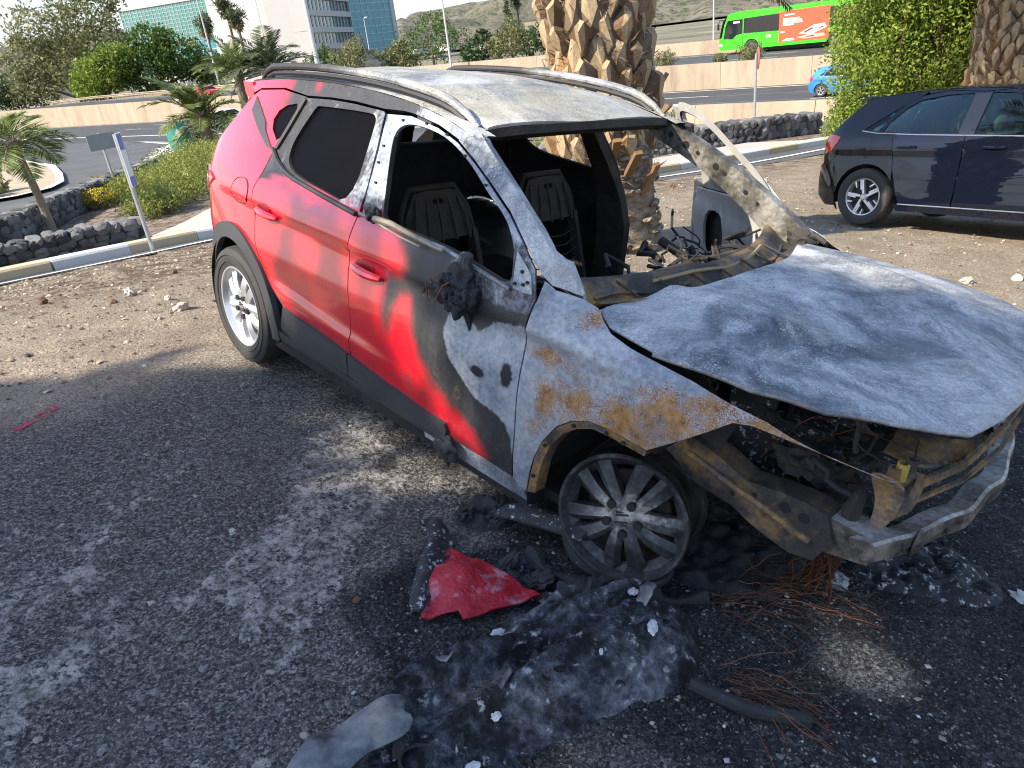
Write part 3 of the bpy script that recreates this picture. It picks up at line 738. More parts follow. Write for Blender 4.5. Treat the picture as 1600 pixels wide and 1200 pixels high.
# curled window trim strip lying on the front door belt
ts = MB(); q = [Vector(body(1.30, 1.055, .02)), Vector(body(1.42, 1.06, .03)), Vector(body(1.55, 1.05, .035)), Vector(body(1.70, 1.035, .03)), Vector(body(1.74, 1.032, .025))]
ts.tube(q, [.014, .012, .010, .008, .006], 6); ts.tube([Vector(body(1.35, 1.045, .03)), Vector(body(1.5, 1.03, .035)), Vector(body(1.62, 1.02, .03))], .005, 5)
ts.build('peeled_window_trim', plain('scorched_tan_strip', (.30, .24, .17), .7, 0, .3, 25), fdoor)
lk = MB(); lk.blob(Vector(body(1.26, 1.07, .015)), (.045, .02, .035), 4, .25, 3); lk.build('crumpled_trim_end', M['alloy_burnt'], fdoor)
# ---- roof
rf = MB()
def roof_fn(x, y):
    d = .010 * mnoise.noise(Vector((x * 2.2, y * 2.6, 3))) + .006 * math.sin(y * 9 + 1.3 * math.sin(x * 3)) * sstep(.2, 1.2, x)
    return (x, y, zroof(x, y) + d)
hx = lambda y: 1.685 - .085 * (abs(y) / .56) ** 2
ro = [(-.25, -.56), (1.50, -.565)] + [(hx(y), y) for y in np.linspace(-.55, .55, 11)] + [(1.50, .565), (-.25, .56)]
panel(rf, ro, roof_fn, [], .035, .012)
roof = rf.build('roof', M['steel_roof'], CAR, sharp=50)
co = np.array([v.co[:] for v in roof.data.vertices])
setattr_(roof, 'soot', np.clip(.50 - (co[:, 0] + .1) * .75, 0, 1)); setattr_(roof, 'rust', np.zeros(len(co)))
hd = MB()
ys = np.linspace(-.60, .60, 15)
for i, y in enumerate(ys):
    x = hx(min(abs(y), .56)); z = zroof(x, min(abs(y), .56)) - .004
    hd.v += [(x + .006, y, z), (x + .012, y, z - .03), (x - .05, y, z - .055), (x - .08, y, z - .01)]
for i in range(14):
    for j in range(4): hd.f.append([i * 4 + j, (i + 1) * 4 + j, (i + 1) * 4 + (j + 1) % 4, i * 4 + (j + 1) % 4]); hd.mi.append(0)
hd.build('windscreen_header', M['soot_brown'], roof)
# roof rails
def rail(s):
    e = empty('roof_rail', parent=CAR)
    for sy, nm in ((0, 'rail_bar'), (1, 'rail_shadow_gap')):
        pass
    pts = []; R_ = []
    for i in range(25):
        t = i / 24; x = -.10 + 1.68 * t
        lift = .048 * min(1, t / .07) ** .7 * min(1, (1 - t) / .10) ** .7
        pts.append(Vector((x, s * (.575 + .01 * math.sin(PI * t)), roof_edge_z(x) + lift + .004)))
        R_.append(.0175 * (.45 + .55 * min(1, t / .05, (1 - t) / .06)))
    b = MB(); b.tube(pts, R_, 10); ob = b.build('rail_bar', M['rail'], e)
    n = len(ob.data.vertices); cx = np.array([v.co.x for v in ob.data.vertices])
    setattr_(ob, 'soot', np.clip(1.05 - cx * .75, 0, 1)); setattr_(ob, 'rust', np.zeros(n))
    g = MB(); g.tube([p - Vector((0, 0, .030)) for p in pts[1:-1]], .012, 6); g.build('rail_base', M['black'], e)
    return e
M['rail'] = make_burnt_steel('scorched_rail', warm=.5, dark=.15)
rail(-1); rail(1)
# gutter joining roof skin and roof side
for s_ in (-1, 1):
    gt = MB(); XS = np.linspace(-.22, 1.66, 40)
    for x in XS:
        ze = roof_edge_z(x) - .004; yi = .560; zi = zroof(x, .56) + .001
        for t in (0, .35, .7, 1): gt.v.append((x, s_ * lerp(yi, hw(x, ze) + .001, t), lerp(zi, ze, t) + .006 * math.sin(PI * t)))
    for i in range(39):
        for j in range(3): q_ = [i * 4 + j, i * 4 + j + 1, i * 4 + j + 5, i * 4 + j + 4]; gt.f.append(q_ if s_ > 0 else q_[::-1]); gt.mi.append(0)
    go = gt.build('roof_gutter', M['steel_roof'], roof, sharp=None); cx_ = np.array([v.co.x for v in go.data.vertices]); setattr_(go, 'soot', np.clip(1.0 - (cx_ - .2) * .7, 0, 1)); setattr_(go, 'rust', np.zeros(len(cx_)))
# antenna
an = MB(); an.blob((.06, 0, zroof(.06, 0) + .012), (.085, .03, .03), 2, .12, 3)
an.tube([(.05, 0, zroof(.05, 0) + .02), (-.02, 0, 1.60), (-.09, 0, 1.70)], [.008, .006, .004], 6); an.build('roof_aerial', M['char'], CAR)
# ---- bonnet
HB = [(2.335, -.69), (2.36, -.73), (2.42, -.765), (2.6, -.785), (2.9, -.765), (3.08, -.71), (3.22, -.61), (3.30, -.53), (3.348, -.467), (3.375, -.3), (3.392, 0)]
HB = HB + [(x, -y) for x, y in HB[-2::-1]] + [(2.352, .62), (2.395, .47), (2.44, .30), (2.468, .15), (2.478, 0), (2.468, -.15), (2.44, -.30), (2.395, -.47), (2.352, -.62)]
def zhood(x, y):
    zc = float(np.interp(x, [2.3, 2.5, 2.8, 3.0, 3.2, 3.33, 3.4], [.985, .985, .973, .952, .92, .885, .862]))
    e = abs(y) / .785
    z = zc - .035 * e ** 2 - .05 * max(0, e - .8) ** 2 * 12
    z += .026 * math.exp(-((abs(y) - .42 - .25 * (2.6 - x) * .4) / .06) ** 2) * sstep(3.35, 2.8, x) + .012 * math.exp(-(y / .25) ** 2)       # pressed ridge
    z += .009 * mnoise.noise(Vector((x * 3.0, y * 2.6, 1.5))) + .0025 * mnoise.noise(Vector((x * 9, y * 7, 4.5)))
    return z
hm = MB(); panel(hm, HB, lambda x, y: (x, y, zhood(x, y)), [], .03, .006)
hood = hm.build('bonnet', M['steel'], CAR, sharp=50, label='warped bonnet burnt to mottled blue-grey bare metal')
co = np.array([v.co[:] for v in hood.data.vertices])
edge = np.clip((co[:, 0] - 3.27) / .12, 0, 1) * .42
setattr_(hood, 'rust', edge); setattr_(hood, 'soot', np.zeros(len(co)))
he = MB(); he.tube([Vector((x, y, zhood(x, y) - .007)) for x, y in dens(HB[3:21], .05, False)], .0075, 6); heo = he.build('bonnet_hem', M['steel'], hood, sharp=None); setattr_(heo, 'rust', np.full(len(heo.data.vertices), .35)); setattr_(heo, 'soot', np.zeros(len(heo.data.vertices)))
# inner bonnet frame flange along the near edge
hf = MB()
E_ = [(2.55, -.76), (2.75, -.755), (2.95, -.725), (3.08, -.68), (3.20, -.595), (3.29, -.51), (3.33, -.45)]
for i in range(len(E_) - 1):
    a, b = E_[i], E_[i + 1]
    A0 = Vector((a[0], a[1], zhood(*a) - .012)); B0 = Vector((b[0], b[1], zhood(*b) - .012))
    d1 = Vector((-.01, .10, -.055)); hf.add([A0, B0, B0 + d1, A0 + d1], [(0, 1, 2, 3)])
hf.build('bonnet_frame', M['rusty_dark'], hood, sharp=60)
# ---------------------------------------------------------------- wheels
def spoke_mesh(mb, ang, tw, r0, r1, w0, w1, yo):
    """one ridged spoke in the wheel plane (wheel axis = y, outside = -y)"""
    rows = []
    for i in range(6):
        t = i / 5; r = lerp(r0, r1, t); w = lerp(w0, w1, t ** .8); a = ang + tw * t
        c = Vector((math.cos(a), 0, math.sin(a))); n = Vector((-math.sin(a), 0, math.cos(a)))
        yf = yo - .012 * math.sin(PI * min(1, t * 1.1)) + .010 * t
        rows.append([c * r + n * w * .5 + Vector((0, yf + .012, 0)), c * r + n * w * .12 + Vector((0, yf - .006, 0)), c * r - n * w * .5 + Vector((0, yf + .004, 0)), c * r - n * w * .42 + Vector((0, yf + .045, 0)), c * r + n * w * .42 + Vector((0, yf + .045, 0))])
    vs = [p for row in rows for p in row]; k = 5; fs = []
    for i in range(5):
        for j in range(k): fs.append((i * k + j, i * k + (j + 1) % k, (i + 1) * k + (j + 1) % k, (i + 1) * k + j))
    fs.append(tuple(range(k - 1, -1, -1))); fs.append(tuple(25 + j for j in range(k)))
    mb.add(vs, [f[::-1] for f in fs])
def emblem(mb, y, sc):
    """the maker's cap emblem: two slanted blocks making a cut S"""
    up = [(-.85, .12), (-.85, .95), (.85, .95), (.85, .62), (-.30, .30), (-.30, .12)]
    for sg in (1, -1):
        poly = [(sg * a * sc, sg * b * sc) for a, b in up]
        bars = [[(-.9, .18), (-.9, .42), (.9, .95), (.9, .70)], [(-.9, .60), (-.9, .95), (.25, .95)]]
        for b in bars: mb.prism([(sg * p[0] * sc, sg * p[1] * sc) for p in b], y, y + .003, lambda v: Vector((v.x, v.z, v.y)))
def make_wheel(name, parent, loc, rim_mat, tyre, steer=0, camber=0, spin=0, burnt=False, s=-1, label=None):
    e = empty(name, loc, parent=parent); e.rotation_euler = (camber, 0, steer)
    if s > 0: e.rotation_euler = (0, 0, PI + steer)
    R_ = .224
    b = MB(); b.lathe([(R_, -.095), (R_ - .004, -.102), (R_ - .012, -.10), (R_ - .018, -.085), (R_ - .032, -.06), (R_ - .040, .02), (R_ - .030, .07), (R_ - .008, .09), (R_ + .002, .10), (R_ + .004, .108), (R_ - .006, .108), (R_ - .02, .09), (R_ - .05, .05), (R_ - .05, -.05)], 56, 'y', closed=True)
    b.build('rim', rim_mat, e, sharp=40)
    if burnt:
        bb = MB(); bb.lathe([(R_ - .002, -.088), (R_ - .014, -.06), (R_ - .022, .0), (R_ - .014, .06), (R_ + .004, .092)], 56, 'y'); bb.build('rim_barrel', M['barrel'], e, sharp=50)
    for i in range(5):
        for q in (-1, 1):
            m = MB(); spoke_mesh(m, rad(spin + 72 * i + q * 17.5), q * .10, .045, R_ - .014, .036, .066, -.078); m.build('spoke', rim_mat, e, sharp=25)
    h = MB(); h.lathe([(0.0, -.088), (.030, -.088), (.034, -.086), (.040, -.079), (.062, -.077), (.072, -.070), (.075, -.03), (.0, -.03)], 30, 'y'); hb = h.build('hub', rim_mat, e, sharp=30)
    c = MB(); c.lathe([(0.0, -.0905), (.026, -.0905), (.029, -.0885)], 24, 'y'); cap = c.build('hub_cap', M['alloy_burnt'] if burnt else M['chrome'], hb, sharp=30)
    em = MB(); emblem(em, -.0940, .024); em.build('cap_emblem', M['black'], hb)
    for i in range(5):
        a = rad(spin + 72 * i + 36); p = Vector((.057 * math.cos(a), -.0935, .057 * math.sin(a)))
        MB().lathe([(.0, .0), (.0135, .0), (.015, -.002), (.015, .02)], 12, 'y', c=p).build('bolt_hole', M['black'], e)
    d = MB(); d.lathe([(0, -.02), (.14, -.02), (.145, -.015), (.145, .0), (0, .0)], 30, 'y'); d.build('brake_disc', M['soot_brown'], e)
    if tyre:
        t = MB(); T = .326; prof = [(R_ - .006, -.098), (R_ + .012, -.104), (R_ + .045, -.112), (T - .03, -.108), (T - .012, -.098), (T - .003, -.080), (T, -.045), (T - .006, -.041), (T - .006, -.033), (T, -.030), (T + .001, 0), (T, .03), (T - .006, .033), (T - .006, .041), (T, .045), (T - .003, .08), (T - .012, .098), (T - .03, .108), (R_ + .045, .112), (R_, .10)]
        t.lathe(prof, 64, 'y'); t.build('tyre', M['tyre'], e, sharp=30)
        for rr in (R_ + .022, R_ + .058): MB().lathe([(rr, -.1065 if rr < .26 else -.1125), (rr + .002, -.111 if rr < .26 else -.1155), (rr + .004, -.1075 if rr < .26 else -.112)], 64, 'y').build('sidewall_ring', M['tyre'], e)
    if label: e['label'] = label
    return e
m_ = NM('heat_blackened_barrel', .45, .6)
m_.col(m_.ramp(m_.noise(5, 6, .6, co=m_.map((1, 6, 1))), [(.35, (.012, .012, .013)), (.55, (.05, .045, .042)), (.72, (.17, .15, .14))])); M['barrel'] = m_.m
make_wheel('rear_wheel', CAR, (0, -.79, .327), M['alloy'], True, spin=96, label='intact silver alloy rear wheel with tyre')
make_wheel('rear_wheel', CAR, (0, .79, .327), M['alloy'], True, s=1)
FW = make_wheel('front_wheel', CAR, (2.546, -.708, .312), M['alloy_burnt'], False, steer=rad(17), camber=rad(-7), spin=100, burnt=True, label='burnt front wheel without its tyre, turned outward')
make_wheel('front_wheel', CAR, (2.566, .775, .318), M['alloy_burnt'], False, s=1, burnt=True)
# remains of the tyre bead under the rim
tr = MB(); prev = []
for k, (r0, r1, yy) in enumerate(((.228, .262, -.10),)):
    pts = [Vector(((r0 + .015 * math.sin(a * 5)) * math.cos(a), -.085 + .01 * math.sin(a * 7), (r0 + .012) * math.sin(a))) for a in np.linspace(rad(200), rad(330), 22)]
    tr.tube(pts, [.006 + .018 * math.sin(PI * i / 21) ** .6 for i in range(22)], 7)
tr.build('tyre_remnant', M['char'], FW)
# ---------------------------------------------------------------- cabin
fp = MB(); fp.box((.95, 0, .22), (2.7, 1.52, .04)); fp.build('floor_pan', M['soot_in'], CAR)
fw = MB(); fw.box((2.17, 0, .56), (.03, 1.46, .70)); fw.build('bulkhead', M['soot_in'], CAR)
tn = MB(); tn.prism([(-.13, .23), (.13, .23), (.09, .42), (-.09, .42)], .1, 2.16, lambda v: Vector((v.z, v.x, v.y))); tn.build('tunnel', M['soot_in'], CAR)
rs = MB(); rs.prism([(.02, .40), (.16, .40), (-.06, 1.10), (-.14, 1.10)], -.68, .68, lambda v: Vector((v.x, v.z, v.y))); rs.build('rear_seat_back', M['soot_in'], CAR)
rb = MB(); rb.box((.36, 0, .36), (.50, 1.34, .20)); rb.build('rear_seat_base', M['soot_in'], CAR)
def seat(cx, cy, lab):
    e = empty('front_seat', (cx, cy, .24), parent=CAR); e['label'] = lab
    tilt = -.30
    def P(y, h): return Vector((.02 + tilt * h * .9, y, .22 + h))
    L = [(-.20, 0), (-.225, .30), (-.19, .52), (-.13, .62), (.13, .62), (.19, .52), (.225, .30), (.20, 0)]
    m = MB(); m.tube([P(*p) for p in L], .016, 8); m.build('back_frame', M['soot_brown'], e)
    for k in range(5):
        y_ = -.16 + .08 * k; rb2 = MB(); rb2.tube([P(y_, .39) + Vector((.035, 0, 0)), P(y_ * .9, .48) + Vector((.045, 0, .004)), P(y_ * .75, .58) + Vector((.035, 0, 0))], .007, 5); rb2.build('pressed_rib', M['rusty_dark'], e)
    top = MB(); panel(top, [(-.185, .40), (.185, .40), (.185, .50), (.125, .605), (.06, .615), (-.06, .615), (-.125, .605), (-.185, .50)], lambda u, v: P(u, v) + Vector((.02 + .02 * math.cos(u * 8), 0, 0)), [rounded([(-.03, .555), (.03, .555), (.03, .58), (-.03, .58)], 1)], .04, .006, flip=False); top.build('shoulder_plate', M['soot_brown'], e)
    for q in (-1, 1):
        s1 = MB(); s1.bar(P(q * .215, .02), P(q * .20, .42), .03, .05); s1.build('side_plate', M['soot_brown'], e)
    for k, h in enumerate((.08, .13, .18, .23, .28, .33)):
        w = MB(); w.tube([P(-.2, h), P(-.1, h - .02) + Vector((.02, 0, 0)), P(.1, h - .02) + Vector((.02, 0, 0)), P(.2, h)], .0035, 5); w.build('spring_wire', M['soot_brown'], e)
    bs = MB(); bs.box((.26, 0, .16), (.48, .44, .05)); bs.build('seat_pan', M['soot_in'], e)
    for q in (-1, 1):
        r_ = MB(); r_.bar((.0, q * .2, .06), (.5, q * .2, .06), .03, .05); r_.build('seat_runner', M['soot_brown'], e)
    return e
seat(1.16, -.36, 'burnt-out passenger seat frame'); seat(1.16, .36, 'burnt-out driver seat frame')
db = MB(); db.tube([(2.05, -.74, .84), (2.05, -.42, .86), (2.05, 0, .855), (2.05, .40, .85), (2.05, .72, .84)], .032, 10); db.build('dashboard_beam', M['rusty_dark'], CAR)
jk = random.Random(3)
for k in range(30):
    a = Vector((jk.uniform(1.90, 2.14), jk.uniform(-.1, .68), jk.uniform(.78, .90)))
    t_ = MB(); q = [a]
    for _ in range(5): q.append(q[-1] + Vector((jk.uniform(-.07, .07), jk.uniform(-.09, .09), jk.uniform(-.03, .05))))
    t_.tube(q, jk.choice([.004, .006, .010, .016]), 6); t_.build('burnt_harness', [M['soot_brown'], M['rusty_dark'], M['char']][k % 3], CAR)
for k, (c, d) in enumerate((((2.06, .55, .80), (.10, .12, .10)),)):
    b_ = MB(); b_.box(c, d, R3('Z', .3 * k - .2) @ R3('X', .2 * k), (.8, .7)); b_.build('dashboard_bracket', M['rusty_dark'], CAR)
# steering column and wheel ring
sc_ = MB(); sc_.tube([(2.1, .36, .80), (1.80, .36, .90)], .022, 8); sc_.build('steering_column', M['soot_brown'], CAR)
sw = MB(); cen = Vector((1.76, .36, .915)); ax = Vector((-.92, 0, .38)).normalized(); u_ = Vector((0, 1, 0)); v_ = ax.cross(u_)
sw.tube([cen + (u_ * math.cos(t) + v_ * math.sin(t)) * .17 for t in np.linspace(0, 2 * PI, 33)[:-1]], .007, 6, closed=True)
for t in (0.3, 2.5, 4.7): sw.tube([cen, cen + (u_ * math.cos(t) + v_ * math.sin(t)) * .17], .006, 5)
pass
# cowl: sheets between windscreen opening and bonnet
cwl = MB()
def cowl_fn(u, v):   # u across -1..1, v 0 front .. 1 rear
    y = u * .70; xf = 2.485 - .165 * abs(u) ** 2.2; xr = 2.315 - .20 * abs(u) ** 1.7
    x = lerp(xf, xr, v); z = .962 - .045 * math.sin(PI * min(1, v * 1.15)) + .022 * v + .008 * mnoise.noise(Vector((x * 8, y * 6, 1)))
    return (x, y, z)
panel(cwl, [(-1, 0), (1, 0), (1, 1), (-1, 1)], cowl_fn, [], .06, .008, flip=True); cwl.build('cowl_panel', M['cowl'] if 'cowl' in M else M['rusty'], CAR, sharp=60)
for k, (u0, u1, v0, v1) in enumerate(((-.9, -.35, .55, .62), (-.55, .5, .75, .80), (.15, .8, .45, .50))):
    st = MB(); st.tube([Vector(cowl_fn(lerp(u0, u1, t), lerp(v0, v1, t))) + Vector((0, 0, .014 + .012 * math.sin(t * 7))) for t in np.linspace(0, 1, 9)], .008, 5); st.build('cowl_strip', [M['rusty'], plain('scorched_tan_seal', (.28, .20, .11), .8), M['rusty_dark']][k], CAR)
for k in range(7):
    u = -.75 + k * .22
    rb_ = MB(); rb_.tube([Vector(cowl_fn(u, .12)) + Vector((0, 0, .003)), Vector(cowl_fn(u + .02, .85)) + Vector((0, 0, .004))], .005, 4); rb_.build('cowl_rib', M['rusty_dark'], CAR)
cb = MB(); cb.prism([(2.33, .95), (2.44, .93), (2.38, .88), (2.28, .90)], -.72, -.60, lambda v: Vector((v.x, v.z, v.y))); cb.build('cowl_corner', M['steel'], CAR)
for s_ in (1,):
    hg = MB(); hg.blob((2.30, .70, .965), (.07, .03, .035), 6, .4, 2); hg.tube([(2.26, .70, .975), (2.36, .705, .99), (2.41, .70, .97)], [.02, .014, .01], 6); hg.build('bonnet_hinge', M['rusty_dark'], CAR)
# ---------------------------------------------------------------- far (left) side
def mirror_part(name, poly, holes, mode, mat, **k): return sidepanel(name, poly, holes, mode, mat, s=1, step=.04, **k)
o = mirror_part('rear_door', REAR_DOOR, [rounded(REAR_WIN, 2)], 'x', 'soot_side')if False else None
M['soot_side'] = M['soot_brown']
mirror_part('rear_door', REAR_DOOR, [rounded(REAR_WIN, 2)], 'x', 'soot_in')
QW2 = rounded(QUARTER_WIN, 1)
mirror_part('rear_quarter_panel', QU, [QW2], 'x', 'soot_in')
mirror_part('roof_side', cr, [], 'x', 'steel', thick=.03)
mirror_part('front_wing', fpoly, [], 'fender', 'paint', thick=.004)
bp_ = MB()
bpz = [(1.06, .30), (1.06, 1.05), (1.03, 1.42), (1.12, 1.42), (1.20, 1.05), (1.26, .80), (1.24, .30)]
panel(bp_, bpz, lambda u, v: (u, hw(u, v) - .05, v), [], .05, .05, flip=True); bp_.build('centre_pillar', M['pillar_in'] if 'pillar_in' in M else M['soot_brown'], CAR, sharp=50)
bq = MB(); panel(bq, bpz, lambda u, v: (u, -(hw(u, v) - .05), v), [], .05, .03); bq.build('centre_pillar', M['soot_in'], CAR, sharp=50)
for (x, z) in ((1.10, 1.12), (1.15, .95), (1.13, .80), (1.09, 1.30)):
    MB().lathe([(0.001, -.002), (.012, -.002), (.012, .004)], 10, 'y', c=(x, hw(x, z) - .1005, z)).build('pillar_hole', M['black'], CAR)
# far windscreen pillar: box section with pressed holes on its inner face
fpn = MB(); SEC = []
for t in np.linspace(0, 1, 12):
    x = lerp(1.545, 2.33, t); z = lerp(1.395, .955, t) + .035 * math.sin(PI * t); y = lerp(.575, .735, t)
    d = lerp(.050, .085, t); w = lerp(.075, .135, t ** 2)
    SEC.append([Vector((x + .015, y + .045, z + .012)), Vector((x + .01, y - .015, z + .016)), Vector((x - w * .55, y - .005, z - w * .9)), Vector((x - w * .62, y + .05, z - w * .88))])
for row in SEC: fpn.v += [tuple(p) for p in row]
for i in range(11):
    for j in range(4): fpn.f.append([i * 4 + j, i * 4 + (j + 1) % 4, (i + 1) * 4 + (j + 1) % 4, (i + 1) * 4 + j][::-1]); fpn.mi.append(0)
m_ = NM('scorched_pale_steel', .6, .2)
m_.col(m_.ramp(m_.math('ADD', m_.math('MULTIPLY', m_.noise(7, 6, .6), .7), m_.math('MULTIPLY', m_.noise(50, 4), .3)), [(.36, (.035, .032, .028)), (.48, (.13, .12, .10)), (.58, (.30, .28, .24)), (.7, (.46, .44, .38))])); m_.bump(m_.noise(60, 3), .3, .005); M['scorched'] = m_.m
fpl = fpn.build('windscreen_pillar', M['scorched'], CAR, sharp=30, label='far windscreen pillar with pressed holes')
for t, r_ in ((.12, .014), (.22, .018), (.30, .010), (.42, .016), (.48, .010), (.62, .012), (.70, .009)):
    i = t * 11; k = int(i); fr = i - k; a = [SEC[k][j].lerp(SEC[k + 1][j], fr) for j in (1, 2)]
    c = a[0].lerp(a[1], .45); nrm = (a[1] - a[0]).cross(SEC[k + 1][1] - SEC[k][1]).normalized()
    if nrm.y > 0: nrm = -nrm
    q = MB(); uu = (a[1] - a[0]).normalized(); vv = nrm.cross(uu)
    q.add([c + nrm * .002 + (uu * math.cos(w) + vv * math.sin(w)) * r_ for w in np.linspace(0, 2 * PI, 13)[:-1]], [tuple(range(12))]); q.build('pressed_hole', M['black'], fpl, smooth=False)
# far front door, swung open
m2 = NM('pale_ash_coated_steel', .75); m2.col(m2.mix(m2.noise(12, 6, .65), (.22, .215, .20), (.56, .54, .50))); m2.bump(m2.noise(70, 3), .3, .004); M['paleash'] = m2.m
HNG = Vector((2.14, .86, 0)); ANG = rad(-35)
ld = empty('open_front_door', (HNG.x, HNG.y, 0), parent=CAR); ld.rotation_euler = (0, 0, ANG); ld['label'] = 'far front door standing open, burnt to bare pale metal'
fn_ = lambda off: (lambda u, v: Vector(body(u, v, off, 1)) - HNG)
dl = MB(); panel(dl, inset(FRONT_DOOR, .004), fn_(0), [rounded(FRONT_WIN, 2)], .04, .02, flip=True); dl.build('outer_skin', M['paleash'] if 'paleash' in M else M['scorched'], ld, sharp=50)
inn = [(1.17, .97), (1.165, .80), (1.19, .60), (1.17, .40), (1.40, .36), (2.09, .345), (2.11, .60), (2.12, .92), (2.05, .975), (1.72, 1.02)]
spk = [(1.86 + .10 * math.cos(t), .50 + .115 * math.sin(t)) for t in np.linspace(0, 2 * PI, 19)[:-1]]
svc = rounded([(1.32, .62), (1.60, .66), (1.62, .88), (1.36, .90)], 2)
svc2 = rounded([(1.36, .44), (1.60, .42), (1.62, .56), (1.38, .57)], 2)
di = MB(); panel(di, inn, fn_(-.055), [spk, svc, svc2], .04, .015, flip=True); di.build('inner_panel', M['paleash'], ld, sharp=50)
dk = MB(); panel(dk, inn, fn_(-.028), [], .1); dk.build('door_cavity', M['soot_in'], ld)
band_ = MB(); FW2 = rounded(FRONT_WIN, 2); A_ = inset(FW2, -.045)
for i in range(len(FW2)):
    j = (i + 1) % len(FW2); g0, g1 = fn_(-.022), fn_(-.034)
    band_.add([g0(*A_[i]), g0(*A_[j]), g1(*FW2[j]), g1(*FW2[i])], [(0, 1, 2, 3)])
band_.build('window_frame', M['paleash'], ld, sharp=40)
ee = MB(); ee.prism([(1.155, 1.02), (1.175, 1.02), (1.19, .40), (1.165, .40)], -.06, 0.0, lambda v: Vector(body(v.x, v.y, v.z, 1)) - HNG); ee.build('rear_edge', M['paleash'], ld)
fe = MB(); fe.prism([(2.10, .95), (2.13, .95), (2.12, .36), (2.09, .36)], -.06, 0.0, lambda v: Vector(body(v.x, v.y, v.z, 1)) - HNG); fe.build('hinge_edge', M['paleash'], ld)
# ---------------------------------------------------------------- engine bay and front end
for s_ in (-1, 1):
    r_ = MB()
    r_.prism([(2.42, .66), (2.55, .62)] + RAIL[1:-1] + [(2.62, .45), (2.42, .47)], -.045, .045, lambda v: Vector((v.x, s_ * .55 + v.z, v.y + .0))); ro_ = r_.build('chassis_leg', M['rusty'], CAR, sharp=30)
    if s_ < 0:
        for (x, z) in RAILHOLES + [(2.90, .50), (2.83, .47)]:
            MB().lathe([(0.001, 0), (.016 if x > 2.95 else .008, 0), (.017 if x > 2.95 else .009, .003)], 12, 'y', c=(x, -.5975, z)).build('leg_hole', M['black'], ro_)
        bd = MB(); bd.tube([(2.66, -.60, .54), (2.83, -.602, .50), (2.95, -.60, .475), (3.09, -.60, .44)], .012, 6); bd.build('pressed_bead', M['rusty_bright'], ro_)
    ap = MB(); panel(ap, [(2.16, .30), (2.30, .60), (2.42, .66), (2.60, .66), (2.78, .62), (2.80, .70), (2.6, .82), (2.3, .92), (2.16, .90)], lambda u, v: (u, s_ * (.60 - .05 * math.sin(v * 9)), v), [], .05, .01, flip=(s_ > 0)); ap.build('inner_wing', M['rusty_dark'], CAR)
    stt = MB(); stt.lathe([(.02, .80), (.075, .80), (.085, .77), (.10, .55), (.10, .45)], 18, 'z', c=(2.52, s_ * .50, 0)); stt.build('strut_tower', M['rusty_dark'], CAR)
    al = MB(); ar = []
    for a in np.linspace(rad(70), rad(176), 14): ar.append((2.566 + .36 * math.cos(a), .30 + .36 * math.sin(a)))
    for i in range(13):
        (xa, za), (xb, zb) = ar[i], ar[i + 1]
        al.add([(xa, s_ * .84, za), (xb, s_ * .84, zb), (xb, s_ * .52, zb), (xa, s_ * .52, za)], [(0, 1, 2, 3)])
    al.build('wheel_housing', M['rusty_dark'] if s_ < 0 else M['soot_in'], CAR)
    al = MB(); ar = []
    for a in np.linspace(rad(-15), rad(195), 16): ar.append((.0 + .39 * math.cos(a), .335 + .39 * math.sin(a)))
    for i in range(15):
        (xa, za), (xb, zb) = ar[i], ar[i + 1]
        al.add([(xa, s_ * .87, za), (xb, s_ * .87, zb), (xb, s_ * .55, zb), (xa, s_ * .55, za)], [(0, 1, 2, 3)])
    al.build('wheel_housing', M['black'], CAR)
    ib = MB(); ib.add([(.39 * math.cos(a), s_ * .56, .335 + .39 * math.sin(a)) for a in np.linspace(0, 2 * PI, 25)[:-1]], [tuple(range(24))]); ib.build('housing_wall', M['black'], CAR)
    lk_ = MB(); lk_.bar((2.566, s_ * .60, .30), (2.55, s_ * .30, .28), .05, .04); lk_.build('suspension_arm', M['rusty_dark'], CAR)
# engine block and clutter
for k, (c, d) in enumerate((((2.62, .08, .55), (.42, .55, .36)), ((2.55, .10, .76), (.34, .42, .12)), ((2.92, .34, .55), (.20, .26, .30)), ((2.48, -.36, .62), (.22, .20, .34)), ((2.85, -.18, .50), (.20, .30, .26)), ((2.72, -.34, .60), (.16, .14, .24)))):
    b_ = MB(); b_.box(c, d, R3('Z', .12 * (k - 2)), (.88, .85)); b_.build('engine_block' if k == 0 else 'engine_part', M['engine'] if 'engine' in M else M['char_white'], CAR)
for k in range(30):
    c = (jk.uniform(2.4, 3.18), jk.uniform(-.50, .45), jk.uniform(.50, .74)); s1 = jk.uniform(.02, .07)
    b_ = MB(); b_.blob(c, (s1 * jk.uniform(.8, 1.6), s1, s1 * jk.uniform(.6, 1.2)), k, .45, 2, 1.8); b_.build('charred_component', [M['char'], M['char_white'], M['rusty_dark'], M['rusty_dark']][k % 4], CAR)
for k in range(46):
    q = [Vector((jk.uniform(2.45, 3.2), jk.uniform(-.55, .3), jk.uniform(.55, .80)))]
    dr = Vector((jk.uniform(-1, 1), jk.uniform(-1, 1), jk.uniform(-.3, .3))).normalized()
    for _ in range(7):
        dr = (dr + Vector((jk.uniform(-.6, .6), jk.uniform(-.6, .6), jk.uniform(-.55, .35)))).normalized(); q.append(q[-1] + dr * .055)
    q = [Vector((min(p.x, 3.22), max(p.y, -.50), max(.48, min(p.z, zhood(min(max(p.x, 2.35), 3.38), p.y) - .05)))) for p in q]
    t_ = MB(); t_.tube(q, jk.choice([.003, .003, .005, .008, .011]) if k % 4 != 1 else .0025, 5); t_.build('burnt_hose' if k % 3 == 0 else 'bare_wire', [M['char'], M['copper'], M['rusty_dark'], M['soot_brown']][k % 4], CAR)
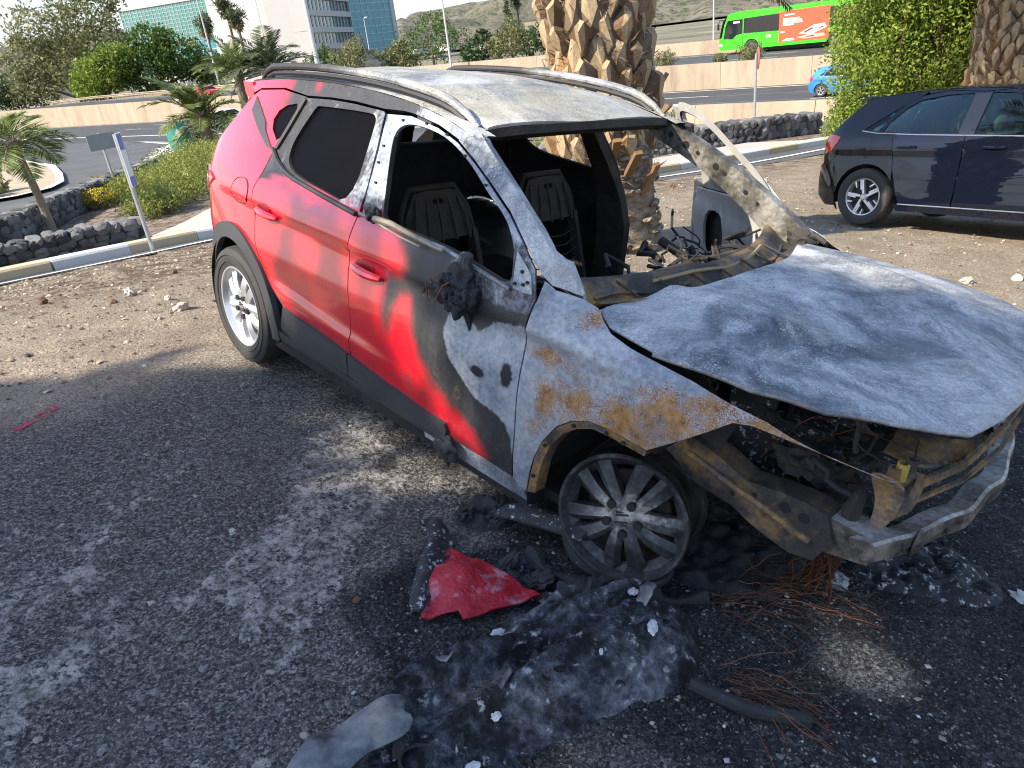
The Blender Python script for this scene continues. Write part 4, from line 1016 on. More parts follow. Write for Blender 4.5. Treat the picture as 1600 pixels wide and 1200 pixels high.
# bumper beam: C-section bow
bm = MB(); n = 29
def beam_c(y): return 3.385 - .135 * (abs(y) / .60) ** 2
for i in range(n):
    y = -.60 + 1.20 * i / (n - 1); x = beam_c(y) + .006 * math.sin(i * .9); w = .007 * math.sin(i * 1.1) + .018 * (i / (n - 1))
    bm.v += [(x - .062, y, .516 + w), (x - .006, y, .528 + w), (x + .003, y, .521 + w), (x + .008, y, .496 + w), (x + .002, y, .478 + w * .6), (x + .004, y, .468 + w * .5), (x - .006, y, .463 + w * .5), (x - .03, y, .468 + w * .5), (x - .016, y, .496), (x - .062, y, .510 + w)]
for i in range(n - 1):
    for j in range(10): bm.f.append([i * 10 + j, i * 10 + (j + 1) % 10, (i + 1) * 10 + (j + 1) % 10, (i + 1) * 10 + j]); bm.mi.append(0)
bm.f += [list(range(9, -1, -1)), [280 + j for j in range(10)]]; bm.mi += [0, 0]
m_ = NM('scorched_aluminium', .55, .35)
m_.col(m_.ramp(m_.math('ADD', m_.math('MULTIPLY', m_.noise(8, 6, .65), .7), m_.math('MULTIPLY', m_.noise(60, 4), .3)), [(.36, (.07, .065, .06)), (.47, (.20, .18, .155)), (.56, (.36, .35, .34)), (.7, (.52, .54, .58))])); m_.bump(m_.noise(70, 4), .35, .005)
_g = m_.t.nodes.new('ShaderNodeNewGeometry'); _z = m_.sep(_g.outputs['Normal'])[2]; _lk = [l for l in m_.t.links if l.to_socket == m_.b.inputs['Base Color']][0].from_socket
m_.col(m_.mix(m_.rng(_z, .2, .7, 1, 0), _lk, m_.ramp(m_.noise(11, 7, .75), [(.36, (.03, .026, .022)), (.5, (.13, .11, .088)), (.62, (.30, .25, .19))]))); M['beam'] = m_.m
beam = bm.build('bumper_beam', M['beam'], CAR, sharp=30)
for y in (-.5, -.32, .2): MB().lathe([(0.001, .0), (.010, 0), (.012, -.003)], 10, 'x', c=(beam_c(y) + .0095, y, .495)).build('beam_hole', M['black'], beam)
bmp = MB(); bmp.lathe([(.0, .012), (.025, .010), (.042, .0)], 16, 'x', c=(beam_c(-.44) + .002, -.44, .492)); bmp.build('pressed_boss', M['beam'], beam)
for s_ in (-1, 1):
    cx = MB(); cx.prism([(3.08, .535), (3.25, .526), (3.245, .44), (3.09, .41)], -.06, .06, lambda v: Vector((v.x, s_ * .535 + v.z * .75, v.y))); cx.build('crash_box', M['crash'] if 'crash' in M else M['beam'], CAR, sharp=30)
# front carrier: rusted thin frame just behind the beam
def strip(name, pts, w, h, mat, parent=CAR):
    m = MB()
    for i in range(len(pts) - 1): m.bar(pts[i], pts[i + 1], w, h)
    return m.build(name, mat, parent, sharp=30)
strip('lock_carrier', [(3.24, -.36, .60), (3.31, -.15, .63), (3.335, .10, .67), (3.33, .35, .72), (3.29, .50, .80)], .012, .03, M['rusty_bright'])
strip('lock_carrier', [(3.25, -.36, .555), (3.32, -.14, .575), (3.345, .12, .60), (3.335, .37, .66)], .012, .012, M['rusty_bright'])
for t in np.linspace(.02, .95, 8):
    y = lerp(-.34, .42, t); strip('carrier_strut', [(lerp(3.25, 3.325, min(1, t * 2)), y, lerp(.56, .66, t)), (lerp(3.245, 3.325, min(1, t * 2)), y + .05, lerp(.61, .73, t))], .010, .014, M['rusty_bright'])
pl_ = MB(); panel(pl_, [(3.13, -.30), (3.22, -.33), (3.30, -.10), (3.29, .12), (3.16, .10), (3.10, -.12)], lambda u, v: (u, v, .665 - .5 * max(0, u - 3.22) + .03 * math.sin(v * 9)), [], .04, .008); pl_.build('headlamp_carrier_plate', M['rusty_bright'], CAR, sharp=50, label='curved orange rusted plate in the front opening')
pl2 = MB(); panel(pl2, [(3.22, .30), (3.31, .28), (3.31, .48), (3.20, .50)], lambda u, v: (u, v, .78 - .7 * max(0, u - 3.22)), [], .04, .02); pl2.build('headlamp_carrier_plate', M['rusty_bright'], CAR)
# bracket at the tip of the wing
bk = MB(); panel(bk, rounded([(3.20, .748), (3.28, .745), (3.285, .66), (3.265, .60), (3.235, .60), (3.225, .66), (3.205, .70)], 1), lambda u, v: (u, -.625 + .02 * math.sin(v * 30), v), [], .03, .008); bk.build('lamp_bracket', M['rusty_bright'], CAR)
strip('lamp_bracket_arm', [(3.265, -.62, .64), (3.29, -.55, .655), (3.285, -.48, .70)], .02, .025, M['rusty_bright'])
bk2 = MB(); bk2.prism(rounded([(-.06, -.02), (.04, -.03), (.07, .02), (.02, .05), (-.05, .06)], 1), -.004, .004, lambda v: Vector((3.26 + v.z + v.x * .3, -.50 + v.x, .655 + v.y))); bk2.build('lamp_tab', M['rusty_bright'], CAR)
strip('lamp_tab_arm', [(3.255, -.44, .665), (3.255, -.36, .64)], .012, .03, M['rusty_bright'])
for k in range(3):
    q = MB(); q.lathe([(.010, -.02), (.016, -.02), (.016, .03), (.010, .03)], 10, 'z', c=(3.235 + .012 * k, -.565 + .02 * k, .72 + .01 * k)); q.build('bracket_bush', plain('ochre_bush_%d' % k, (.42, .27, .06), .6) if k == 1 else M['rusty'], CAR)
# hanging strut and loom at the corner
hs = MB(); hs.tube([(3.17, -.545, .625), (3.155, -.535, .56), (3.15, -.50, .46), (3.12, -.42, .30), (3.09, -.33, .18), (3.075, -.26, .115)], [.016, .026, .022, .018, .014, .016], 8); hs.build('hanging_loom', M['loom'] if 'loom' in M else M['rusty_dark'], CAR)
hb_ = MB(); hb_.blob((3.085, -.25, .105), (.05, .035, .028), 3, .16, 3, 1.5); hb_.build('molten_aluminium_lump', plain('molten_aluminium', (.26, .26, .26), .45, .5, .6, 30, .5, .5, 60), CAR)
for k in range(34):
    p = Vector((3.15 + jk.uniform(-.02, .02), -.52 + jk.uniform(-.03, .03), jk.uniform(.40, .58))); q = [p]
    for _ in range(7):
        z_ = max(.075, q[-1].z - jk.uniform(.02, .085)); q.append(Vector((q[-1].x + jk.uniform(-.045, .012), q[-1].y + jk.uniform(-.006, .055), z_)))
    t_ = MB(); t_.tube(q, .0022, 4); t_.build('loom_strand', M['copper'], CAR)
# ---------------------------------------------------------------- terrain height
def plane_h(x, y): return -.0829 * x - .110 * y
_cp = [(x, y, plane_h(x, y)) for x in (.5, 2.5, 4.5, 7) for y in (-7, -4, -1.5, 1, 3)] + [(.5, 5.5, -.70), (2.5, 5.5, -.645), (4.5, 5.5, -.58), (7, 5.5, -.55), (.5, 8, -1.05), (2.5, 8, -1.0), (4.5, 8, -.93), (7, 8, -.9)]
_cp += [(-1.8, -7, .78), (-1.8, -4, .45), (-1.8, -1.5, .16), (-1.8, 1, -.10), (-1.8, 3, -.32), (-1.8, 5.5, -.58), (-1.8, 8, -.83), (-4.2, -1.2, -.04), (-4.0, 1.5, -.25), (-3.6, 5, -.62), (-4.2, -6, .40), (-7.2, -1.1, -.40), (-6.7, 1.4, -.45), (-6.3, 4.5, -.72), (-7.2, -6, -.2), (-5.6, 8, -.95), (-5.2, 10, -1.1), (-3.2, 13.2, -1.25), (-1, 17, -1.5),
        (4, 14, -1.6), (10, 12, -1.7), (12, 4, -1.2), (12, -6, -.4), (4, -14, .9), (-6, -14, .8), (-12, -14, .2),
        (-9, 0, -.62), (-12, -.3, -.95), (-15, 1.4, -1.05), (-19, 4, -1.15), (-24, 8.3, -1.35), (-13, 6, -1.05), (-9, 8, -1.05), (-8, 12.5, -1.4), (-6, 16, -1.5), (-3, 20, -1.8), (-20, -5, -1.3), (-30, 2, -1.7), (-30, 12, -1.75), (-45, 14, -2.1), (-60, 8, -2.2), (-45, 0, -2.0), (-10, 20, -1.9), (-17, 25, -2.3), (-9, 25.5, -2.3), (10, 26, -2.4), (-30, 22, -2.2), (20, 15, -2.2), (-60, 20, -2.5), (-80, 5, -2.4), (-40, -20, -1.5), (20, -20, 0)]
_cp = np.array(_cp)
def _tpsk(d2): return np.where(d2 > 1e-12, d2 * np.log(d2 + 1e-12), 0.0)
def _tps_fit(c):
    n = len(c); P = np.c_[np.ones(n), c[:, :2]]
    K = _tpsk(((c[:, None, :2] - c[None, :, :2]) ** 2).sum(2)) + 1e-3 * np.eye(n)
    A = np.block([[K, P], [P.T, np.zeros((3, 3))]])
    return np.linalg.solve(A, np.r_[c[:, 2], 0, 0, 0])
_tw = _tps_fit(_cp)
def hwy_v(x, y): return (y - (46.5 + .115 * x)) / 1.0066      # distance from the motorway's central wall
def zfar(x): return -1.56 + .0125 * np.clip(-20 - np.asarray(x, float), 0, 150)   # the far carriageway climbs to the left
def terrain(x, y):
    x = np.atleast_1d(np.asarray(x, float)); y = np.atleast_1d(np.asarray(y, float))
    xc = np.clip(x, -85, 25); yc = np.clip(y, -22, 30)
    q = np.c_[xc, yc]; h = np.empty(len(x))
    for i in range(0, len(x), 20000):
        d2 = ((q[i:i + 20000, None, :] - _cp[None, :, :2]) ** 2).sum(2)
        h[i:i + 20000] = _tpsk(d2) @ _tw[:-3] + _tw[-3] + q[i:i + 20000] @ _tw[-2:]
    p = plane_h(x, y)
    d = np.hypot((x - 2.4) / 2.4, (y - .6) / 4.4); k = np.clip((1.5 - d) / .6, 0, 1); k = k * k * (3 - 2 * k)
    h = h * (1 - k) + p * k
    v = hwy_v(x, y)
    f = np.clip((v + 21.0) / 3.0, 0, 1); f = f * f * (3 - 2 * f); h = h * (1 - f) + (-2.8) * f
    h = np.where(v > .25, zfar(x), h)
    return h
def tz(x, y): return float(terrain(x, y)[0])
# ---------------------------------------------------------------- ground sheet
def vnoise(x, y, seed=0):
    x = np.asarray(x, float); y = np.asarray(y, float)
    xi = np.floor(x).astype(np.int64); yi = np.floor(y).astype(np.int64); fx = x - xi; fy = y - yi
    fx = fx * fx * (3 - 2 * fx); fy = fy * fy * (3 - 2 * fy)
    def h(a, b):
        n = (a * 374761393 + b * 668265263 + seed * 974634777) & 0xffffffff
        n = ((n ^ (n >> 13)) * 1274126177) & 0xffffffff
        return ((n ^ (n >> 16)) & 0xffff) / 65535.0
    return (h(xi, yi) * (1 - fx) + h(xi + 1, yi) * fx) * (1 - fy) + (h(xi, yi + 1) * (1 - fx) + h(xi + 1, yi + 1) * fx) * fy
def fbm(x, y, o=4, seed=0):
    s = 0; a = .5; t = 0
    for i in range(o): s = s + a * vnoise(x * 2 ** i + 13.7 * i, y * 2 ** i + 7.1 * i, seed + i); t += a; a *= .55
    return s / t
def crust_mask(x, y):
    u = -.45 * x + .89 * y; w = .89 * x + .45 * y
    n = fbm(u * 1.15 + 3.3, w * 3.0 + 1.2, 5, 4)
    m = np.clip((n - .515) / .06, 0, 1)
    loc = np.exp(-((w - .75) / .75) ** 2) * np.clip((-.1 - y) / .5, 0, 1) * np.clip((x + .1) / .5, 0, 1) + .9 * np.exp(-(((x - 1.15) / .55) ** 2 + ((y + .95) / .35) ** 2))
    return m * np.clip(loc * 1.25, 0, 1)
def burn_mask(x, y):
    d = np.hypot((x - 3.15) / 1.35, (y - .35) / 1.75)
    d2 = np.hypot((x - 2.65) / .75, (y + .95) / .75)
    b = np.maximum(1.35 - d, (1.15 - d2)) + (fbm(x * 2.2, y * 2.2, 5, 9) - .5) * 1.1
    b = np.clip(b / .35, 0, 1)
    lit = np.exp(-(((x - 3.30) / .16) ** 2 + ((y + .53) / .13) ** 2)) + .9 * np.exp(-(((x - 3.15) / .35) ** 2 + ((y + 1.32) / .16) ** 2))  # two sun patches put into the soil colour by thinning the soot
    return np.clip(b - lit * .9, 0, 1)
def axis(a, b, s, far, g):
    c = list(np.arange(a, b + 1e-6, s)); st = s; p = b
    while p < far: st = s + g * (p - b); p += st; c.append(p)
    p = a; q = []
    while p > -far: st = s + g * (a - p); p -= st; q.append(p)
    return np.array(q[::-1] + c)
gx = axis(-1.2, 4.4, .034, 9000, .045); gy = axis(-2.6, 2.4, .034, 9000, .045)
X, Y = np.meshgrid(gx, gy); xf, yf = X.ravel(), Y.ravel()
zf = terrain(xf, yf)
near = np.clip(1.6 - np.hypot(xf - 1.5, yf) / 9, 0, 1)
crust = crust_mask(xf, yf) * (np.hypot(xf - 1.5, yf) < 8); burnm = burn_mask(xf, yf) * (np.hypot(xf - 2.5, yf) < 6)
zf = zf + near * ((fbm(xf * 2.2, yf * 2.2, 4, 21) - .5) * .045 + (fbm(xf * 9, yf * 9, 3, 31) - .5) * .016) + crust * (.006 + .010 * fbm(xf * 14, yf * 14, 2, 5)) - .006
# sink under the roads (they lie on top as sheets)
ROADS = {
 'slip_road': [(-14.6, -9), (-15.2, -1.0), (-17.6, 1.2), (-19.8, 3.0), (-21.6, 4.2), (-27.2, 7.6), (-32.2, 11.4), (-31, 13.8), (-14, 17.6), (-9, 19.8), (-3, 21.8), (10, 23.2), (30, 25.2), (30, 28.2), (-2, 27.2), (-14, 26.2), (-22, 25.4), (-60, 21.0), (-100, 16.5), (-100, -25), (-30, -25)],
 'lot_lane': [(-5.75, -6), (-5.55, -1.3), (-5.60, -.3), (-5.68, .35), (-5.9, 1.2), (-5.7, 3), (-5.0, 5.8), (-3.9, 8.2), (-3.65, 10.4), (-3.2, 13), (-2.6, 16), (-3.9, 16.4), (-4.35, 13.2), (-4.72, 11.2), (-4.85, 9.3), (-5.6, 7), (-6.35, 4), (-6.55, 1.6), (-6.38, .6), (-6.28, -.4), (-6.2, -1.2), (-6.3, -6)],
}
sunk = np.zeros(len(xf), bool)
for p in ROADS.values(): sunk |= inpoly(xf, yf, p)
vv = hwy_v(xf, yf); sunk |= (vv > -18.6) & (vv < 15.5) & (np.abs(xf + 50) < 300)
zf = zf - np.where(sunk, .07, 0)
zf = np.where((vv > -2.5) & (vv < 14.8) & (np.abs(xf + 50) < 300), np.minimum(zf, -3.1), zf)
ny, nx = X.shape
idx = np.arange(nx * ny).reshape(ny, nx)
quads = np.stack([idx[:-1, :-1], idx[:-1, 1:], idx[1:, 1:], idx[1:, :-1]], -1).reshape(-1, 4)
me = bpy.data.meshes.new('ground')
me.vertices.add(len(xf)); me.vertices.foreach_set('co', np.c_[xf, yf, zf].astype(np.float32).ravel())
me.loops.add(len(quads) * 4); me.loops.foreach_set('vertex_index', quads.ravel().astype(np.int32))
me.polygons.add(len(quads)); me.polygons.foreach_set('loop_start', np.arange(0, len(quads) * 4, 4, dtype=np.int32))
me.update(calc_edges=True); me.polygons.foreach_set('use_smooth', np.ones(len(quads), bool)); me.validate()
for nm, vals in (('crust', crust), ('burn', burnm)):
    a = me.attributes.new(nm, 'FLOAT', 'POINT'); a.data.foreach_set('value', vals.astype(np.float32))
def make_ground():
    m = NM('volcanic_gravel', .92, 0, .25)
    cr_, bu = m.attr('crust'), m.attr('burn')
    big = m.noise(.7, 5, .6); mid = m.noise(5, 5, .65); fine = m.noise(45, 4, .7)
    cell = m.vor(120, out='Color'); cell2 = m.vor(270, out='Color')
    g = m.t.nodes.new('ShaderNodeRGBToBW'); m.t.links.new(cell, g.inputs[0]); g2 = m.t.nodes.new('ShaderNodeRGBToBW'); m.t.links.new(cell2, g2.inputs[0])
    v = m.math('ADD', m.math('MULTIPLY', g.outputs[0], .45), m.math('ADD', m.math('MULTIPLY', g2.outputs[0], .35), m.math('MULTIPLY', fine, .45)))
    grav = m.ramp(v, [(.34, (.018, .017, .017)), (.52, (.074, .068, .063)), (.68, (.15, .135, .12)), (.84, (.38, .35, .31))])
    s = m.sep()
    tan = m.ramp(v, [(.32, (.10, .076, .053)), (.52, (.34, .268, .188)), (.7, (.50, .41, .30)), (.88, (.70, .61, .48))])
    tan = m.mix(m.rng(m.noise(2.4, 6, .7, co=m.map(loc=(5, 1, 0))), .35, .68), m.mix(.4, tan, (.12, .088, .06)), tan)
    # paler, browner ground outside the tree shade, sunlight put into its colour
    far = m.rng(m.math('ADD', s[0], m.math('MULTIPLY', m.math('SUBTRACT', big, .5), 1.2)), -.45, .45, 1, 0)
    far2 = m.rng(m.math('ADD', s[1], m.math('MULTIPLY', m.math('SUBTRACT', big, .5), 1.2)), .9, 2.1)
    t = m.math('MAXIMUM', far, far2)
    c = m.mix(t, grav, tan)
    br = m.rng(m.math('ADD', s[0], m.math('MULTIPLY', m.math('SUBTRACT', mid, .5), 2.0)), -3.2, -1.9, 1, 0)
    c = m.mix(m.math('MULTIPLY', br, m.rng(mid, .40, .62)), c, m.mix(fine, (.07, .042, .026), (.20, .13, .085)))
    cz = m.rng(m.math('ADD', m.math('MULTIPLY', cr_, .65), m.math('ADD', m.math('MULTIPLY', m.math('SUBTRACT', fine, .5), 2.0), m.math('MULTIPLY', m.math('SUBTRACT', m.noise(15, 5, .7), .5), 2.4))), .46, .66)
    c = m.mix(cz, c, m.mix(m.rng(m.math('ADD', m.math('MULTIPLY', m.noise(13, 5, .7), .5), m.math('MULTIPLY', m.noise(42, 4, .75), .5)), .36, .62), (.07, .063, .056), (.56, .51, .45)))
    dust = m.rng(m.noise(1.6, 4, .6, co=m.map(loc=(3, 9, 0))), .52, .75)
    c = m.mix(m.math('MULTIPLY', dust, .28), c, (.16, .14, .125))
    bz = m.rng(m.math('ADD', bu, m.math('ADD', m.math('MULTIPLY', m.math('SUBTRACT', mid, .5), .9), m.math('MULTIPLY', m.math('SUBTRACT', fine, .5), .5))), .30, .72)
    sootc = m.ramp(m.math('ADD', m.math('MULTIPLY', v, .6), m.math('MULTIPLY', mid, .4)), [(.34, (.004, .004, .005)), (.54, (.020, .019, .020)), (.70, (.075, .07, .068)), (.84, (.26, .25, .24))])
    c = m.mix(bz, c, sootc)
    wsp = m.rng(m.math('ADD', m.noise(38, 4, .75, co=m.map(loc=(2, 5, 1))), m.math('MULTIPLY', m.noise(6, 3), .25)), .76, .82)
    c = m.mix(m.math('MULTIPLY', wsp, bz), c, (.42, .42, .43))
    pk = m.rng(m.math('ADD', m.vor(9, co=m.map((1, 1, 1), loc=(1.7, .4, 0))), m.math('MULTIPLY', fine, .25)), .10, .16, 1, 0)
    far_c = m.ramp(m.noise(.05, 6, .65), [(.35, (.10, .10, .06)), (.5, (.17, .15, .10)), (.65, (.26, .23, .17))])
    y2 = m.rng(s[1], 52, 70); xl = m.rng(s[0], -34, -27, 1, 0)
    c = m.mix(y2, c, far_c)
    m.col(c)
    h = m.math('ADD', m.math('MULTIPLY', v, 1.0), m.math('ADD', m.math('MULTIPLY', fine, .8), m.math('MULTIPLY', mid, .6)))
    m.bump(h, 1.0, .022)
    return m.m
M['ground'] = make_ground()
ground = link('ground', me, M['ground'], kind='structure')
def gz(x, y):
    """height of the near ground including its relief"""
    x = np.atleast_1d(np.asarray(x, float)); y = np.atleast_1d(np.asarray(y, float))
    nr = np.clip(1.6 - np.hypot(x - 1.5, y) / 9, 0, 1)
    return terrain(x, y) + nr * ((fbm(x * 2.2, y * 2.2, 4, 21) - .5) * .045 + (fbm(x * 9, y * 9, 3, 31) - .5) * .016) + crust_mask(x, y) * .008 - .006
# ---- loose gravel as one mass
def scatter(name, n, smin, smax, region, mats, label, seed, flat=.7, cat='gravel'):
    r = np.random.RandomState(seed); P = region(r, n); n = len(P)
    base = np.array([(1, 0, 0), (0, .85, 0), (-1, 0, 0), (0, -.85, 0), (.45, .3, .62), (-.4, -.3, .55)]); F = np.array([(0, 1, 4), (1, 2, 5), (1, 5, 4), (2, 3, 5), (3, 0, 4), (3, 4, 5)])
    sz = smin * (smax / smin) ** (r.rand(n) ** 2.2)
    z = gz(P[:, 0], P[:, 1])
    jit = 1 + (r.rand(n, 6, 3) - .5) * .7; a = r.rand(n) * 6.283; ca, sa = np.cos(a), np.sin(a)
    V = base[None] * jit * sz[:, None, None]; V[:, :, 2] *= flat
    tl = (r.rand(n) - .5) * .9; ct, st = np.cos(tl), np.sin(tl)
    x0 = V[:, :, 0] * ct[:, None] - V[:, :, 2] * st[:, None]; z0 = V[:, :, 0] * st[:, None] + V[:, :, 2] * ct[:, None]; y0 = V[:, :, 1]
    W_ = np.stack([x0 * ca[:, None] - y0 * sa[:, None] + P[:, None, 0], x0 * sa[:, None] + y0 * ca[:, None] + P[:, None, 1], z0 + (z + sz * .12)[:, None]], -1)
    me = bpy.data.meshes.new(name); nf = n * 6
    me.vertices.add(n * 6); me.vertices.foreach_set('co', W_.astype(np.float32).ravel())
    fi = (F[None] + (np.arange(n) * 6)[:, None, None]).reshape(-1, 3)
    me.loops.add(nf * 3); me.loops.foreach_set('vertex_index', fi.ravel().astype(np.int32))
    me.polygons.add(nf); me.polygons.foreach_set('loop_start', np.arange(0, nf * 3, 3, dtype=np.int32))
    me.polygons.foreach_set('material_index', np.repeat(r.randint(0, len(mats), n), 6).astype(np.int32))
    me.update(calc_edges=True); me.validate()
    for m in mats: me.materials.append(m)
    return link(name, me, None, None, label, cat, None, 'stuff')
def wedge(r, n):      # in front of the lens, thinner with distance
    d = .5 + 7.5 * r.rand(n) ** 1.5; a = math.atan2(.58, -.69) + (r.rand(n) - .5) * 2.0
    P = np.c_[3.865 + d * np.cos(a), -2.207 + d * np.sin(a)]
    return P[(P[:, 0] > -5.3)]
def burnt_zone(r, n):
    P = np.c_[r.uniform(1.6, 4.6, n), r.uniform(-2.1, 2.6, n)]
    return P[burn_mask(P[:, 0], P[:, 1]) > r.rand(n)]
SM = [plain('pebble_dark_grey', (.06, .058, .056), .9), plain('pebble_brown_grey', (.15, .13, .11), .9), plain('pebble_tan', (.24, .20, .16), .9), plain('pebble_black', (.025, .025, .026), .9), plain('pebble_pale', (.40, .37, .33), .9)]
scatter('loose_gravel', 60000, .0018, .0075, wedge, [SM[0], SM[0], SM[1], SM[1], SM[2], SM[3]], 'loose dark volcanic gravel strewn over the parking ground', 3)
scatter('coarse_gravel', 2400, .005, .016, wedge, [SM[0], SM[1], SM[1], SM[2], SM[2], SM[4]], 'coarser grey and tan pebbles lying on the gravel', 5)
scatter('ash_flakes', 4200, .0012, .008, burnt_zone, [M['whiteash'], SM[1], SM[0], SM[3]], 'white ash flakes and grit on the burnt black soil', 8, .35, 'ash')
scatter('charred_crumbs', 9000, .003, .016, burnt_zone, [SM[3], M['char'], M['char']], 'black charred crumbs over the burnt soil', 9, .6, 'debris')
def right_zone(r, n):
    P = np.c_[r.uniform(-3.4, 5, n), r.uniform(2.2, 9.5, n)]; return P
def left_zone(r, n):
    P = np.c_[r.uniform(-5.4, -.2, n), r.uniform(-3.2, 1.6, n)]; return P[r.rand(len(P)) < np.clip(-P[:, 0] / 3.5, .25, 1)]
CL = [plain('clod_brown', (.15, .10, .065), .95), plain('clod_tan', (.32, .25, .17), .95), plain('clod_dark', (.075, .055, .04), .95), plain('clod_pale', (.46, .40, .31), .95)]
scatter('sandy_pebbles', 5200, .006, .026, right_zone, [CL[0], CL[1], CL[1], CL[2], CL[3]], 'loose tan pebbles over the sunlit ground around the black car', 15)
scatter('brown_clods', 7800, .005, .026, left_zone, [CL[0], CL[0], CL[1], CL[2], CL[3]], 'loose brown clods and pebbles on the sunlit gravel towards the kerb', 16)
# ---- single stones one can point at
rk = random.Random(5)
def rock_mesh(i):
    b = MB(); b.blob((0, 0, 0), (1, .8, .62), i * 2 + 1, .28, 2, 1.1); return b.mesh('stone', 25)
RMS = [rock_mesh(i) for i in range(5)]
ROCKM = [plain('rock_pale', (.46, .42, .36), .9, 0, .25, 8, .3, .5, 12), plain('rock_grey', (.26, .25, .24), .9, 0, .25, 8, .3, .5, 12), plain('rock_brown', (.17, .105, .065), .9, 0, .3, 8, .3, .5, 12)]
ROCKS = [(-1.51, -.71, .055, 0), (-1.91, -.67, .03, 0), (-2.43, -.79, .055, 0), (-2.2, -.98, .03, 2), (-1.35, -.91, .02, 0), (.68, -.43, .022, 1), (-.04, -1.61, .022, 1), (1.5, -1.62, .015, 0), (2.05, -1.95, .016, 1), (2.3, -1.73, .012, 1), (2.04, -2.08, .012, 1), (2.14, -2.24, .014, 1), (2.0, -2.35, .011, 0), (2.1, -1.48, .014, 2), (2.45, -1.85, .011, 0), (.28, -1.03, .018, 1), (1.9, -1.95, .012, 1), (-2.75, -1.35, .04, 2), (-3.2, -.2, .035, 2)]
ROCKSR = [(2.1, 4.28, .05, 0), (2.36, 4.7, .045, 0), (-2.94, 7.26, .06, 2), (-2.03, 8.42, .06, 0), (.85, 4.02, .04, 0), (1.65, 4.01, .03, 2), (.2, 3.6, .05, 0), (-1.6, 5.9, .05, 1)]
LABS = {('left', 0): 'largest pale stone on the sunlit gravel left of the rear wheel', ('left', 1): 'pale stone just behind the largest one on the sunlit gravel', ('left', 2): 'big pale stone farthest out on the sunlit gravel towards the kerb', ('left', 3): 'brown stone in front of the big pale ones on the sunlit gravel', ('left', 4): 'small pale stone between the largest stone and the shade', ('left', 17): 'brown clod at the left edge of the sunlit gravel', ('left', 18): 'brown clod nearest the kerb', ('left', 13): 'brown stone left of the melted bumper', ('right', 0): 'pale stone beside the bonnet edge, left of two', ('right', 1): 'pale stone beside the bonnet edge, right of two', ('right', 2): 'brown stone at the edge of the asphalt behind the open door', ('right', 3): 'pale stone at the edge of the asphalt before the stone wall', ('right', 4): 'pale stone just behind the far bonnet corner', ('right', 6): 'pale stone at the foot of the thick palm trunk'}
for lst, lab, grp in ((ROCKS, 'loose stone lying on the open gravel to the left of the burnt car', 'stones left of the burnt car'), (ROCKSR, 'loose stone lying on the sandy ground between the palm and the black car', 'stones right of the burnt car')):
    for i_, (x, y, s, k) in enumerate(lst):
        o = bpy.data.objects.new('stone', RMS[rk.randrange(5)].copy()); COL.objects.link(o); o.data.materials.append(ROCKM[k])
        o.location = (x, y, float(gz(x, y)[0]) + s * .3); o.scale = (s, s, s); o.rotation_euler = (rk.random(), rk.random(), rk.random() * 6)
        own = LABS.get((grp[7:11], i_)); tag(o, own or lab, 'stone', grp)
# ---------------------------------------------------------------- roads, kerbs, walls
def make_asphalt(name, c=.055, warm=1.0):
    m = NM(name, .85, 0, .3)
    v = m.math('ADD', m.math('MULTIPLY', m.noise(.35, 5, .6), .5), m.math('MULTIPLY', m.noise(60, 3, .7), .5))
    m.col(m.ramp(v, [(.3, (c * .7, c * .7, c * .72)), (.5, (c, c * .99, c * .98)), (.7, (c * 1.5, c * 1.47, c * 1.42))])); m.bump(m.noise(90, 3), .4, .01)
    return m.m
M['asphalt'] = make_asphalt('worn_asphalt', .085); M['asphalt_dark'] = make_asphalt('motorway_asphalt', .060)
def make_conc(name, c, var=.18):
    m = NM(name, .85, 0, .3)
    v = m.math('ADD', m.math('MULTIPLY', m.noise(.8, 6, .65), .6), m.math('MULTIPLY', m.noise(14, 4, .6), .4))
    m.col(m.mix(v, tuple(x * (1 - var) for x in c), tuple(min(1, x * (1 + var)) for x in c))); m.bump(m.noise(50, 3), .2, .01)
    return m.m
m_ = NM('beige_concrete', .9, 0, .2); _v = m_.math('ADD', m_.math('MULTIPLY', m_.noise(.5, 6, .65, co=m_.map((1, 1, .25))), .6), m_.math('MULTIPLY', m_.noise(3, 6, .7, co=m_.map((1, 1, .15))), .4)); m_.col(m_.ramp(_v, [(.32, (.20, .155, .11)), (.46, (.32, .25, .18)), (.6, (.39, .31, .225))])); M['conc_beige'] = m_.m; M['conc_grey'] = make_conc('pavement_concrete', (.40, .36, .31))
M['paint_white'] = make_conc('worn_white_paint', (.68, .67, .64)); M['paint_yellow'] = make_conc('faded_yellow_paint', (.50, .41, .26)); M['kerb_white'] = make_conc('kerb_white_paint', (.58, .57, .54))
def sheet(name, poly, mat, dz, step=1.2, kind='structure', zf_=None, parent=None):
    mb = MB(); V, F = cdt(poly, (), step); va = np.array(V)
    z = (terrain(va[:, 0], va[:, 1]) if zf_ is None else zf_(va[:, 0], va[:, 1])) + dz
    mb.add([(x, y, q) for (x, y), q in zip(V, z)], F)
    return mb.build(name, mat, parent, kind=kind)
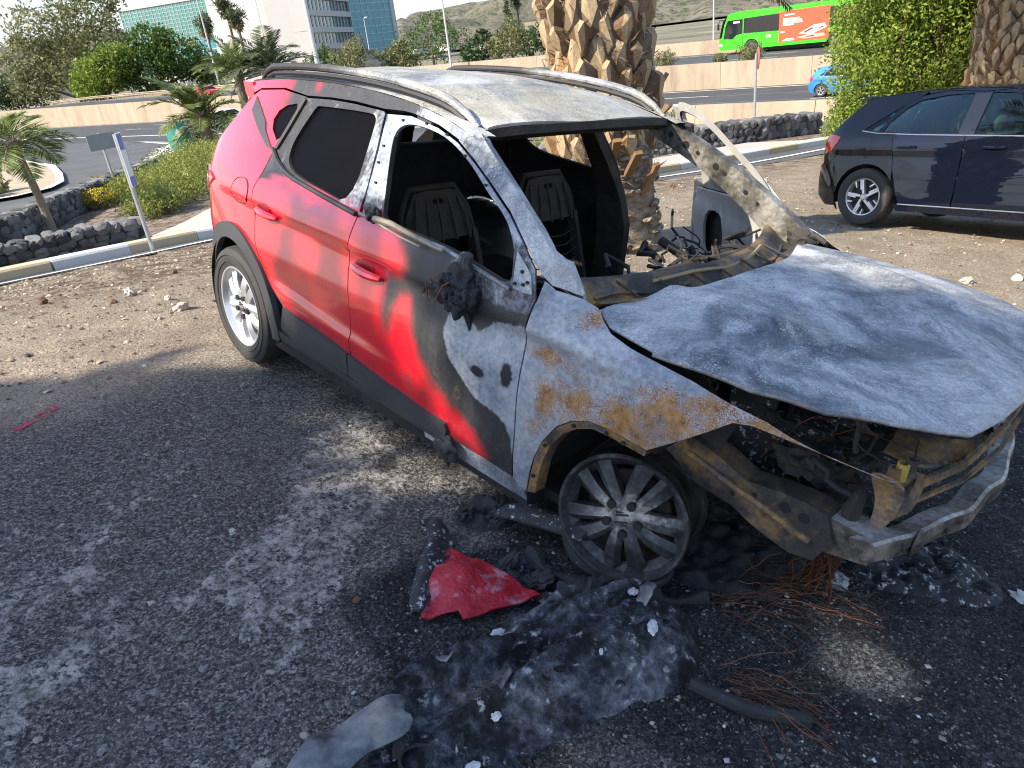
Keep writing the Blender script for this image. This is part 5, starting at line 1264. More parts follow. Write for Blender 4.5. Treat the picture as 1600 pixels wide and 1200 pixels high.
def ribbon(name, pts, w, mat, dz, step=.6, kind='structure', zf_=None, parent=None):
    P = np.array(dens(pts, step, False)); d = np.gradient(P, axis=0); d /= np.linalg.norm(d, axis=1)[:, None] + 1e-9
    nrm = np.c_[-d[:, 1], d[:, 0]]; A = P + nrm * w / 2; B = P - nrm * w / 2
    zt = (lambda q: terrain(q[:, 0], q[:, 1])) if zf_ is None else (lambda q: zf_(q[:, 0], q[:, 1]))
    za, zb = zt(A) + dz, zt(B) + dz; mb = MB(); n = len(P)
    mb.add([(*a, q) for a, q in zip(A, za)] + [(*b, q) for b, q in zip(B, zb)], [(i, n + i, n + i + 1, i + 1) for i in range(n - 1)])
    return mb.build(name, mat, parent, kind=kind)
slip = sheet('slip_road', ROADS['slip_road'], M['asphalt'], -.012, 1.6)
lane = sheet('car_park_lane', ROADS['lot_lane'], M['asphalt'], -.008, .5)
EDGE = [(-5.80, -6), (-5.68, -1.3), (-5.70, -.3), (-5.78, .35), (-6.0, 1.2), (-5.85, 3), (-5.2, 5.8), (-4.3, 8.2), (-4.05, 10.4), (-3.65, 13), (-3.2, 16)]
ribbon('lane_edge_line', EDGE, .11, M['paint_white'], .004, .3)
# ---- kerb of single stones, white and yellow in turn
KL = [(-6.35, -6.2), (-6.28, -1.2), (-6.34, -.4), (-6.46, .6), (-6.62, 1.6), (-6.42, 4), (-5.68, 7), (-4.95, 9.3), (-4.82, 11.2), (-4.45, 13.0), (-4.0, 15.3), (-3.4, 18)]
def kerb(name, line, L, w, h, mats, run=1, z0=0.0):
    P = np.array(dens(line, .02, False)); s = np.r_[0, np.cumsum(np.linalg.norm(np.diff(P, axis=0), axis=1))]
    base = ribbon(name, line, w * .9, M['conc_grey'], .004 + z0, .4)
    k = 0; a = 0.0
    while a + L < s[-1]:
        p = P[np.searchsorted(s, a + .006)]; q = P[min(len(P) - 1, np.searchsorted(s, a + L - .006))]
        za, zb = tz(*p), tz(*q); mb = MB()
        d = np.array(q) - p; n = np.array([-d[1], d[0]]) / np.linalg.norm(d)
        vs = []
        for (pt, z) in ((p, za), (q, zb)):
            for (o_, zz) in ((-w / 2, -.06), (w / 2, -.06), (w / 2, h), (-w / 2 + .02, h), (-w / 2, h - .025)):
                c = pt - n * (-o_); vs.append((c[0], c[1], z + zz + z0 + (.012 if zz < 0 else 0)))
        mb.add(vs, [(0, 1, 2, 3, 4), (9, 8, 7, 6, 5)] + [(j, 5 + j, 5 + (j + 1) % 5, (j + 1) % 5) for j in range(5)])
        mb.build('kerb_stone', mats[(k // run) % 2], base, smooth=False); k += 1; a += L
    return base
kerb('kerb', KL, .92, .22, .13, (M['kerb_white'], M['paint_yellow']))
# paved strip behind the kerb
sheet('pavement', [(-6.75, 1.4), (-6.55, 4), (-5.8, 7), (-5.08, 9.3), (-4.95, 11.2), (-4.6, 13), (-4.2, 15.2), (-6.2, 15.0), (-6.9, 12), (-7.6, 9), (-11.5, 6.5), (-13.8, 4.9), (-11.6, 3.1), (-9.2, 1.6), (-8.2, 1.05), (-6.65, 1.0)], M['conc_grey'], .05, .5)
# ---- lava stone walls: every stone a piece
m_ = NM('lava_stone', .9, 0, .3)
_rn = m_.objrand(); _b = m_.mix(_rn, (.055, .055, .058), (.17, .165, .16))
m_.col(m_.mix(m_.noise(9, 5, .65), _b, m_.mix(_rn, (.03, .03, .032), (.24, .23, .22)))); m_.bump(m_.noise(25, 5, .65), .7, .02); M['lava'] = m_.m
M['mortar'] = plain('dark_mortar', (.035, .034, .033), .95)
wr_ = random.Random(11)
def stone_meshes():
    out = []
    for i in range(6):
        b = MB(); vs, fs = ico(1); q = []
        for v in vs:
            p = Vector(v); p = Vector([math.copysign(abs(c) ** .8, c) for c in p]); p *= 1 + .55 * mnoise.noise(Vector(v) * 1.3 + Vector((i * 5, 1, 2)))
            q.append(p * .5)
        b.add(q, fs); me = b.mesh('wall_stone', None, False); me.materials.append(M['lava']); out.append(me)
    return out
WSM = stone_meshes()
def stone_wall(name, line, h, t, size, label, face=1, z0=0.0, only=None):
    P = np.array(dens(line, .05, False)); s = np.r_[0, np.cumsum(np.linalg.norm(np.diff(P, axis=0), axis=1))]
    root = empty(name, (0, 0, 0), label=label, cat='wall')
    c = MB(); n = len(P); d = np.gradient(P, axis=0); d /= np.linalg.norm(d, axis=1)[:, None]; nr = np.c_[-d[:, 1], d[:, 0]] * face
    zz = terrain(P[:, 0], P[:, 1]) + z0; step = max(1, int(.4 / .05)); I = list(range(0, n, step)) + ([n - 1] if (n - 1) % step else [])
    for i in I:
        a = P[i] + nr[i] * (t / 2 - .05); b = P[i] - nr[i] * (t / 2 - .05)
        c.v += [(*a, zz[i] - .15), (*a, zz[i] + h - .05), (*b, zz[i] + h - .05), (*b, zz[i] - .15)]
    for k in range(len(I) - 1):
        for j in range(4): c.f.append([k * 4 + j, k * 4 + (j + 1) % 4, k * 4 + 4 + (j + 1) % 4, k * 4 + 4 + j]); c.mi.append(0)
    c.f += [[3, 2, 1, 0], [len(c.v) - 4 + j for j in range(4)]]; c.mi += [0, 0]
    c.build('mortar_core', M['mortar'], root, smooth=False)
    rows = max(1, int(round(h / (size * .8)))); rh = h / rows
    def put(p, nrm, z, sx, sz, sd, ang):
        o = bpy.data.objects.new('wall_stone', WSM[wr_.randrange(6)]); COL.objects.link(o); o.parent = root
        o.location = (p[0], p[1], z); o.rotation_euler = (wr_.uniform(-.15, .15), wr_.uniform(-.2, .2), ang + wr_.uniform(-.12, .12)); o.scale = (sx, sd, sz)
    for r in range(rows):
        a = -wr_.random() * size
        while a < s[-1]:
            L = size * wr_.uniform(.7, 1.5); mid = a + L / 2; a += L
            if mid < 0 or mid > s[-1]: continue
            i = min(n - 1, np.searchsorted(s, mid)); z = zz[i] + rh * (r + .5) + wr_.uniform(-.02, .02)
            put(P[i] + nr[i] * (t / 2 - .065), nr[i], z, L * 1.18, rh * 1.25, .135, math.atan2(d[i][1], d[i][0]))
    a = 0
    while a < s[-1]:                                     # coping stones
        L = size * wr_.uniform(.9, 1.7); i = min(n - 1, np.searchsorted(s, a + L / 2)); a += L
        put(P[i], nr[i], zz[i] + h - .03, L * 1.1, .13, t * .95, math.atan2(d[i][1], d[i][0]))
    e = s[-1]; i = n - 1
    for r in range(rows): put(P[i], nr[i], zz[i] + rh * (r + .5), .18, rh * 1.1, t * .9, math.atan2(d[i][1], d[i][0]))
    return root
stone_wall('low_stone_wall', [(-7.95, -4.0), (-7.93, -1.0), (-7.95, -.1), (-8.0, .86)], .36, .42, .15, 'low dark lava stone wall right behind the kerb at the left edge', face=-1)
stone_wall('long_stone_wall', [(-12.6, -2.2), (-13.4, -.35), (-14.8, .6), (-16.9, 1.7), (-19.0, 3.1), (-20.6, 4.1), (-26.2, 7.2), (-30.2, 9.9), (-31.4, 11.6), (-30.6, 13.0)], .58, .5, .20, 'long curving lava stone wall in front of the slip road', face=-1)
stone_wall('island_stone_wall', [(-9.2, 10.6), (-8.0, 12.7), (-7.2, 14.4), (-6.45, 16.0), (-6.0, 18.1)], .55, .5, .20, 'dark lava stone wall on the traffic island behind the open car door', face=-1)
# ---- kerbed island at the left edge and its grass
isl = [(-68, 8.1), (-57, 7.9), (-47, 7.5), (-39.3, 6.2), (-33, 4.9), (-30, 3.8), (-29.3, 2.6), (-30.5, 1.2), (-36, -3), (-50, -12), (-70, -18)]
sheet('verge_island', isl, plain('dry_verge_soil', (.34, .27, .18), .95, 0, .25, 2), .10, 1.5)
ribbon('island_kerb', isl[:8], .35, M['paint_white'], .13, .5)
ribbon('road_joint', [(-34.5, 8.6), (-27.5, 6.6), (-24.2, 4.6)], .05, M['asphalt_dark'], .006, .6)  # narrow strip of darker asphalt on the slip road
# ---- motorway
E_ = np.array([1, .115]) / 1.0066; N_ = np.array([-.115, 1]) / 1.0066; O_ = np.array([-20, 44.2])
def hp(s, v): return tuple(O_ + E_ * s + N_ * v)
def hstrip(name, v0, v1, z, mat, s0=-190, s1=75, kind='structure', parent=None, zf_=None):
    mb = MB(); S_ = np.linspace(s0, s1, 54)
    for s in S_:
        for v in (v0, v1):
            x, y = hp(s, v); mb.v.append((x, y, z if zf_ is None else float(zf_(x)) + z))
    for i in range(53): mb.f.append([2 * i, 2 * i + 2, 2 * i + 3, 2 * i + 1]); mb.mi.append(0)
    return mb.build(name, mat, parent, kind=kind)
hw1 = hstrip('motorway_near_carriageway', -18.7, -.2, -2.80, M['asphalt_dark'])
hw2 = hstrip('motorway_far_carriageway', .2, 15.4, .06, M['asphalt_dark'], zf_=zfar)
hstrip('edge_line', -1.25, -1.05, -2.785, M['paint_white']); hstrip('edge_line', -14.9, -14.6, -2.785, M['paint_white'])
hstrip('edge_line', 1.6, 1.8, .075, M['paint_white'], zf_=zfar); hstrip('edge_line', 13.2, 13.4, .075, M['paint_white'], zf_=zfar)
def dashes(name, v, z, zf_=None):
    base = hstrip(name, v - .01, v + .01, z - .006, M['paint_white'], -80, 60, zf_=zf_)
    for s in np.arange(-80, 60, 12.0):
        mb = MB(); q = []
        for ss, vv_ in ((s, v - .08), (s + 4.5, v - .08), (s + 4.5, v + .08), (s, v + .08)):
            x, y = hp(ss, vv_); q.append((x, y, z if zf_ is None else float(zf_(x)) + z))
        mb.add(q, [(0, 1, 2, 3)]); mb.build('lane_dash', M['paint_white'], base)
dashes('lane_line', -4.9, -2.784); dashes('lane_line', -8.5, -2.784); dashes('lane_line', 5.5, .076, zfar); dashes('lane_line', 9.4, .076, zfar)
def wall_run(name, v, s0, s1, L, prof, mat, label, zf_, cat='wall'):
    """profile (across, height) extruded in segments along the motorway"""
    root = empty(name, (*hp(s0, v), 0), label=label, cat=cat); s = s0
    root.location = (0, 0, 0)
    while s < s1:
        mb = MB(); n = len(prof)
        for ss in (s + .012, s + L - .012):
            for (a, h) in prof:
                x, y = hp(ss, v + a); mb.v.append((x, y, zf_(x, h)))
        mb.f += [list(range(n)), list(range(2 * n - 1, n - 1, -1))] + [[j, n + j, n + (j + 1) % n, (j + 1) % n] for j in range(n)]; mb.mi += [0] * (n + 2)
        mb.build('wall_segment', mat, root, smooth=False); s += L
    return root
def medz(x, h): return -2.88 if h < 0 else float(zfar(x)) + h
wall_run('median_wall', 0, -185, 70, 6.0, [(-.22, -1), (.2, -1), (.2, .32), (-.16, .32)], M['conc_beige'], 'long beige concrete wall along the middle of the motorway', medz)
wall_run('roadside_barrier', -19.0, -12, 60, 5.0, [(-.25, -.1), (.25, -.1), (.12, 1.06), (-.12, 1.06)], M['conc_beige'], 'low beige concrete barrier between the slip road and the motorway', lambda x, h: -2.78 + h)
wall_run('far_motorway_wall', 15.6, -75, 75, 7.0, [(-.2, -.3), (.2, -.3), (.2, 1.15), (-.2, 1.15)], M['conc_beige'], 'beige concrete wall at the far edge of the motorway behind the bus', lambda x, h: float(zfar(x)) + h)
for i_, s in enumerate((3.5, 8.0, 12.5, 17.0)):
    mb = MB(); a = hp(s, -19.27); b = hp(s + 1.2, -19.27); mb.bar((a[0], a[1], -2.55), (b[0], b[1], -2.55), .03, .14)
    o = mb.build('drain_slot', M['black']); tag(o, 'dark drain slot at the foot of the low beige barrier, ' + ('leftmost', 'second from the left', 'third from the left', 'rightmost')[i_], 'drain', 'drain slots along the barrier')
# guard rail on the climbing left end
gr = empty('guard_rail', (0, 0, 0), label='pale metal guard rail in front of the trees at the left', cat='guard rail')
for s in np.arange(-175, -78, 4.0):
    mb = MB(); x, y = hp(s, 15.8); z = float(zfar(x)); mb.box((x, y, z + .4), (.12, .12, .9)); mb.build('post', M['conc_grey'], gr, smooth=False)
for hgt in (.62, .88):
    mb = MB(); mb.tube([(*hp(s, 15.7), float(zfar(hp(s, 15.7)[0])) + hgt) for s in np.arange(-176, -75, 5.0)], .10, 6); mb.build('rail_beam', M['conc_beige'], gr)
# gore paint and its green beacon
for k in range(7):
    t = k / 6; a = (lerp(-38, -49, t), lerp(9.9, 14.2, t)); b = (lerp(-41, -50, t), lerp(13.6, 15.8, t))
    ribbon('gore_stripe', [a, b], .55, M['paint_white'], .014, 1.0)
ribbon('gore_edge', [(-36.5, 9.0), (-43, 12.3), (-53, 16.5), (-70, 18.8)], .22, M['paint_white'], .014, 1.0)
ribbon('gore_edge', [(-38, 12.8), (-52, 17.2), (-85, 19.5)], .22, M['paint_white'], .014, 1.0)
def beacon():
    e = empty('gore_beacon', (-45.1, 14.5, tz(-45.1, 14.5)), rz=rad(-20), label='rounded green road divider beacon at the tip of the painted gore', cat='beacon')
    g = plain('beacon_green', (.015, .20, .15), .5); mb = MB()
    prof = []
    for z, r in ((0, .62), (.5, .66), (1.1, .64), (1.55, .55), (1.62, .3)):
        for a in np.linspace(rad(-90), rad(90), 11): mb.v.append((r * math.cos(a), r * math.sin(a), z))
    for i in range(4):
        for j in range(10): mb.f.append([i * 11 + j, i * 11 + j + 1, i * 11 + 12 + j, i * 11 + 11 + j]); mb.mi.append(0)
    mb.build('shell', g, e, sharp=50)
    mb = MB(); mb.box((.0, 0, .8), (.06, 1.1, 1.5)); mb.build('back_plate', g, e)
    mb = MB(); mb.box((.05, .75, .55), (.05, .5, .5)); mb.build('side_board', plain('beacon_board', (.10, .28, .24), .6), e)
    mb = MB(); mb.prism([(-.25, .7), (.25, .7), (0, 1.25)], .675, .69, lambda v: Vector((v.z, v.x, v.y))); mb.build('arrow_mark', M['paint_white'], e)
beacon()
# ---- sign posts
M['galv'] = plain('galvanised_steel', (.42, .43, .44), .45, .6, .15, 10)
def post(e, h, r=.03, n=10): mb = MB(); mb.tube([(0, 0, -.1), (0, 0, h)], r, n); return mb.build('post', M['galv'], e)
e = empty('parking_sign', (-5.95, .42, tz(-5.95, .42)), rz=rad(150), label='thin grey post with a narrow blue and white parking plate at the kerb', cat='sign')
post(e, 1.42, .026)
mb = MB(); mb.box((0, -.035, 1.12), (.24, .012, .62)); pb = mb.build('sign_plate', M['paint_white'], e)
mb = MB(); mb.box((-.02, -.0425, 1.33), (.18, .004, .18)); mb.build('blue_band', plain('sign_blue', (.02, .09, .42), .4), pb)
mb = MB(); mb.box((0, -.0425, .87), (.22, .004, .11)); mb.build('blue_band', plain('sign_blue_lower', (.02, .09, .42), .4), pb)
mb = MB(); mb.box((.112, -.0425, 1.12), (.012, .005, .60)); mb.build('plate_rim', M['galv'], pb)
e = empty('small_road_sign', (-19.3, 3.6, tz(-19.3, 3.6)), rz=rad(105), label='back of a small grey rectangular road sign behind the long stone wall', cat='sign')
post(e, 1.75, .04)
mb = MB(); mb.box((0, -.05, 1.52), (.82, .02, .42)); mb.build('sign_back', plain('sign_back_grey', (.24, .26, .27), .5, .5), e)
mb = MB(); mb.box((0, -.03, 1.52), (.7, .02, .04)); mb.build('back_rail', M['galv'], e)
e = empty('round_sign_edge_on', (-10.1, 22.1, tz(-10.1, 22.1)), rz=rad(38), label='thin post with a round sign seen edge-on beyond the stone wall', cat='sign')
post(e, 2.35, .045)
mb = MB(); mb.lathe([(0, -.02), (.33, -.02), (.35, -.01), (.35, .01), (0, .01)], 24, 'x', c=(0.06, 0, 2.2)); mb.build('sign_disc', plain('sign_maroon', (.30, .10, .09), .5), e)
e = empty('marker_post', (-31.0, 12.4, tz(-31, 12.4)), label='slim grey post by the feathery palm behind the red tailgate', cat='post'); post(e, 1.9, .06)
# ---- lamp posts
def lamp(x, y, h, r, label, arm=None, tilt=0):
    z = tz(x, y); e = empty('lamp_post', (x, y, z), label=label, cat='lamp post', group='street lamps'); e.rotation_euler = (0, tilt, 0)
    mb = MB(); mb.tube([(0, 0, -.2), (0, 0, h * .5), (0, 0, h)], [r, r * .8, r * .55], 10); mb.build('mast', M['lamp_grey'], e)
    if arm:
        mb = MB(); mb.tube([(0, 0, h), (arm[0] * .5, arm[1] * .5, h + .25), (arm[0], arm[1], h + .3)], r * .4, 8); mb.build('arm', M['lamp_grey'], e)
    mb = MB(); mb.box((arm[0] if arm else 0, arm[1] if arm else 0, h + .3), (.7, .3, .16)); mb.build('lamp_head', M['lamp_grey'], e)
M['lamp_grey'] = plain('lamp_mast_paint', (.52, .52, .50), .5, .3)
lamp(-55.1, 30.7, 14, .22, 'thick pale lamp mast rising in front of the white tower', (1.2, .4))
lamp(-64.8, 52.5, 13, .12, 'slim lamp mast rising against the bare hillside', (1.0, .3))
lamp(-124.4, 50.5, 15, .16, 'slim grey lamp mast in front of the big trees at the left', (1.0, .3))
lamp(-120, 78, 8.6, .10, 'short lamp post standing before the white facade', (.5, .2))
lamp(-40, 66, 7.0, .09, 'thin lamp post behind the far wall left of the green bus', (.5, .2))
# ---------------------------------------------------------------- plants
def make_leaf(name, a, b, trans=.35, rough=.55):
    m = NM(name, rough, 0, .35)
    g = m.t.nodes.new('ShaderNodeNewGeometry'); r = g.outputs['Random Per Island']
    c = m.mix(r, a, b); m.col(c)
    tr = m.t.nodes.new('ShaderNodeBsdfTranslucent'); m.t.links.new(c, tr.inputs[0])
    mx = m.t.nodes.new('ShaderNodeMixShader'); mx.inputs[0].default_value = trans
    m.t.links.new(m.b.outputs[0], mx.inputs[1]); m.t.links.new(tr.outputs[0], mx.inputs[2]); m.t.links.new(mx.outputs[0], m.out.inputs[0])
    return m.m
LF = {'olive': make_leaf('olive_leaf', (.10, .12, .04), (.26, .25, .11)), 'green': make_leaf('green_leaf', (.035, .075, .012), (.10, .17, .03)), 'deep': make_leaf('deep_green_leaf', (.018, .045, .012), (.06, .11, .03)),
      'yellow': make_leaf('yellow_green_leaf', (.14, .18, .03), (.32, .33, .075)), 'palm': make_leaf('palm_leaflet', (.09, .13, .03), (.24, .29, .09), .3), 'palm_grey': make_leaf('dull_palm_leaflet', (.05, .07, .03), (.12, .14, .07), .2),
      'bright': make_leaf('bright_green_leaf', (.10, .17, .02), (.30, .36, .06)), 'flower': make_leaf('yellow_flower', (.45, .33, .01), (.62, .48, .03)), 'straw': make_leaf('dry_grass', (.30, .22, .08), (.45, .35, .15)), 'fray': make_leaf('palm_fibre', (.10, .07, .045), (.30, .22, .14), .1), 'dead': make_leaf('dead_frond', (.16, .11, .05), (.26, .19, .10), .15)}
def make_bark(name, a, b, sc=6):
    m = NM(name, .9, 0, .2); n = m.noise(sc, 6, .65, co=m.map((1, 1, .35))); m.col(m.mix(n, a, b)); m.bump(n, .6, .03); return m.m
BK = {'grey': make_bark('grey_bark', (.09, .075, .06), (.24, .20, .165)), 'brown': make_bark('brown_bark', (.07, .05, .035), (.18, .13, .09)), 'palm': make_bark('palm_bark', (.13, .10, .07), (.33, .27, .20), 14), 'twig': make_bark('brown_twig', (.10, .06, .035), (.20, .13, .08), 20)}
def leaves(name, pts, size, mat, parent, seed=0, aspect=.45, up=.3, **k):
    """one quad per leaf around given points"""
    r = np.random.RandomState(seed); n = len(pts); P = np.asarray(pts)
    d = r.normal(size=(n, 3)); d[:, 2] += up; d /= np.linalg.norm(d, axis=1)[:, None]
    q = r.normal(size=(n, 3)); s = np.cross(d, q); s /= np.linalg.norm(s, axis=1)[:, None] + 1e-9
    L = (size * (.6 + .8 * r.rand(n)))[:, None]; w = L * aspect * .5
    V = np.stack([P, P + d * L * .45 + s * w, P + d * L, P + d * L * .45 - s * w], 1).reshape(-1, 3)
    me = bpy.data.meshes.new(name); me.vertices.add(n * 4); me.vertices.foreach_set('co', V.astype(np.float32).ravel())
    me.loops.add(n * 4); me.loops.foreach_set('vertex_index', np.arange(n * 4, dtype=np.int32)); me.polygons.add(n)
    me.polygons.foreach_set('loop_start', np.arange(0, n * 4, 4, dtype=np.int32)); me.update(calc_edges=True); me.validate()
    return link(name, me, mat, parent, **k)
def clump_pts(n, lobes, seed, shell=.55):
    """points clustered near the surface of several ellipsoid lobes, in twig-sized tufts"""
    r = np.random.RandomState(seed); out = []; w = np.array([l[3] * l[4] * l[5] for l in lobes]) ** .67; w = w / w.sum()
    for (cx, cy, cz, rx, ry, rz), q in zip(lobes, w):
        k = max(1, int(n * q / 14)); d = r.normal(size=(k, 3)); d /= np.linalg.norm(d, axis=1)[:, None]
        rad_ = (shell + (1.05 - shell) * r.rand(k) ** .7)[:, None]; c = np.array([cx, cy, cz]) + d * rad_ * np.array([rx, ry, rz])
        t = np.repeat(c, 14, 0) + r.normal(size=(k * 14, 3)) * .11 * np.array([rx, ry, rz]).mean(); out.append(t)
    return np.concatenate(out)
def tree(name, base, lobes, nleaf, size, leaf, bark, label, cat='tree', group=None, seed=1, trunk_r=.2, aspect=.5, shell=.55, limbs=True):
    e = empty(name, base, label=label, cat=cat, group=group); rr = random.Random(seed)
    top = max(l[2] for l in lobes); mb = MB(); low = min(l[2] - l[5] * .5 for l in lobes)
    fork = Vector((rr.uniform(-.1, .1), rr.uniform(-.1, .1), max(.25, low * .8)))
    mb.tube([(0, 0, -.2), fork * .5 + Vector((trunk_r * .4, 0, 0)), fork], [trunk_r * 1.25, trunk_r, trunk_r * .8], 9)
    mb.build('trunk', BK[bark], e)
    if limbs:
        for i, l in enumerate(lobes):
            mb = MB(); c = Vector(l[:3]); m = fork.lerp(c, .5) + Vector((rr.uniform(-.2, .2), rr.uniform(-.2, .2), .1)) * l[3] * .4
            mb.tube([fork - Vector((0, 0, trunk_r)), m, c, c + Vector((rr.uniform(-.5, .5) * l[3], rr.uniform(-.5, .5) * l[4], l[5] * .6))], [trunk_r * .6, trunk_r * .42, trunk_r * .22, trunk_r * .05], 6); mb.build('limb', BK[bark], e)
    leaves('crown', clump_pts(nleaf, lobes, seed, shell), size, LF[leaf], e, seed, aspect)
    return e
# ---- fronds
def frond_mesh(L, droop, n=26, wid=.5, seed=0, vee=.5, lw=.035, mat=None):
    rr = random.Random(seed); b = MB(); pts = []
    for i in range(13):
        t = i / 12; a = droop * t * t
        pts.append(Vector((L * (t - .25 * droop * t * t * .6), 0, L * (.42 * t * (1 - .35 * droop) - .55 * droop * t ** 2.2))))
    b.tube(pts, [.022 * L * .5 * (1 - .85 * i / 12) + .003 for i in range(13)], 5); b.cur = 1
    for i in range(n):
        t = .12 + .86 * i / (n - 1); k = t * 12; j = min(11, int(k)); p = pts[j].lerp(pts[j + 1], k - j); d = (pts[j + 1] - pts[j]).normalized()
        ll = wid * L * .5 * math.sin(PI * min(1, t * .8 + .16)) ** .7
        for s in (-1, 1):
            out = (Vector((0, s, 0)) * .85 + d * .65 + Vector((0, 0, vee * .5 - .25 * t + rr.uniform(-.15, .15)))).normalized()
            tip = p + out * ll + Vector((0, 0, -.18 * ll * rr.random())); w = d * lw * L * .5
            m_ = p + out * ll * .5
            b.add([p, m_ + w, tip, m_ - w], [(0, 1, 2, 3)])
    me = b.mesh('frond', None, False); return me
def palm(name, base, h, r, nf, L, label, leaf='palm', seed=1, lean=(0, 0), wid=.55, rise=(.1, 1.25), group=None, rings=True, n=24):
    e = empty(name, base, label=label, cat='palm tree', group=group); rr = random.Random(seed)
    mb = MB(); k = 14; pts = [Vector((lean[0] * t * t, lean[1] * t * t, -.15 + (h + .15) * t)) for t in np.linspace(0, 1, k)]
    mb.tube(pts, [r * (1.25 - .35 * t + .06 * math.sin(t * 40)) for t in np.linspace(0, 1, k)], 10); mb.build('trunk', BK['palm'], e)
    ms = []
    for i in range(4):
        me = frond_mesh(L, .55 + .5 * i / 3, n, wid, seed * 7 + i); me.materials.append(BK['palm']); me.materials.append(LF[leaf]); ms.append(me)
    for i in range(nf):
        o = bpy.data.objects.new('frond', ms[i % 4]); COL.objects.link(o); o.parent = e; o.location = pts[-1] + Vector((0, 0, -.05))
        el = rr.uniform(*rise) if i > nf * .3 else rr.uniform(rise[0] - .5, rise[0] + .3)
        o.rotation_euler = (rr.uniform(-.25, .25), -el + .4, i * 2.39996 + rr.uniform(-.2, .2)); s = rr.uniform(.8, 1.12); o.scale = (s, s, s)
    return e
# ---- the two date palms beside the wreck: trunks armoured with cut leaf bases
m_ = NM('palm_leaf_base', .85, 0, .2)
_r = m_.objrand(); _n = m_.noise(16, 6, .65, co=m_.map((1, .4, 1)))
_c = m_.ramp(_r, [(0, (.13, .085, .055)), (.35, (.25, .145, .075)), (.6, (.36, .185, .075)), (.8, (.27, .20, .125)), (1, (.19, .145, .10))])
m_.col(m_.mix(_n, m_.mix(.55, _c, (.06, .045, .03)), _c)); m_.bump(_n, .6, .02); M['leafbase'] = m_.m
m_ = NM('palm_cut_face', .9, 0, .2); m_.col(m_.mix(m_.noise(22, 5, .6), (.20, .135, .075), (.48, .37, .23))); m_.bump(m_.noise(40, 4), .5, .015); M['cutface'] = m_.m
m_ = NM('palm_root_fibre', .95, 0, .15); _n = m_.noise(9, 6, .7, co=m_.map((1, 1, 2.2))); m_.col(m_.ramp(_n, [(.3, (.06, .045, .032)), (.5, (.22, .17, .12)), (.7, (.40, .33, .24))])); m_.bump(_n, .9, .04); M['fibre'] = m_.m
def leafbase_mesh(seed):
    rr = random.Random(seed); b = MB(); j = lambda a: rr.uniform(-a, a)
    # x across, y outward, z up: broad root, stub rising outward, cut at the end
    w0, w1 = .125, .052 + j(.012); o = .105 + j(.03)
    V = [(-w0 * .55, -.05, -.15), (w0 * .55, -.05, -.15), (w0 + j(.01), -.02, .03), (-w0 + j(.01), -.02, .03),
         (-w1 * .9 + j(.01), o * .75, .035 + j(.02)), (w1 * .9 + j(.01), o * .75, .03 + j(.02)), (0 + j(.02), o * .55, -.085),
         (-w1 * .75 + j(.012), o * .95, .12 + j(.025)), (w1 * .75 + j(.012), o * .95 + j(.01), .115 + j(.025)), (0 + j(.015), o * .55, .165 + j(.02)), (0 + j(.01), o + .012, .085)]
    b.add(V, [(0, 1, 6), (0, 6, 4), (1, 5, 6), (0, 4, 7, 3), (1, 2, 8, 5), (3, 7, 9), (2, 9, 8), (3, 9, 2)])
    b.cur = 1; b.add([V[i] for i in (4, 6, 5, 8, 9, 7, 10)], [(0, 1, 6), (1, 2, 6), (2, 3, 6), (3, 4, 6), (4, 5, 6), (5, 0, 6)])
    me = b.mesh('leaf_base', None, False); me.materials.append(M['leafbase']); me.materials.append(M['cutface']); return me
LBM = [leafbase_mesh(i) for i in range(7)]
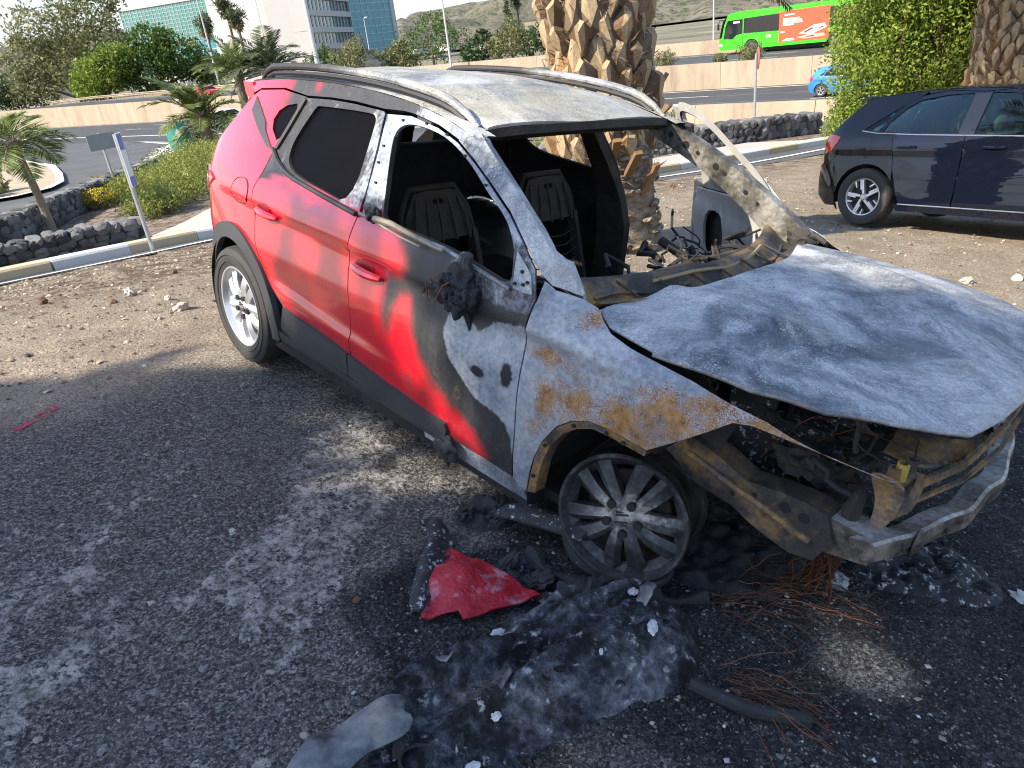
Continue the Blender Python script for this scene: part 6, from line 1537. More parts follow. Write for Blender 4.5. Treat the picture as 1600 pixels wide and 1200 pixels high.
def date_palm(base, h, r, label, seed, top, zlo, nring, lean=(0, 0), crown=True, root=True, rise=(-.5, 1.1)):
    rr = random.Random(seed); e = empty('date_palm', base, label=label, cat='palm tree')
    P = lambda z: Vector((lean[0] * z, lean[1] * z, z))
    mb = MB(); k = 40; H_ = np.linspace(-.3, h, k)
    mb.tube([P(z) for z in H_], [r * (.96 + (.24 * max(0, (.35 - z)) if z < .35 else 0)) * (.82 if z > zlo else 1.0) for z in H_], 20)
    tr = mb.build('trunk', M['fibre'], e)
    if root:
        for i in range(95):                               # shaggy rings of old roots low on the trunk
            a = rr.random() * 6.283; z = rr.uniform(.0, zlo + .05); q = r * (.99 + .2 * max(0, .35 - z)); c = P(z) + Vector((math.cos(a) * q, math.sin(a) * q, 0))
            b = MB(); b.blob((0, 0, 0), (rr.uniform(.05, .13), .035, rr.uniform(.018, .04)), i, .4, 1, 1.6, Matrix.Rotation(a + PI / 2, 3, 'Z')); o = b.build('root_scale', M['fibre'], tr); o.location = c
    z = zlo; ring = 0; dz = (top - zlo) / nring; cnt = max(9, int(round(2 * PI * r / .20)))
    while z < top:
        for i in range(cnt):
            a = 2 * PI * (i + .5 * (ring % 2)) / cnt + rr.uniform(-.08, .08); c = P(z + rr.uniform(-.03, .03)) + Vector((math.cos(a), math.sin(a), 0)) * r * .86
            o = bpy.data.objects.new('leaf_base', LBM[rr.randrange(7)]); COL.objects.link(o); o.parent = tr; o.location = c
            s = rr.uniform(.78, 1.28); o.scale = (s * rr.uniform(.8, 1.15), s * rr.uniform(.6, 1.3), s); o.rotation_euler = (rr.uniform(-.2, .38), rr.uniform(-.3, .3), a - PI / 2 + rr.uniform(-.2, .2))
        z += dz; ring += 1
    rn = np.random.RandomState(seed); nf_ = 5200; fa = rn.rand(nf_) * 6.283; fzz = rn.uniform(zlo - .3, top, nf_); fr_ = r * rn.uniform(.86, 1.08, nf_)
    fo = leaves('fibre_fray', np.c_[np.cos(fa) * fr_ + lean[0] * fzz, np.sin(fa) * fr_ + lean[1] * fzz, fzz], .10, LF['fray'], tr, seed, .10, .2); fo['kind'] = 'stuff'
    for i in range(5):                                    # a few torn stubs sticking out at the foot
        a = rr.uniform(-.6, 1.2) + math.atan2(-.3, .95); b = MB(); b.bar((0, 0, 0), (rr.uniform(.16, .3), 0, rr.uniform(.15, .35)), .07, .035); o = b.build('torn_stub', M['leafbase'], tr, smooth=False); o.location = P(zlo - .45 + i * .18) + Vector((math.cos(a), math.sin(a), 0)) * r * .9; o.rotation_euler = (0, 0, a)
    if crown:
        ms = []
        for i in range(3):
            me = frond_mesh(3.1, .6 + .3 * i, 40, .42, seed + i, .4, .022); me.materials.append(BK['palm']); me.materials.append(LF['palm_grey']); ms.append(me)
        for i in range(34):
            o = bpy.data.objects.new('frond', ms[i % 3]); COL.objects.link(o); o.parent = e; o.location = P(h) ; el = rr.uniform(*rise)
            o.rotation_euler = (rr.uniform(-.3, .3), -el + .35, i * 2.39996)
    return e
date_palm((-.62, 3.05, tz(-.62, 3.05)), 9.0, .44, 'thick date palm trunk with cut orange-brown leaf bases right behind the burnt car', 4, 4.3, .95, 19, (-.02, -.01))
date_palm((.15, 11.7, tz(.15, 11.7)), 3.7, .48, 'shaded date palm trunk at the right edge above the black car', 9, 3.5, .2, 21, (0, 0), root=False, rise=(.25, 1.25))
hf_ = frond_mesh(1.5, .75, 44, .40, 99, .2, .02); hf_.materials.append(BK['palm']); hf_.materials.append(LF['palm_grey'])
pm_ = [o for o in bpy.data.objects if o.name.startswith('date_palm')][0]; ho = bpy.data.objects.new('frond', hf_); COL.objects.link(ho); ho.parent = pm_; ho.location = (.24, .30, 2.30); ho.rotation_euler = (0, .22, rad(50))
# ---- bush behind the black car
def bush_mesh_parts(e, lobes, n, size, leaf, twigs, seed, shell=.5, aspect=.5, tw=(.012, .004)):
    rr = random.Random(seed); mb = MB()
    for i in range(twigs):
        l = rr.choice(lobes); c = Vector(l[:3]); d = Vector((rr.gauss(0, 1), rr.gauss(0, 1), rr.gauss(.3, 1))).normalized(); t = c + Vector((d.x * l[3], d.y * l[4], d.z * l[5])) * rr.uniform(.6, 1)
        s = Vector((rr.gauss(0, .25), rr.gauss(0, .25), 0)); m = s.lerp(t, .5) + Vector((rr.gauss(0, .15), rr.gauss(0, .15), rr.gauss(0, .12)))
        mb.tube([s, m, t], [tw[0], tw[0] * .7, tw[1]], 4, caps=False)
    mb.build('branches', BK['twig'], e)['kind'] = 'stuff'
    leaves('foliage', clump_pts(n, lobes, seed, shell), size, LF[leaf], e, seed, aspect)
e = empty('large_shrub', (-1.15, 12.45, tz(-1.15, 12.45)), label='large bright green shrub with brown twigs behind the black car', cat='shrub')
bush_mesh_parts(e, [(-.75, -.75, 1.7, .75, .75, .9), (0, 0, 1.9, 1.1, 1.0, 1.2), (.6, .7, 1.9, 1.0, 1.0, 1.0), (-.3, -.3, 2.9, .9, .9, .8), (.6, .3, 3.0, .9, .8, .8), (-.9, -.9, .75, .5, .5, .55), (1.0, 1.2, 2.9, .8, .8, .7), (-1.1, -.2, 2.4, .6, .7, .8)], 74000, .066, 'bright', 240, 21, .30)
# ---- planting bed left of the red tailgate
def low_bush(x, y, r, h, leaf, label, seed, n=2600, size=.09, flowers=0, cat='shrub', group=None):
    e = empty('low_shrub', (x, y, tz(x, y)), label=label, cat=cat, group=group)
    lobes = [(0, 0, h * .5, r, r, h * .55), (r * .5, -r * .4, h * .4, r * .6, r * .6, h * .45), (-r * .5, r * .4, h * .45, r * .6, r * .6, h * .5)]
    bush_mesh_parts(e, lobes, n, size, leaf, 30, seed, .35, .35)
    if flowers: leaves('blossoms', clump_pts(flowers, [(0, 0, h * .8, r, r, h * .35)], seed + 5, .7), .05, LF['flower'], e, seed, .8)
    return e
for i, (x, y, r, h, n) in enumerate(((-14.8, 3.6, 1.0, .75, 5200), (-16.6, 4.6, 1.15, .95, 6500), (-19.0, 5.6, 1.2, 1.05, 6500), (-13.3, 2.7, .75, .55, 3600), (-21.4, 7.0, 1.2, 1.0, 5600), (-17.8, 3.6, .8, .7, 3600), (-23.6, 8.6, 1.0, .9, 4200))):
    low_bush(x, y, r, h, 'yellow', 'olive green feathery low shrub, ' + ('second from the pavement end of the clump', 'biggest in the middle of the clump', 'tall one beside the red tailgate', 'lowest and nearest the pavement', 'dense one just left of the feathery palm', 'small one closest to the long stone wall', 'farthest one at the foot of the feathery palm')[i], 40 + i, n, .075, 0, group='low shrubs in the planting bed')
low_bush(-17.2, 2.55, .35, .45, 'yellow', 'small shrub full of yellow flowers below the road sign', 60, 700, .06, 500)
low_bush(-29.0, 10.4, .6, .9, 'yellow', 'yellow flowering shrub at the foot of the feathery palm', 61, 900, .08, 700)
low_bush(-21.5, 3.9, .35, .55, 'straw', 'tuft of dry straw grass on top of the long stone wall', 62, 600, .16)
for i, (x, y) in enumerate(((-31.5, 1.4), (-33.5, 2.2), (-32.4, .2))):
    low_bush(x, y, .8, 1.1, 'straw', ('tall tuft of ochre grass on the kerbed island, nearest the kerb', 'tall tuft of ochre grass on the kerbed island, farthest back', 'tall tuft of ochre grass on the kerbed island, at the left edge')[i], 64 + i, 2200, .30, 0, 'grass', 'ochre grass tufts on the island')
for i, (x, y) in enumerate(((-4.9, 17.0), (-8.3, 14.2), (-9.3, 12.2))):
    pass
low_bush(-9.8, 16.2, .75, .95, 'olive', 'green shrub behind the stone wall, framed by the open car door', 70, 2600, .10)
low_bush(-9.5, 11.6, .9, .8, 'yellow', 'bright green shrub seen through the rear window opening of the wreck', 71, 2600, .10)
low_bush(-12.0, 10.2, .9, .8, 'yellow', 'bright green shrub beside the palm, seen through the wreck', 72, 2600, .10)
for i, s in enumerate((4.2, 8.5, 10.6)):
    x, y = hp(s - 14, .9); low_bush(x, y, (.85, .5, .9)[i], (1.3, .8, 1.35)[i], 'olive', ('rounded grey-green shrub on top of the median wall, left of three', 'smallest shrub on top of the median wall, middle of three', 'rounded grey-green shrub on top of the median wall, right of three')[i], 80 + i, 1500, .16)
for i, s in enumerate(np.arange(-78, -52, 3.2)):
    x, y = hp(s, .55); low_bush(x, y, .45, .55, 'deep', 'small dark shrub on top of the left median wall, %s from the left' % ('first', 'second', 'third', 'fourth', 'fifth', 'sixth', 'seventh', 'eighth', 'ninth')[i], 90 + i, 220, .16, 0, group='row of small shrubs on the median wall')
# ---- palms at the left
palm('young_palm', (-14.3, .84, tz(-14.3, .84)), 1.95, .075, 18, 1.2, 'young palm with a slim ringed trunk at the left edge', 'palm', 3, (-.12, -.1), .8, (.0, 1.2), n=34)
palm('feathery_palm', (-28.3, 9.9, tz(-28.3, 9.9)), 1.8, .24, 32, 2.5, 'bushy young date palm with drooping fronds left of the red tailgate', 'palm', 5, (0, 0), .55, (.2, 1.35), n=34)
palm('arching_palm', (-42.5, 20.3, tz(-42.5, 20.3)), 4.0, .28, 24, 3.5, 'arching palm rising behind the roof rail of the burnt car', 'palm_grey', 8, (0, 0), .55, (.5, 1.4), n=30)
palm('arching_palm', (-44.5, 19.0, tz(-44.5, 19.0)), 3.9, .28, 24, 3.3, 'bushy palm just left of the arching one, with upright fronds', 'palm', 12, (0, 0), .55, (.7, 1.5), n=30)
def fan_palm(x, y, h, lab, seed, z=None):
    e = empty('fan_palm', (x, y, tz(x, y) if z is None else z), label=lab, cat='palm tree', group='tall fan palms'); rr = random.Random(seed)
    mb = MB(); mb.tube([(0, 0, -.5), (.1, 0, h * .5), (0, .1, h)], [.38, .28, .26], 8); mb.build('trunk', BK['brown'], e)
    pts = clump_pts(900, [(0, 0, h + .3, 1.7, 1.7, 1.5), (0, 0, h - 1.2, 1.1, 1.1, 1.1)], seed, .2); leaves('crown', pts, .95, LF['palm_grey'], e, seed, .22)
    leaves('dead_skirt', clump_pts(300, [(0, 0, h - 1.6, .9, .9, 1.2)], seed + 3, .2), .8, LF['dead'], e, seed + 1, .22, -.8)
fan_palm(-157, 64, 11.5, 'tall fan palm before the glass building, left of three', 1); fan_palm(-153, 67.5, 14.6, 'tallest fan palm before the white facade, middle of three', 2); fan_palm(-150, 67.8, 12.2, 'tall fan palm before the white facade, right of three', 3)
fan_palm(-160, 165, 15, 'distant fan palm in front of the hillside, nearest the thick palm trunk', 4); fan_palm(-172, 166, 13, 'distant fan palm in front of the hillside, right of the conical pine', 5)
# prickly pear by the palm
e = empty('prickly_pear', (-30.0, 13.0, tz(-30, 13.0)), label='prickly pear with yellow-green pads right of the feathery palm', cat='cactus'); rr = random.Random(2)
pm = plain('cactus_pad', (.36, .30, .06), .6, 0, .35, 3)
for i in range(16):
    b = MB(); b.blob((0, 0, 0), (.26, .06, .34), i, .15, 2); o = b.build('pad', pm, e); o.location = (rr.uniform(-.9, .9), rr.uniform(-.9, .9), .3 + .32 * (i % 5) + rr.uniform(-.1, .1)); o.rotation_euler = (rr.uniform(-.5, .5), rr.uniform(-.5, .5), rr.random() * 3)
# ---- trees beyond the motorway
def TZ(x, y): return tz(x, y)
tree('eucalyptus_tree', (-196, 47, TZ(-196, 47) - 1), [(0, 0, 9, 7, 7, 5), (-5, -7, 11, 6, 6, 5), (5, 6, 12, 6, 7, 5), (-2, -2, 17, 7, 8, 5), (3, 7, 18.5, 5, 6, 4), (4, 11, 21, 3, 3.5, 2.5), (-5, -8, 5, 5, 6, 4)], 11000, .8, 'olive', 'grey', 'biggest tree, tall and loose with grey limbs, at the far left', seed=31, trunk_r=.7, shell=.5)
tree('dense_tree', (-176, 57, TZ(-176, 57) - 1), [(0, 0, 6, 6, 7, 5), (-3, -6, 7, 5, 5, 4), (3, 6, 7.5, 5, 6, 4), (0, 2, 11, 5, 5, 3.4), (3, 12, 4.5, 4, 5, 3)], 13000, .75, 'green', 'grey', 'dense dark green tree with pale twisted stems, right of the eucalyptus', seed=32, trunk_r=.6, shell=.6)
tree('willow_like_tree', (-178, 48, TZ(-178, 48) - 1), [(0, 0, 6, 4.5, 5, 4), (1, 4, 8, 4, 4, 3.4), (-1, -3, 4, 3.5, 3.5, 3)], 9000, .65, 'bright', 'grey', 'lighter green drooping tree between the two big trees at the left', seed=33, trunk_r=.4)
tree('round_tree', (-208, 30, TZ(-208, 30) - 1), [(0, 0, 4.5, 6, 6, 4), (-3, -9, 4, 6, 6, 3.5), (3, 6, 5, 5, 5, 3.4)], 5000, .7, 'deep', 'grey', 'low round dark tree at the left edge of the photo', seed=34, trunk_r=.4)
for i, (x, y, s, lf, lab) in enumerate(((-100, 62, 1.0, 'olive', 'pale green bushy tree below the lower floors of the tower, left one'), (-97, 68, .8, 'olive', 'pale green bushy tree below the blue glass stairwell'), (-98, 75.5, 1.5, 'green', 'tall dark green tree beside the blue glass stairwell'), (-90, 79, .8, 'deep', 'low dark green tree left of the lamp mast'), (-84, 80, 1.0, 'olive', 'olive tree right of the slim lamp mast'), (-78, 82, 1.0, 'deep', 'dark round tree left of the thick palm trunk'), (-120, 68, .9, 'green', 'bushy tree in front of the white facade'), (-24, 66, .9, 'deep', 'dark shrubby tree behind the wall left of the bus'), (-30, 70, .8, 'palm', 'light green bamboo-like shrub behind the far wall'), (-62, 78, .8, 'deep', 'dark shrubby tree behind the far wall by the palm trunk'))):
    tree('bushy_tree', (x, y, TZ(x, y) - .5), [(0, 0, 3.0 * s, 2.6 * s, 2.6 * s, 2.4 * s), (1.8 * s, 1.4 * s, 2.4 * s, 2 * s, 2 * s, 1.8 * s), (-1.8 * s, -1.5 * s, 2.4 * s, 2 * s, 2.2 * s, 1.8 * s), (.4 * s, .3 * s, 4.8 * s, 1.7 * s, 1.7 * s, 1.4 * s)], 2600, .42, lf, 'brown', lab, seed=50 + i, trunk_r=.2, shell=.6)
e = empty('conical_pine', (-205, 193, TZ(-205, 193)), label='slender conical pine standing out against the hillside', cat='tree')
mb = MB(); mb.tube([(0, 0, -1), (0, 0, 19)], [.4, .08], 7); mb.build('trunk', BK['brown'], e)
leaves('crown', np.concatenate([clump_pts(140, [(0, 0, 4 + 1.25 * k, 3.0 * (1 - k / 12.5) + .3, 3.0 * (1 - k / 12.5) + .3, .35)], 200 + k, .1) for k in range(12)]), .7, LF['deep'], e, 7, .3)
# ---- trees behind the camera that shade the foreground
SH = [(-.70, -7), (-.55, -3.2), (-.52, -2.0), (-.30, -1.40), (.15, -1.02), (.8, -.45), (1.45, .15), (2.05, .70), (2.65, 1.20), (3.4, 1.40), (4.6, 1.75), (7.2, 2.6), (7.2, -7)]
def shade_pts(n, seed):
    r = np.random.RandomState(seed); P = np.c_[r.uniform(-1.4, 7.4, n), r.uniform(-7.2, 3.8, n)]
    d = sdist(P, SH); st = fbm(P[:, 0] * 2.2 + 3, P[:, 1] * 2.2, 4, 77) - .5
    frond = np.sin((P[:, 0] * .80 - P[:, 1] * .60) * 17 + 6 * st) * .5
    keep = np.clip((d + .30 * st + .16 * frond * np.exp(-(np.maximum(d, 0) / .35) ** 2)) / .28 + .35, 0, 1)
    for (x, y, a, b, k) in ((1.46, -.92, .46, .30, 1.0), (.95, -.95, .42, .20, 1.0), (3.34, -.50, .38, .28, 1.0), (3.10, -1.45, .6, .24, 1.0), (1.86, -.08, .26, .42, 1.0), (1.83, .48, .28, .26, 1.0), (1.60, .10, .2, .24, .9), (2.03, -.38, .22, .24, 1.0)): keep *= 1 - k * np.clip(1.8 * np.exp(-(((P[:, 0] - x) / a) ** 2 + ((P[:, 1] - y) / b) ** 2)), 0, 1)
    w_ = P[:, 0] * .96 - P[:, 1] * .27; box = (P[:, 0] > .85) & (P[:, 0] < 1.75) & (P[:, 1] > -.25) & (P[:, 1] < .62)
    keep = np.maximum(keep, np.where(box, np.clip(np.sin(w_ * 22 + 1.0 * st) * 2.2 - .9, 0, 1) * .75, 0))
    P = P[r.rand(n) < keep]; t = r.uniform(8.6, 10.8, len(P)) / SUN.z
    return np.c_[P[:, 0], P[:, 1], plane_h(P[:, 0], P[:, 1])] + np.array(SUN)[None] * t[:, None]
SP = shade_pts(120000, 4)
TB = [(c[0] - 1.4, c[1] - 5.2) for c in ((-.2, -7.6), (2.4, -6.2), (4.6, -7.8), (.8, -10.6), (3.2, -10.8), (5.4, -4.6))]
near_ = np.argmin(((SP[:, None, :2] - np.array(TB)[None]) ** 2).sum(2), 1)
for i, (bx_, by_) in enumerate(TB):
    bz = plane_h(bx_, by_); e = empty('shade_tree', (bx_, by_, bz), label='leafy tree standing behind the photographer, the %s one' % ('leftmost', 'nearest', 'rightmost of the back', 'farthest left', 'farthest back', 'rightmost')[i], cat='tree', group='trees behind the photographer'); rr = random.Random(i)
    pts = SP[near_ == i] - np.array([bx_, by_, bz]); c = Vector(pts.mean(0)); mb = MB(); fork = Vector((0, 0, 5.0)); mb.tube([(0, 0, -.2), (.08, 0, 2.4), fork], [.24, .18, .14], 8); mb.build('trunk', BK['brown'], e)
    for k in range(6):
        t = Vector(pts[rr.randrange(len(pts))]); mb = MB(); mb.tube([fork - Vector((0, 0, .1)), fork.lerp(t, .5) + Vector((0, 0, .3)), t], [.07, .045, .012], 6); mb.build('limb', BK['brown'], e)
    leaves('crown', pts, .20, LF['green'], e, 300 + i, .55)
# ---------------------------------------------------------------- burnt remains on the ground
dr = random.Random(17)
def G(x, y): return float(gz(x, y)[0])
m_ = NM('ash_covered_melt', .8, 0, .35)
_n = m_.noise(4.5, 6, .65); _f = m_.noise(30, 5, .7); _w = m_.noise(75, 3, .6)
_c = m_.ramp(m_.math('ADD', m_.math('MULTIPLY', _n, .6), m_.math('MULTIPLY', _f, .4)), [(.38, (.004, .004, .005)), (.46, (.018, .019, .023)), (.52, (.075, .08, .095)), (.60, (.22, .23, .255)), (.7, (.36, .37, .39))])
_c = m_.mix(m_.rng(m_.math('ADD', m_.math('MULTIPLY', _f, .6), m_.math('MULTIPLY', m_.noise(13, 5, .7), .6)), .68, .74), _c, m_.mix(_w, (.30, .30, .31), (.62, .62, .62)))
m_.col(_c); m_.bump(m_.math('ADD', m_.math('MULTIPLY', _f, 1.4), m_.math('MULTIPLY', _n, 1.2)), 1.0, .035); M['melt'] = m_.m
heap = empty('melted_bumper', (2.75, -1.15, 0), label='long heap of melted black bumper covered in grey ash in front of the front wheel', cat='debris'); heap.location = (0, 0, 0)
OUT = [(2.62, -1.98), (2.50, -1.82), (2.46, -1.60), (2.48, -1.38), (2.47, -1.18), (2.50, -1.0), (2.58, -.86), (2.70, -.77), (2.83, -.72), (2.93, -.76), (3.00, -.88), (3.01, -1.0), (2.96, -1.12), (2.93, -1.25), (2.90, -1.40), (2.88, -1.6), (2.90, -1.85)]
OUTd = dens(OUT, .04)
def heap_h(x, y):
    d = float(sdist([(x, y)], OUTd)[0]); e = sstep(-.005, .11, d)
    t = (y + 1.95) / 1.2; ridge = .075 + .075 * sstep(.2, .9, t)
    fold = .030 * math.sin((x * .9 + y * .25) * 34 + 3 * mnoise.noise(Vector((x * 3, y * 3, 0)))) * .6 + .035 * mnoise.noise(Vector((x * 7, y * 4, 2))) + .020 * mnoise.noise(Vector((x * 19, y * 15, 5))) + .008 * mnoise.noise(Vector((x * 50, y * 45, 7)))
    return e * (ridge * (.6 + .4 * sstep(0, .2, d)) + fold)
OUTr = [(x + .035 * mnoise.noise(Vector((x * 9, y * 9, 1))), y + .05 * mnoise.noise(Vector((x * 9, y * 9, 4))) + .015 * mnoise.noise(Vector((x * 30, y * 30, 4)))) for x, y in dens(OUT, .02)]
mb = MB(); V_, F_ = cdt(OUTr, (), .014); va = np.array(V_); gzv = gz(va[:, 0], va[:, 1]); sd = sdist(va, OUTr)
def heap_z(x, y, d):
    e = sstep(-.005, .075, d); t = (y + 1.95) / 1.2; ridge = .065 + .075 * sstep(.2, .9, t)
    fold = .020 * (1 - 2 * abs(math.sin((x * .93 - y * .28) * 17 + 2.2 * mnoise.noise(Vector((x * 3.5, y * 3.5, 0)))))) + .05 * sstep(.02, .0, abs((x - 2.62) * .9 - (y + 1.3) * .28 + .03 * mnoise.noise(Vector((x * 6, y * 6, 3)))) - .01) + .045 * mnoise.noise(Vector(((x * .96 - y * .28) * 9, (x * .28 + y * .96) * 3, 2))) + .018 * mnoise.noise(Vector(((x * .96 - y * .28) * 24, (x * .28 + y * .96) * 9, 5))) + .009 * mnoise.noise(Vector((x * 42, y * 38, 7))) + .005 * mnoise.noise(Vector((x * 90, y * 85, 8)))
    return e * (ridge * (.6 + .4 * sstep(0, .2, d)) + fold)
mb.add([(x, y, g - .01 + heap_z(x, y, d)) for (x, y), g, d in zip(V_, gzv, sd)], F_); mb.build('charred_mass', M['melt'], heap, sharp=None)
HZ = lambda x, y: G(x, y) + heap_z(x, y, float(sdist([(x, y)], OUTr)[0]))
m_ = NM('smoky_grey_plastic', .6, 0, .4); _n = m_.noise(7, 6, .65); m_.col(m_.ramp(_n, [(.36, (.02, .02, .022)), (.48, (.10, .105, .115)), (.58, (.19, .19, .19)), (.68, (.30, .28, .24))])); m_.bump(m_.noise(24, 4), .5, .012); M['smoke'] = m_.m
# smoother grey shell with its lamp recess at the near end
shell = [(2.58, -1.98), (2.545, -1.86), (2.54, -1.74), (2.55, -1.66), (2.60, -1.62), (2.63, -1.66), (2.66, -1.64), (2.69, -1.70), (2.68, -1.80), (2.70, -1.90), (2.66, -1.98)]
mb = MB(); panel(mb, rounded(shell, 2), lambda x, y: (x, y, G(x, y) + .085 + .035 * math.sin((x - 2.52) * 14) - .35 * max(0, -1.68 - y - .2) + .022 * mnoise.noise(Vector((x * 9, y * 7, 2))) + .008 * mnoise.noise(Vector((x * 30, y * 30, 2)))), [], .025, .006)
mb.build('grey_shell', M['smoke'], heap, sharp=50)
for r_ in (.040,):
    mb = MB(); c = Vector((2.735, -1.70, HZ(2.735, -1.70) + .012)); mb.tube([c + Vector((math.cos(t) * r_, math.sin(t) * r_, .004 * math.sin(2 * t))) for t in np.linspace(0, 2 * PI, 25)[:-1]], .005, 6, closed=True); mb.build('lamp_recess_ring', M['char'], heap)
for k in range(26):
    x, y = dr.uniform(2.5, 2.98), dr.uniform(-1.85, -.78)
    if inpoly([x], [y], OUTr)[0]:
        s = dr.uniform(.008, .028); mb = MB(); mb.blob((0, 0, 0), (s, s * dr.uniform(.5, 1), s * .45), k, .3, 2, 1.6); o = mb.build('ash_crust' if k % 3 else 'charred_knob', M['whiteash'] if k % 3 == 1 else M['melt'], heap); o.location = (x, y, HZ(x, y) + .004); o.rotation_euler = (0, 0, dr.random() * 6)
for k in range(22):                                     # torn flakes and plates of melted cover
    x, y = dr.uniform(2.47, 3.0), dr.uniform(-1.9, -.74)
    if not inpoly([x], [y], inset(OUT, .03))[0]: continue
    L = dr.uniform(.03, .11); w = L * dr.uniform(.3, .8); mb = MB(); n_ = 9; ph = dr.random() * 6
    pl = [(L * .5 * math.cos(t) * (1 + .35 * mnoise.noise(Vector((math.cos(t) * 2, math.sin(t) * 2, k)))), w * .5 * math.sin(t) * (1 + .4 * mnoise.noise(Vector((math.cos(t) * 2, math.sin(t) * 2, k + 50))))) for t in np.linspace(0, 2 * PI, n_ + 1)[:-1]]
    panel(mb, pl, lambda u, v: (u, v, .25 * L * math.sin(u / L * 4 + ph) + .15 * L * mnoise.noise(Vector((u * 30, v * 30, k)))), [], .02, .004)
    o = mb.build('torn_flake', [M['char'], M['melt'], M['smoke'], M['char_white']][k % 4], heap, sharp=40); o.location = (x, y, HZ(x, y) + .008); o.rotation_euler = (dr.uniform(-.6, .6), dr.uniform(-.6, .6), dr.gauss(1.3, .6))
# red fragment
m_ = NM('blistered_red_plastic', .4); _n = m_.noise(16, 6, .65); _f = m_.noise(60, 4, .6)
_c = m_.mix(m_.rng(_n, .50, .68), (.42, .010, .022), (.50, .20, .24)); _x = m_.sep(); _c = m_.mix(m_.rng(m_.math('ADD', m_.math('ADD', m_.math('MULTIPLY', m_.math('SUBTRACT', _x[0], 2.1), -2.6), m_.math('MULTIPLY', m_.math('ADD', _x[1], 1.1), 1.6)), m_.math('MULTIPLY', m_.noise(11, 5, .65), .7)), .16, .30), _c, (.022, .018, .019)); m_.col(_c); m_.bump(m_.math('ADD', _n, _f), .6, .012); M['redfrag'] = m_.m
frag = empty('red_body_fragment', (0, 0, 0), label='torn red plastic body fragment with a charred black edge lying on the gravel', cat='debris')
fr_ = [(2.10, -1.13), (2.13, -1.11), (2.24, -1.085), (2.36, -1.06), (2.49, -1.04), (2.47, -1.12), (2.44, -1.22), (2.42, -1.30), (2.385, -1.29), (2.34, -1.37), (2.315, -1.385), (2.25, -1.30), (2.17, -1.21)]
def fz(x, y): return G(x, y) + .030 + .0035 * math.sin(x * 60 + 20 * y + 5 * mnoise.noise(Vector((x * 8, y * 8, 1)))) + .05 * math.exp(-((x - 2.28) ** 2 + (y + 1.2) ** 2) / .012) + .014 * mnoise.noise(Vector((x * 13, y * 13, 3)))
mb = MB(); panel(mb, fr_, lambda x, y: (x, y, fz(x, y)), [], .018, .006); mb.build('red_sheet', M['redfrag'], frag, sharp=60)
st_ = [(1.90, -1.09), (1.97, -1.04), (2.07, -1.05), (2.14, -1.12), (2.20, -1.20), (2.28, -1.31), (2.33, -1.385), (2.27, -1.40), (2.19, -1.32), (2.11, -1.24), (2.05, -1.15), (1.98, -1.12)]
mb = MB(); panel(mb, rounded(st_, 1), lambda x, y: (x, y, G(x, y) + .035 + .03 * math.sin((x + y) * 22) ** 2 + .012 * mnoise.noise(Vector((x * 15, y * 15, 9)))), [], .018, .008); mb.build('charred_edge', M['char_white'], frag, sharp=60)
# charred lump by the sill
def lump(name, x, y, r, h, label, seed, mat='char'):
    o = empty(name, (0, 0, 0), label=label, cat='debris'); rr = random.Random(seed)
    ol = [(x + r * (1 + .25 * mnoise.noise(Vector((math.cos(t) * 1.5, math.sin(t) * 1.5, seed)))) * math.cos(t), y + r * .8 * (1 + .3 * mnoise.noise(Vector((math.cos(t) * 1.5, math.sin(t) * 1.5, seed + 7)))) * math.sin(t)) for t in np.linspace(0, 2 * PI, 33)[:-1]]
    V2, F2 = cdt(ol, (), .014); a = np.array(V2); g2 = gz(a[:, 0], a[:, 1]); s2 = sdist(a, ol); b = MB()
    b.add([(p[0], p[1], g - .008 + sstep(-.004, .06, d) * h * (.55 + .75 * mnoise.noise(Vector((p[0] * 13, p[1] * 13, seed))) + .35 * mnoise.noise(Vector((p[0] * 36, p[1] * 36, seed))))) for p, g, d in zip(V2, g2, s2)], F2); b.build('charred_mass', M[mat], o, sharp=None)
    for k in range(7):
        t = rr.random() * 6.28; q = Vector((x + math.cos(t) * r * .6, y + math.sin(t) * r * .5, 0)); s = rr.uniform(.015, .04); b = MB(); b.blob((0, 0, 0), (s * 1.6, s, s * .6), k + seed, .3, 2, 2); oo = b.build('charred_flake', M['char'], o); oo.location = (q.x, q.y, G(q.x, q.y) + h * .5); oo.rotation_euler = (rr.uniform(-.5, .5), rr.uniform(-.5, .5), rr.random() * 6)
    return o
lump('charred_lump', 2.00, -.86, .14, .07, 'small heap of charred black plastic on the ground under the door sill', 3)
lump('charred_lump', 2.36, -.98, .12, .05, 'flat crust of black melted plastic between the red fragment and the wheel', 5, 'melt')
lump('charred_lump', 2.74, -.35, .30, .05, 'black burnt crust on the ground under the engine', 8)
lump('charred_lump', 3.10, .10, .35, .05, 'black burnt crust on the ground below the bumper beam', 9, 'char_white')
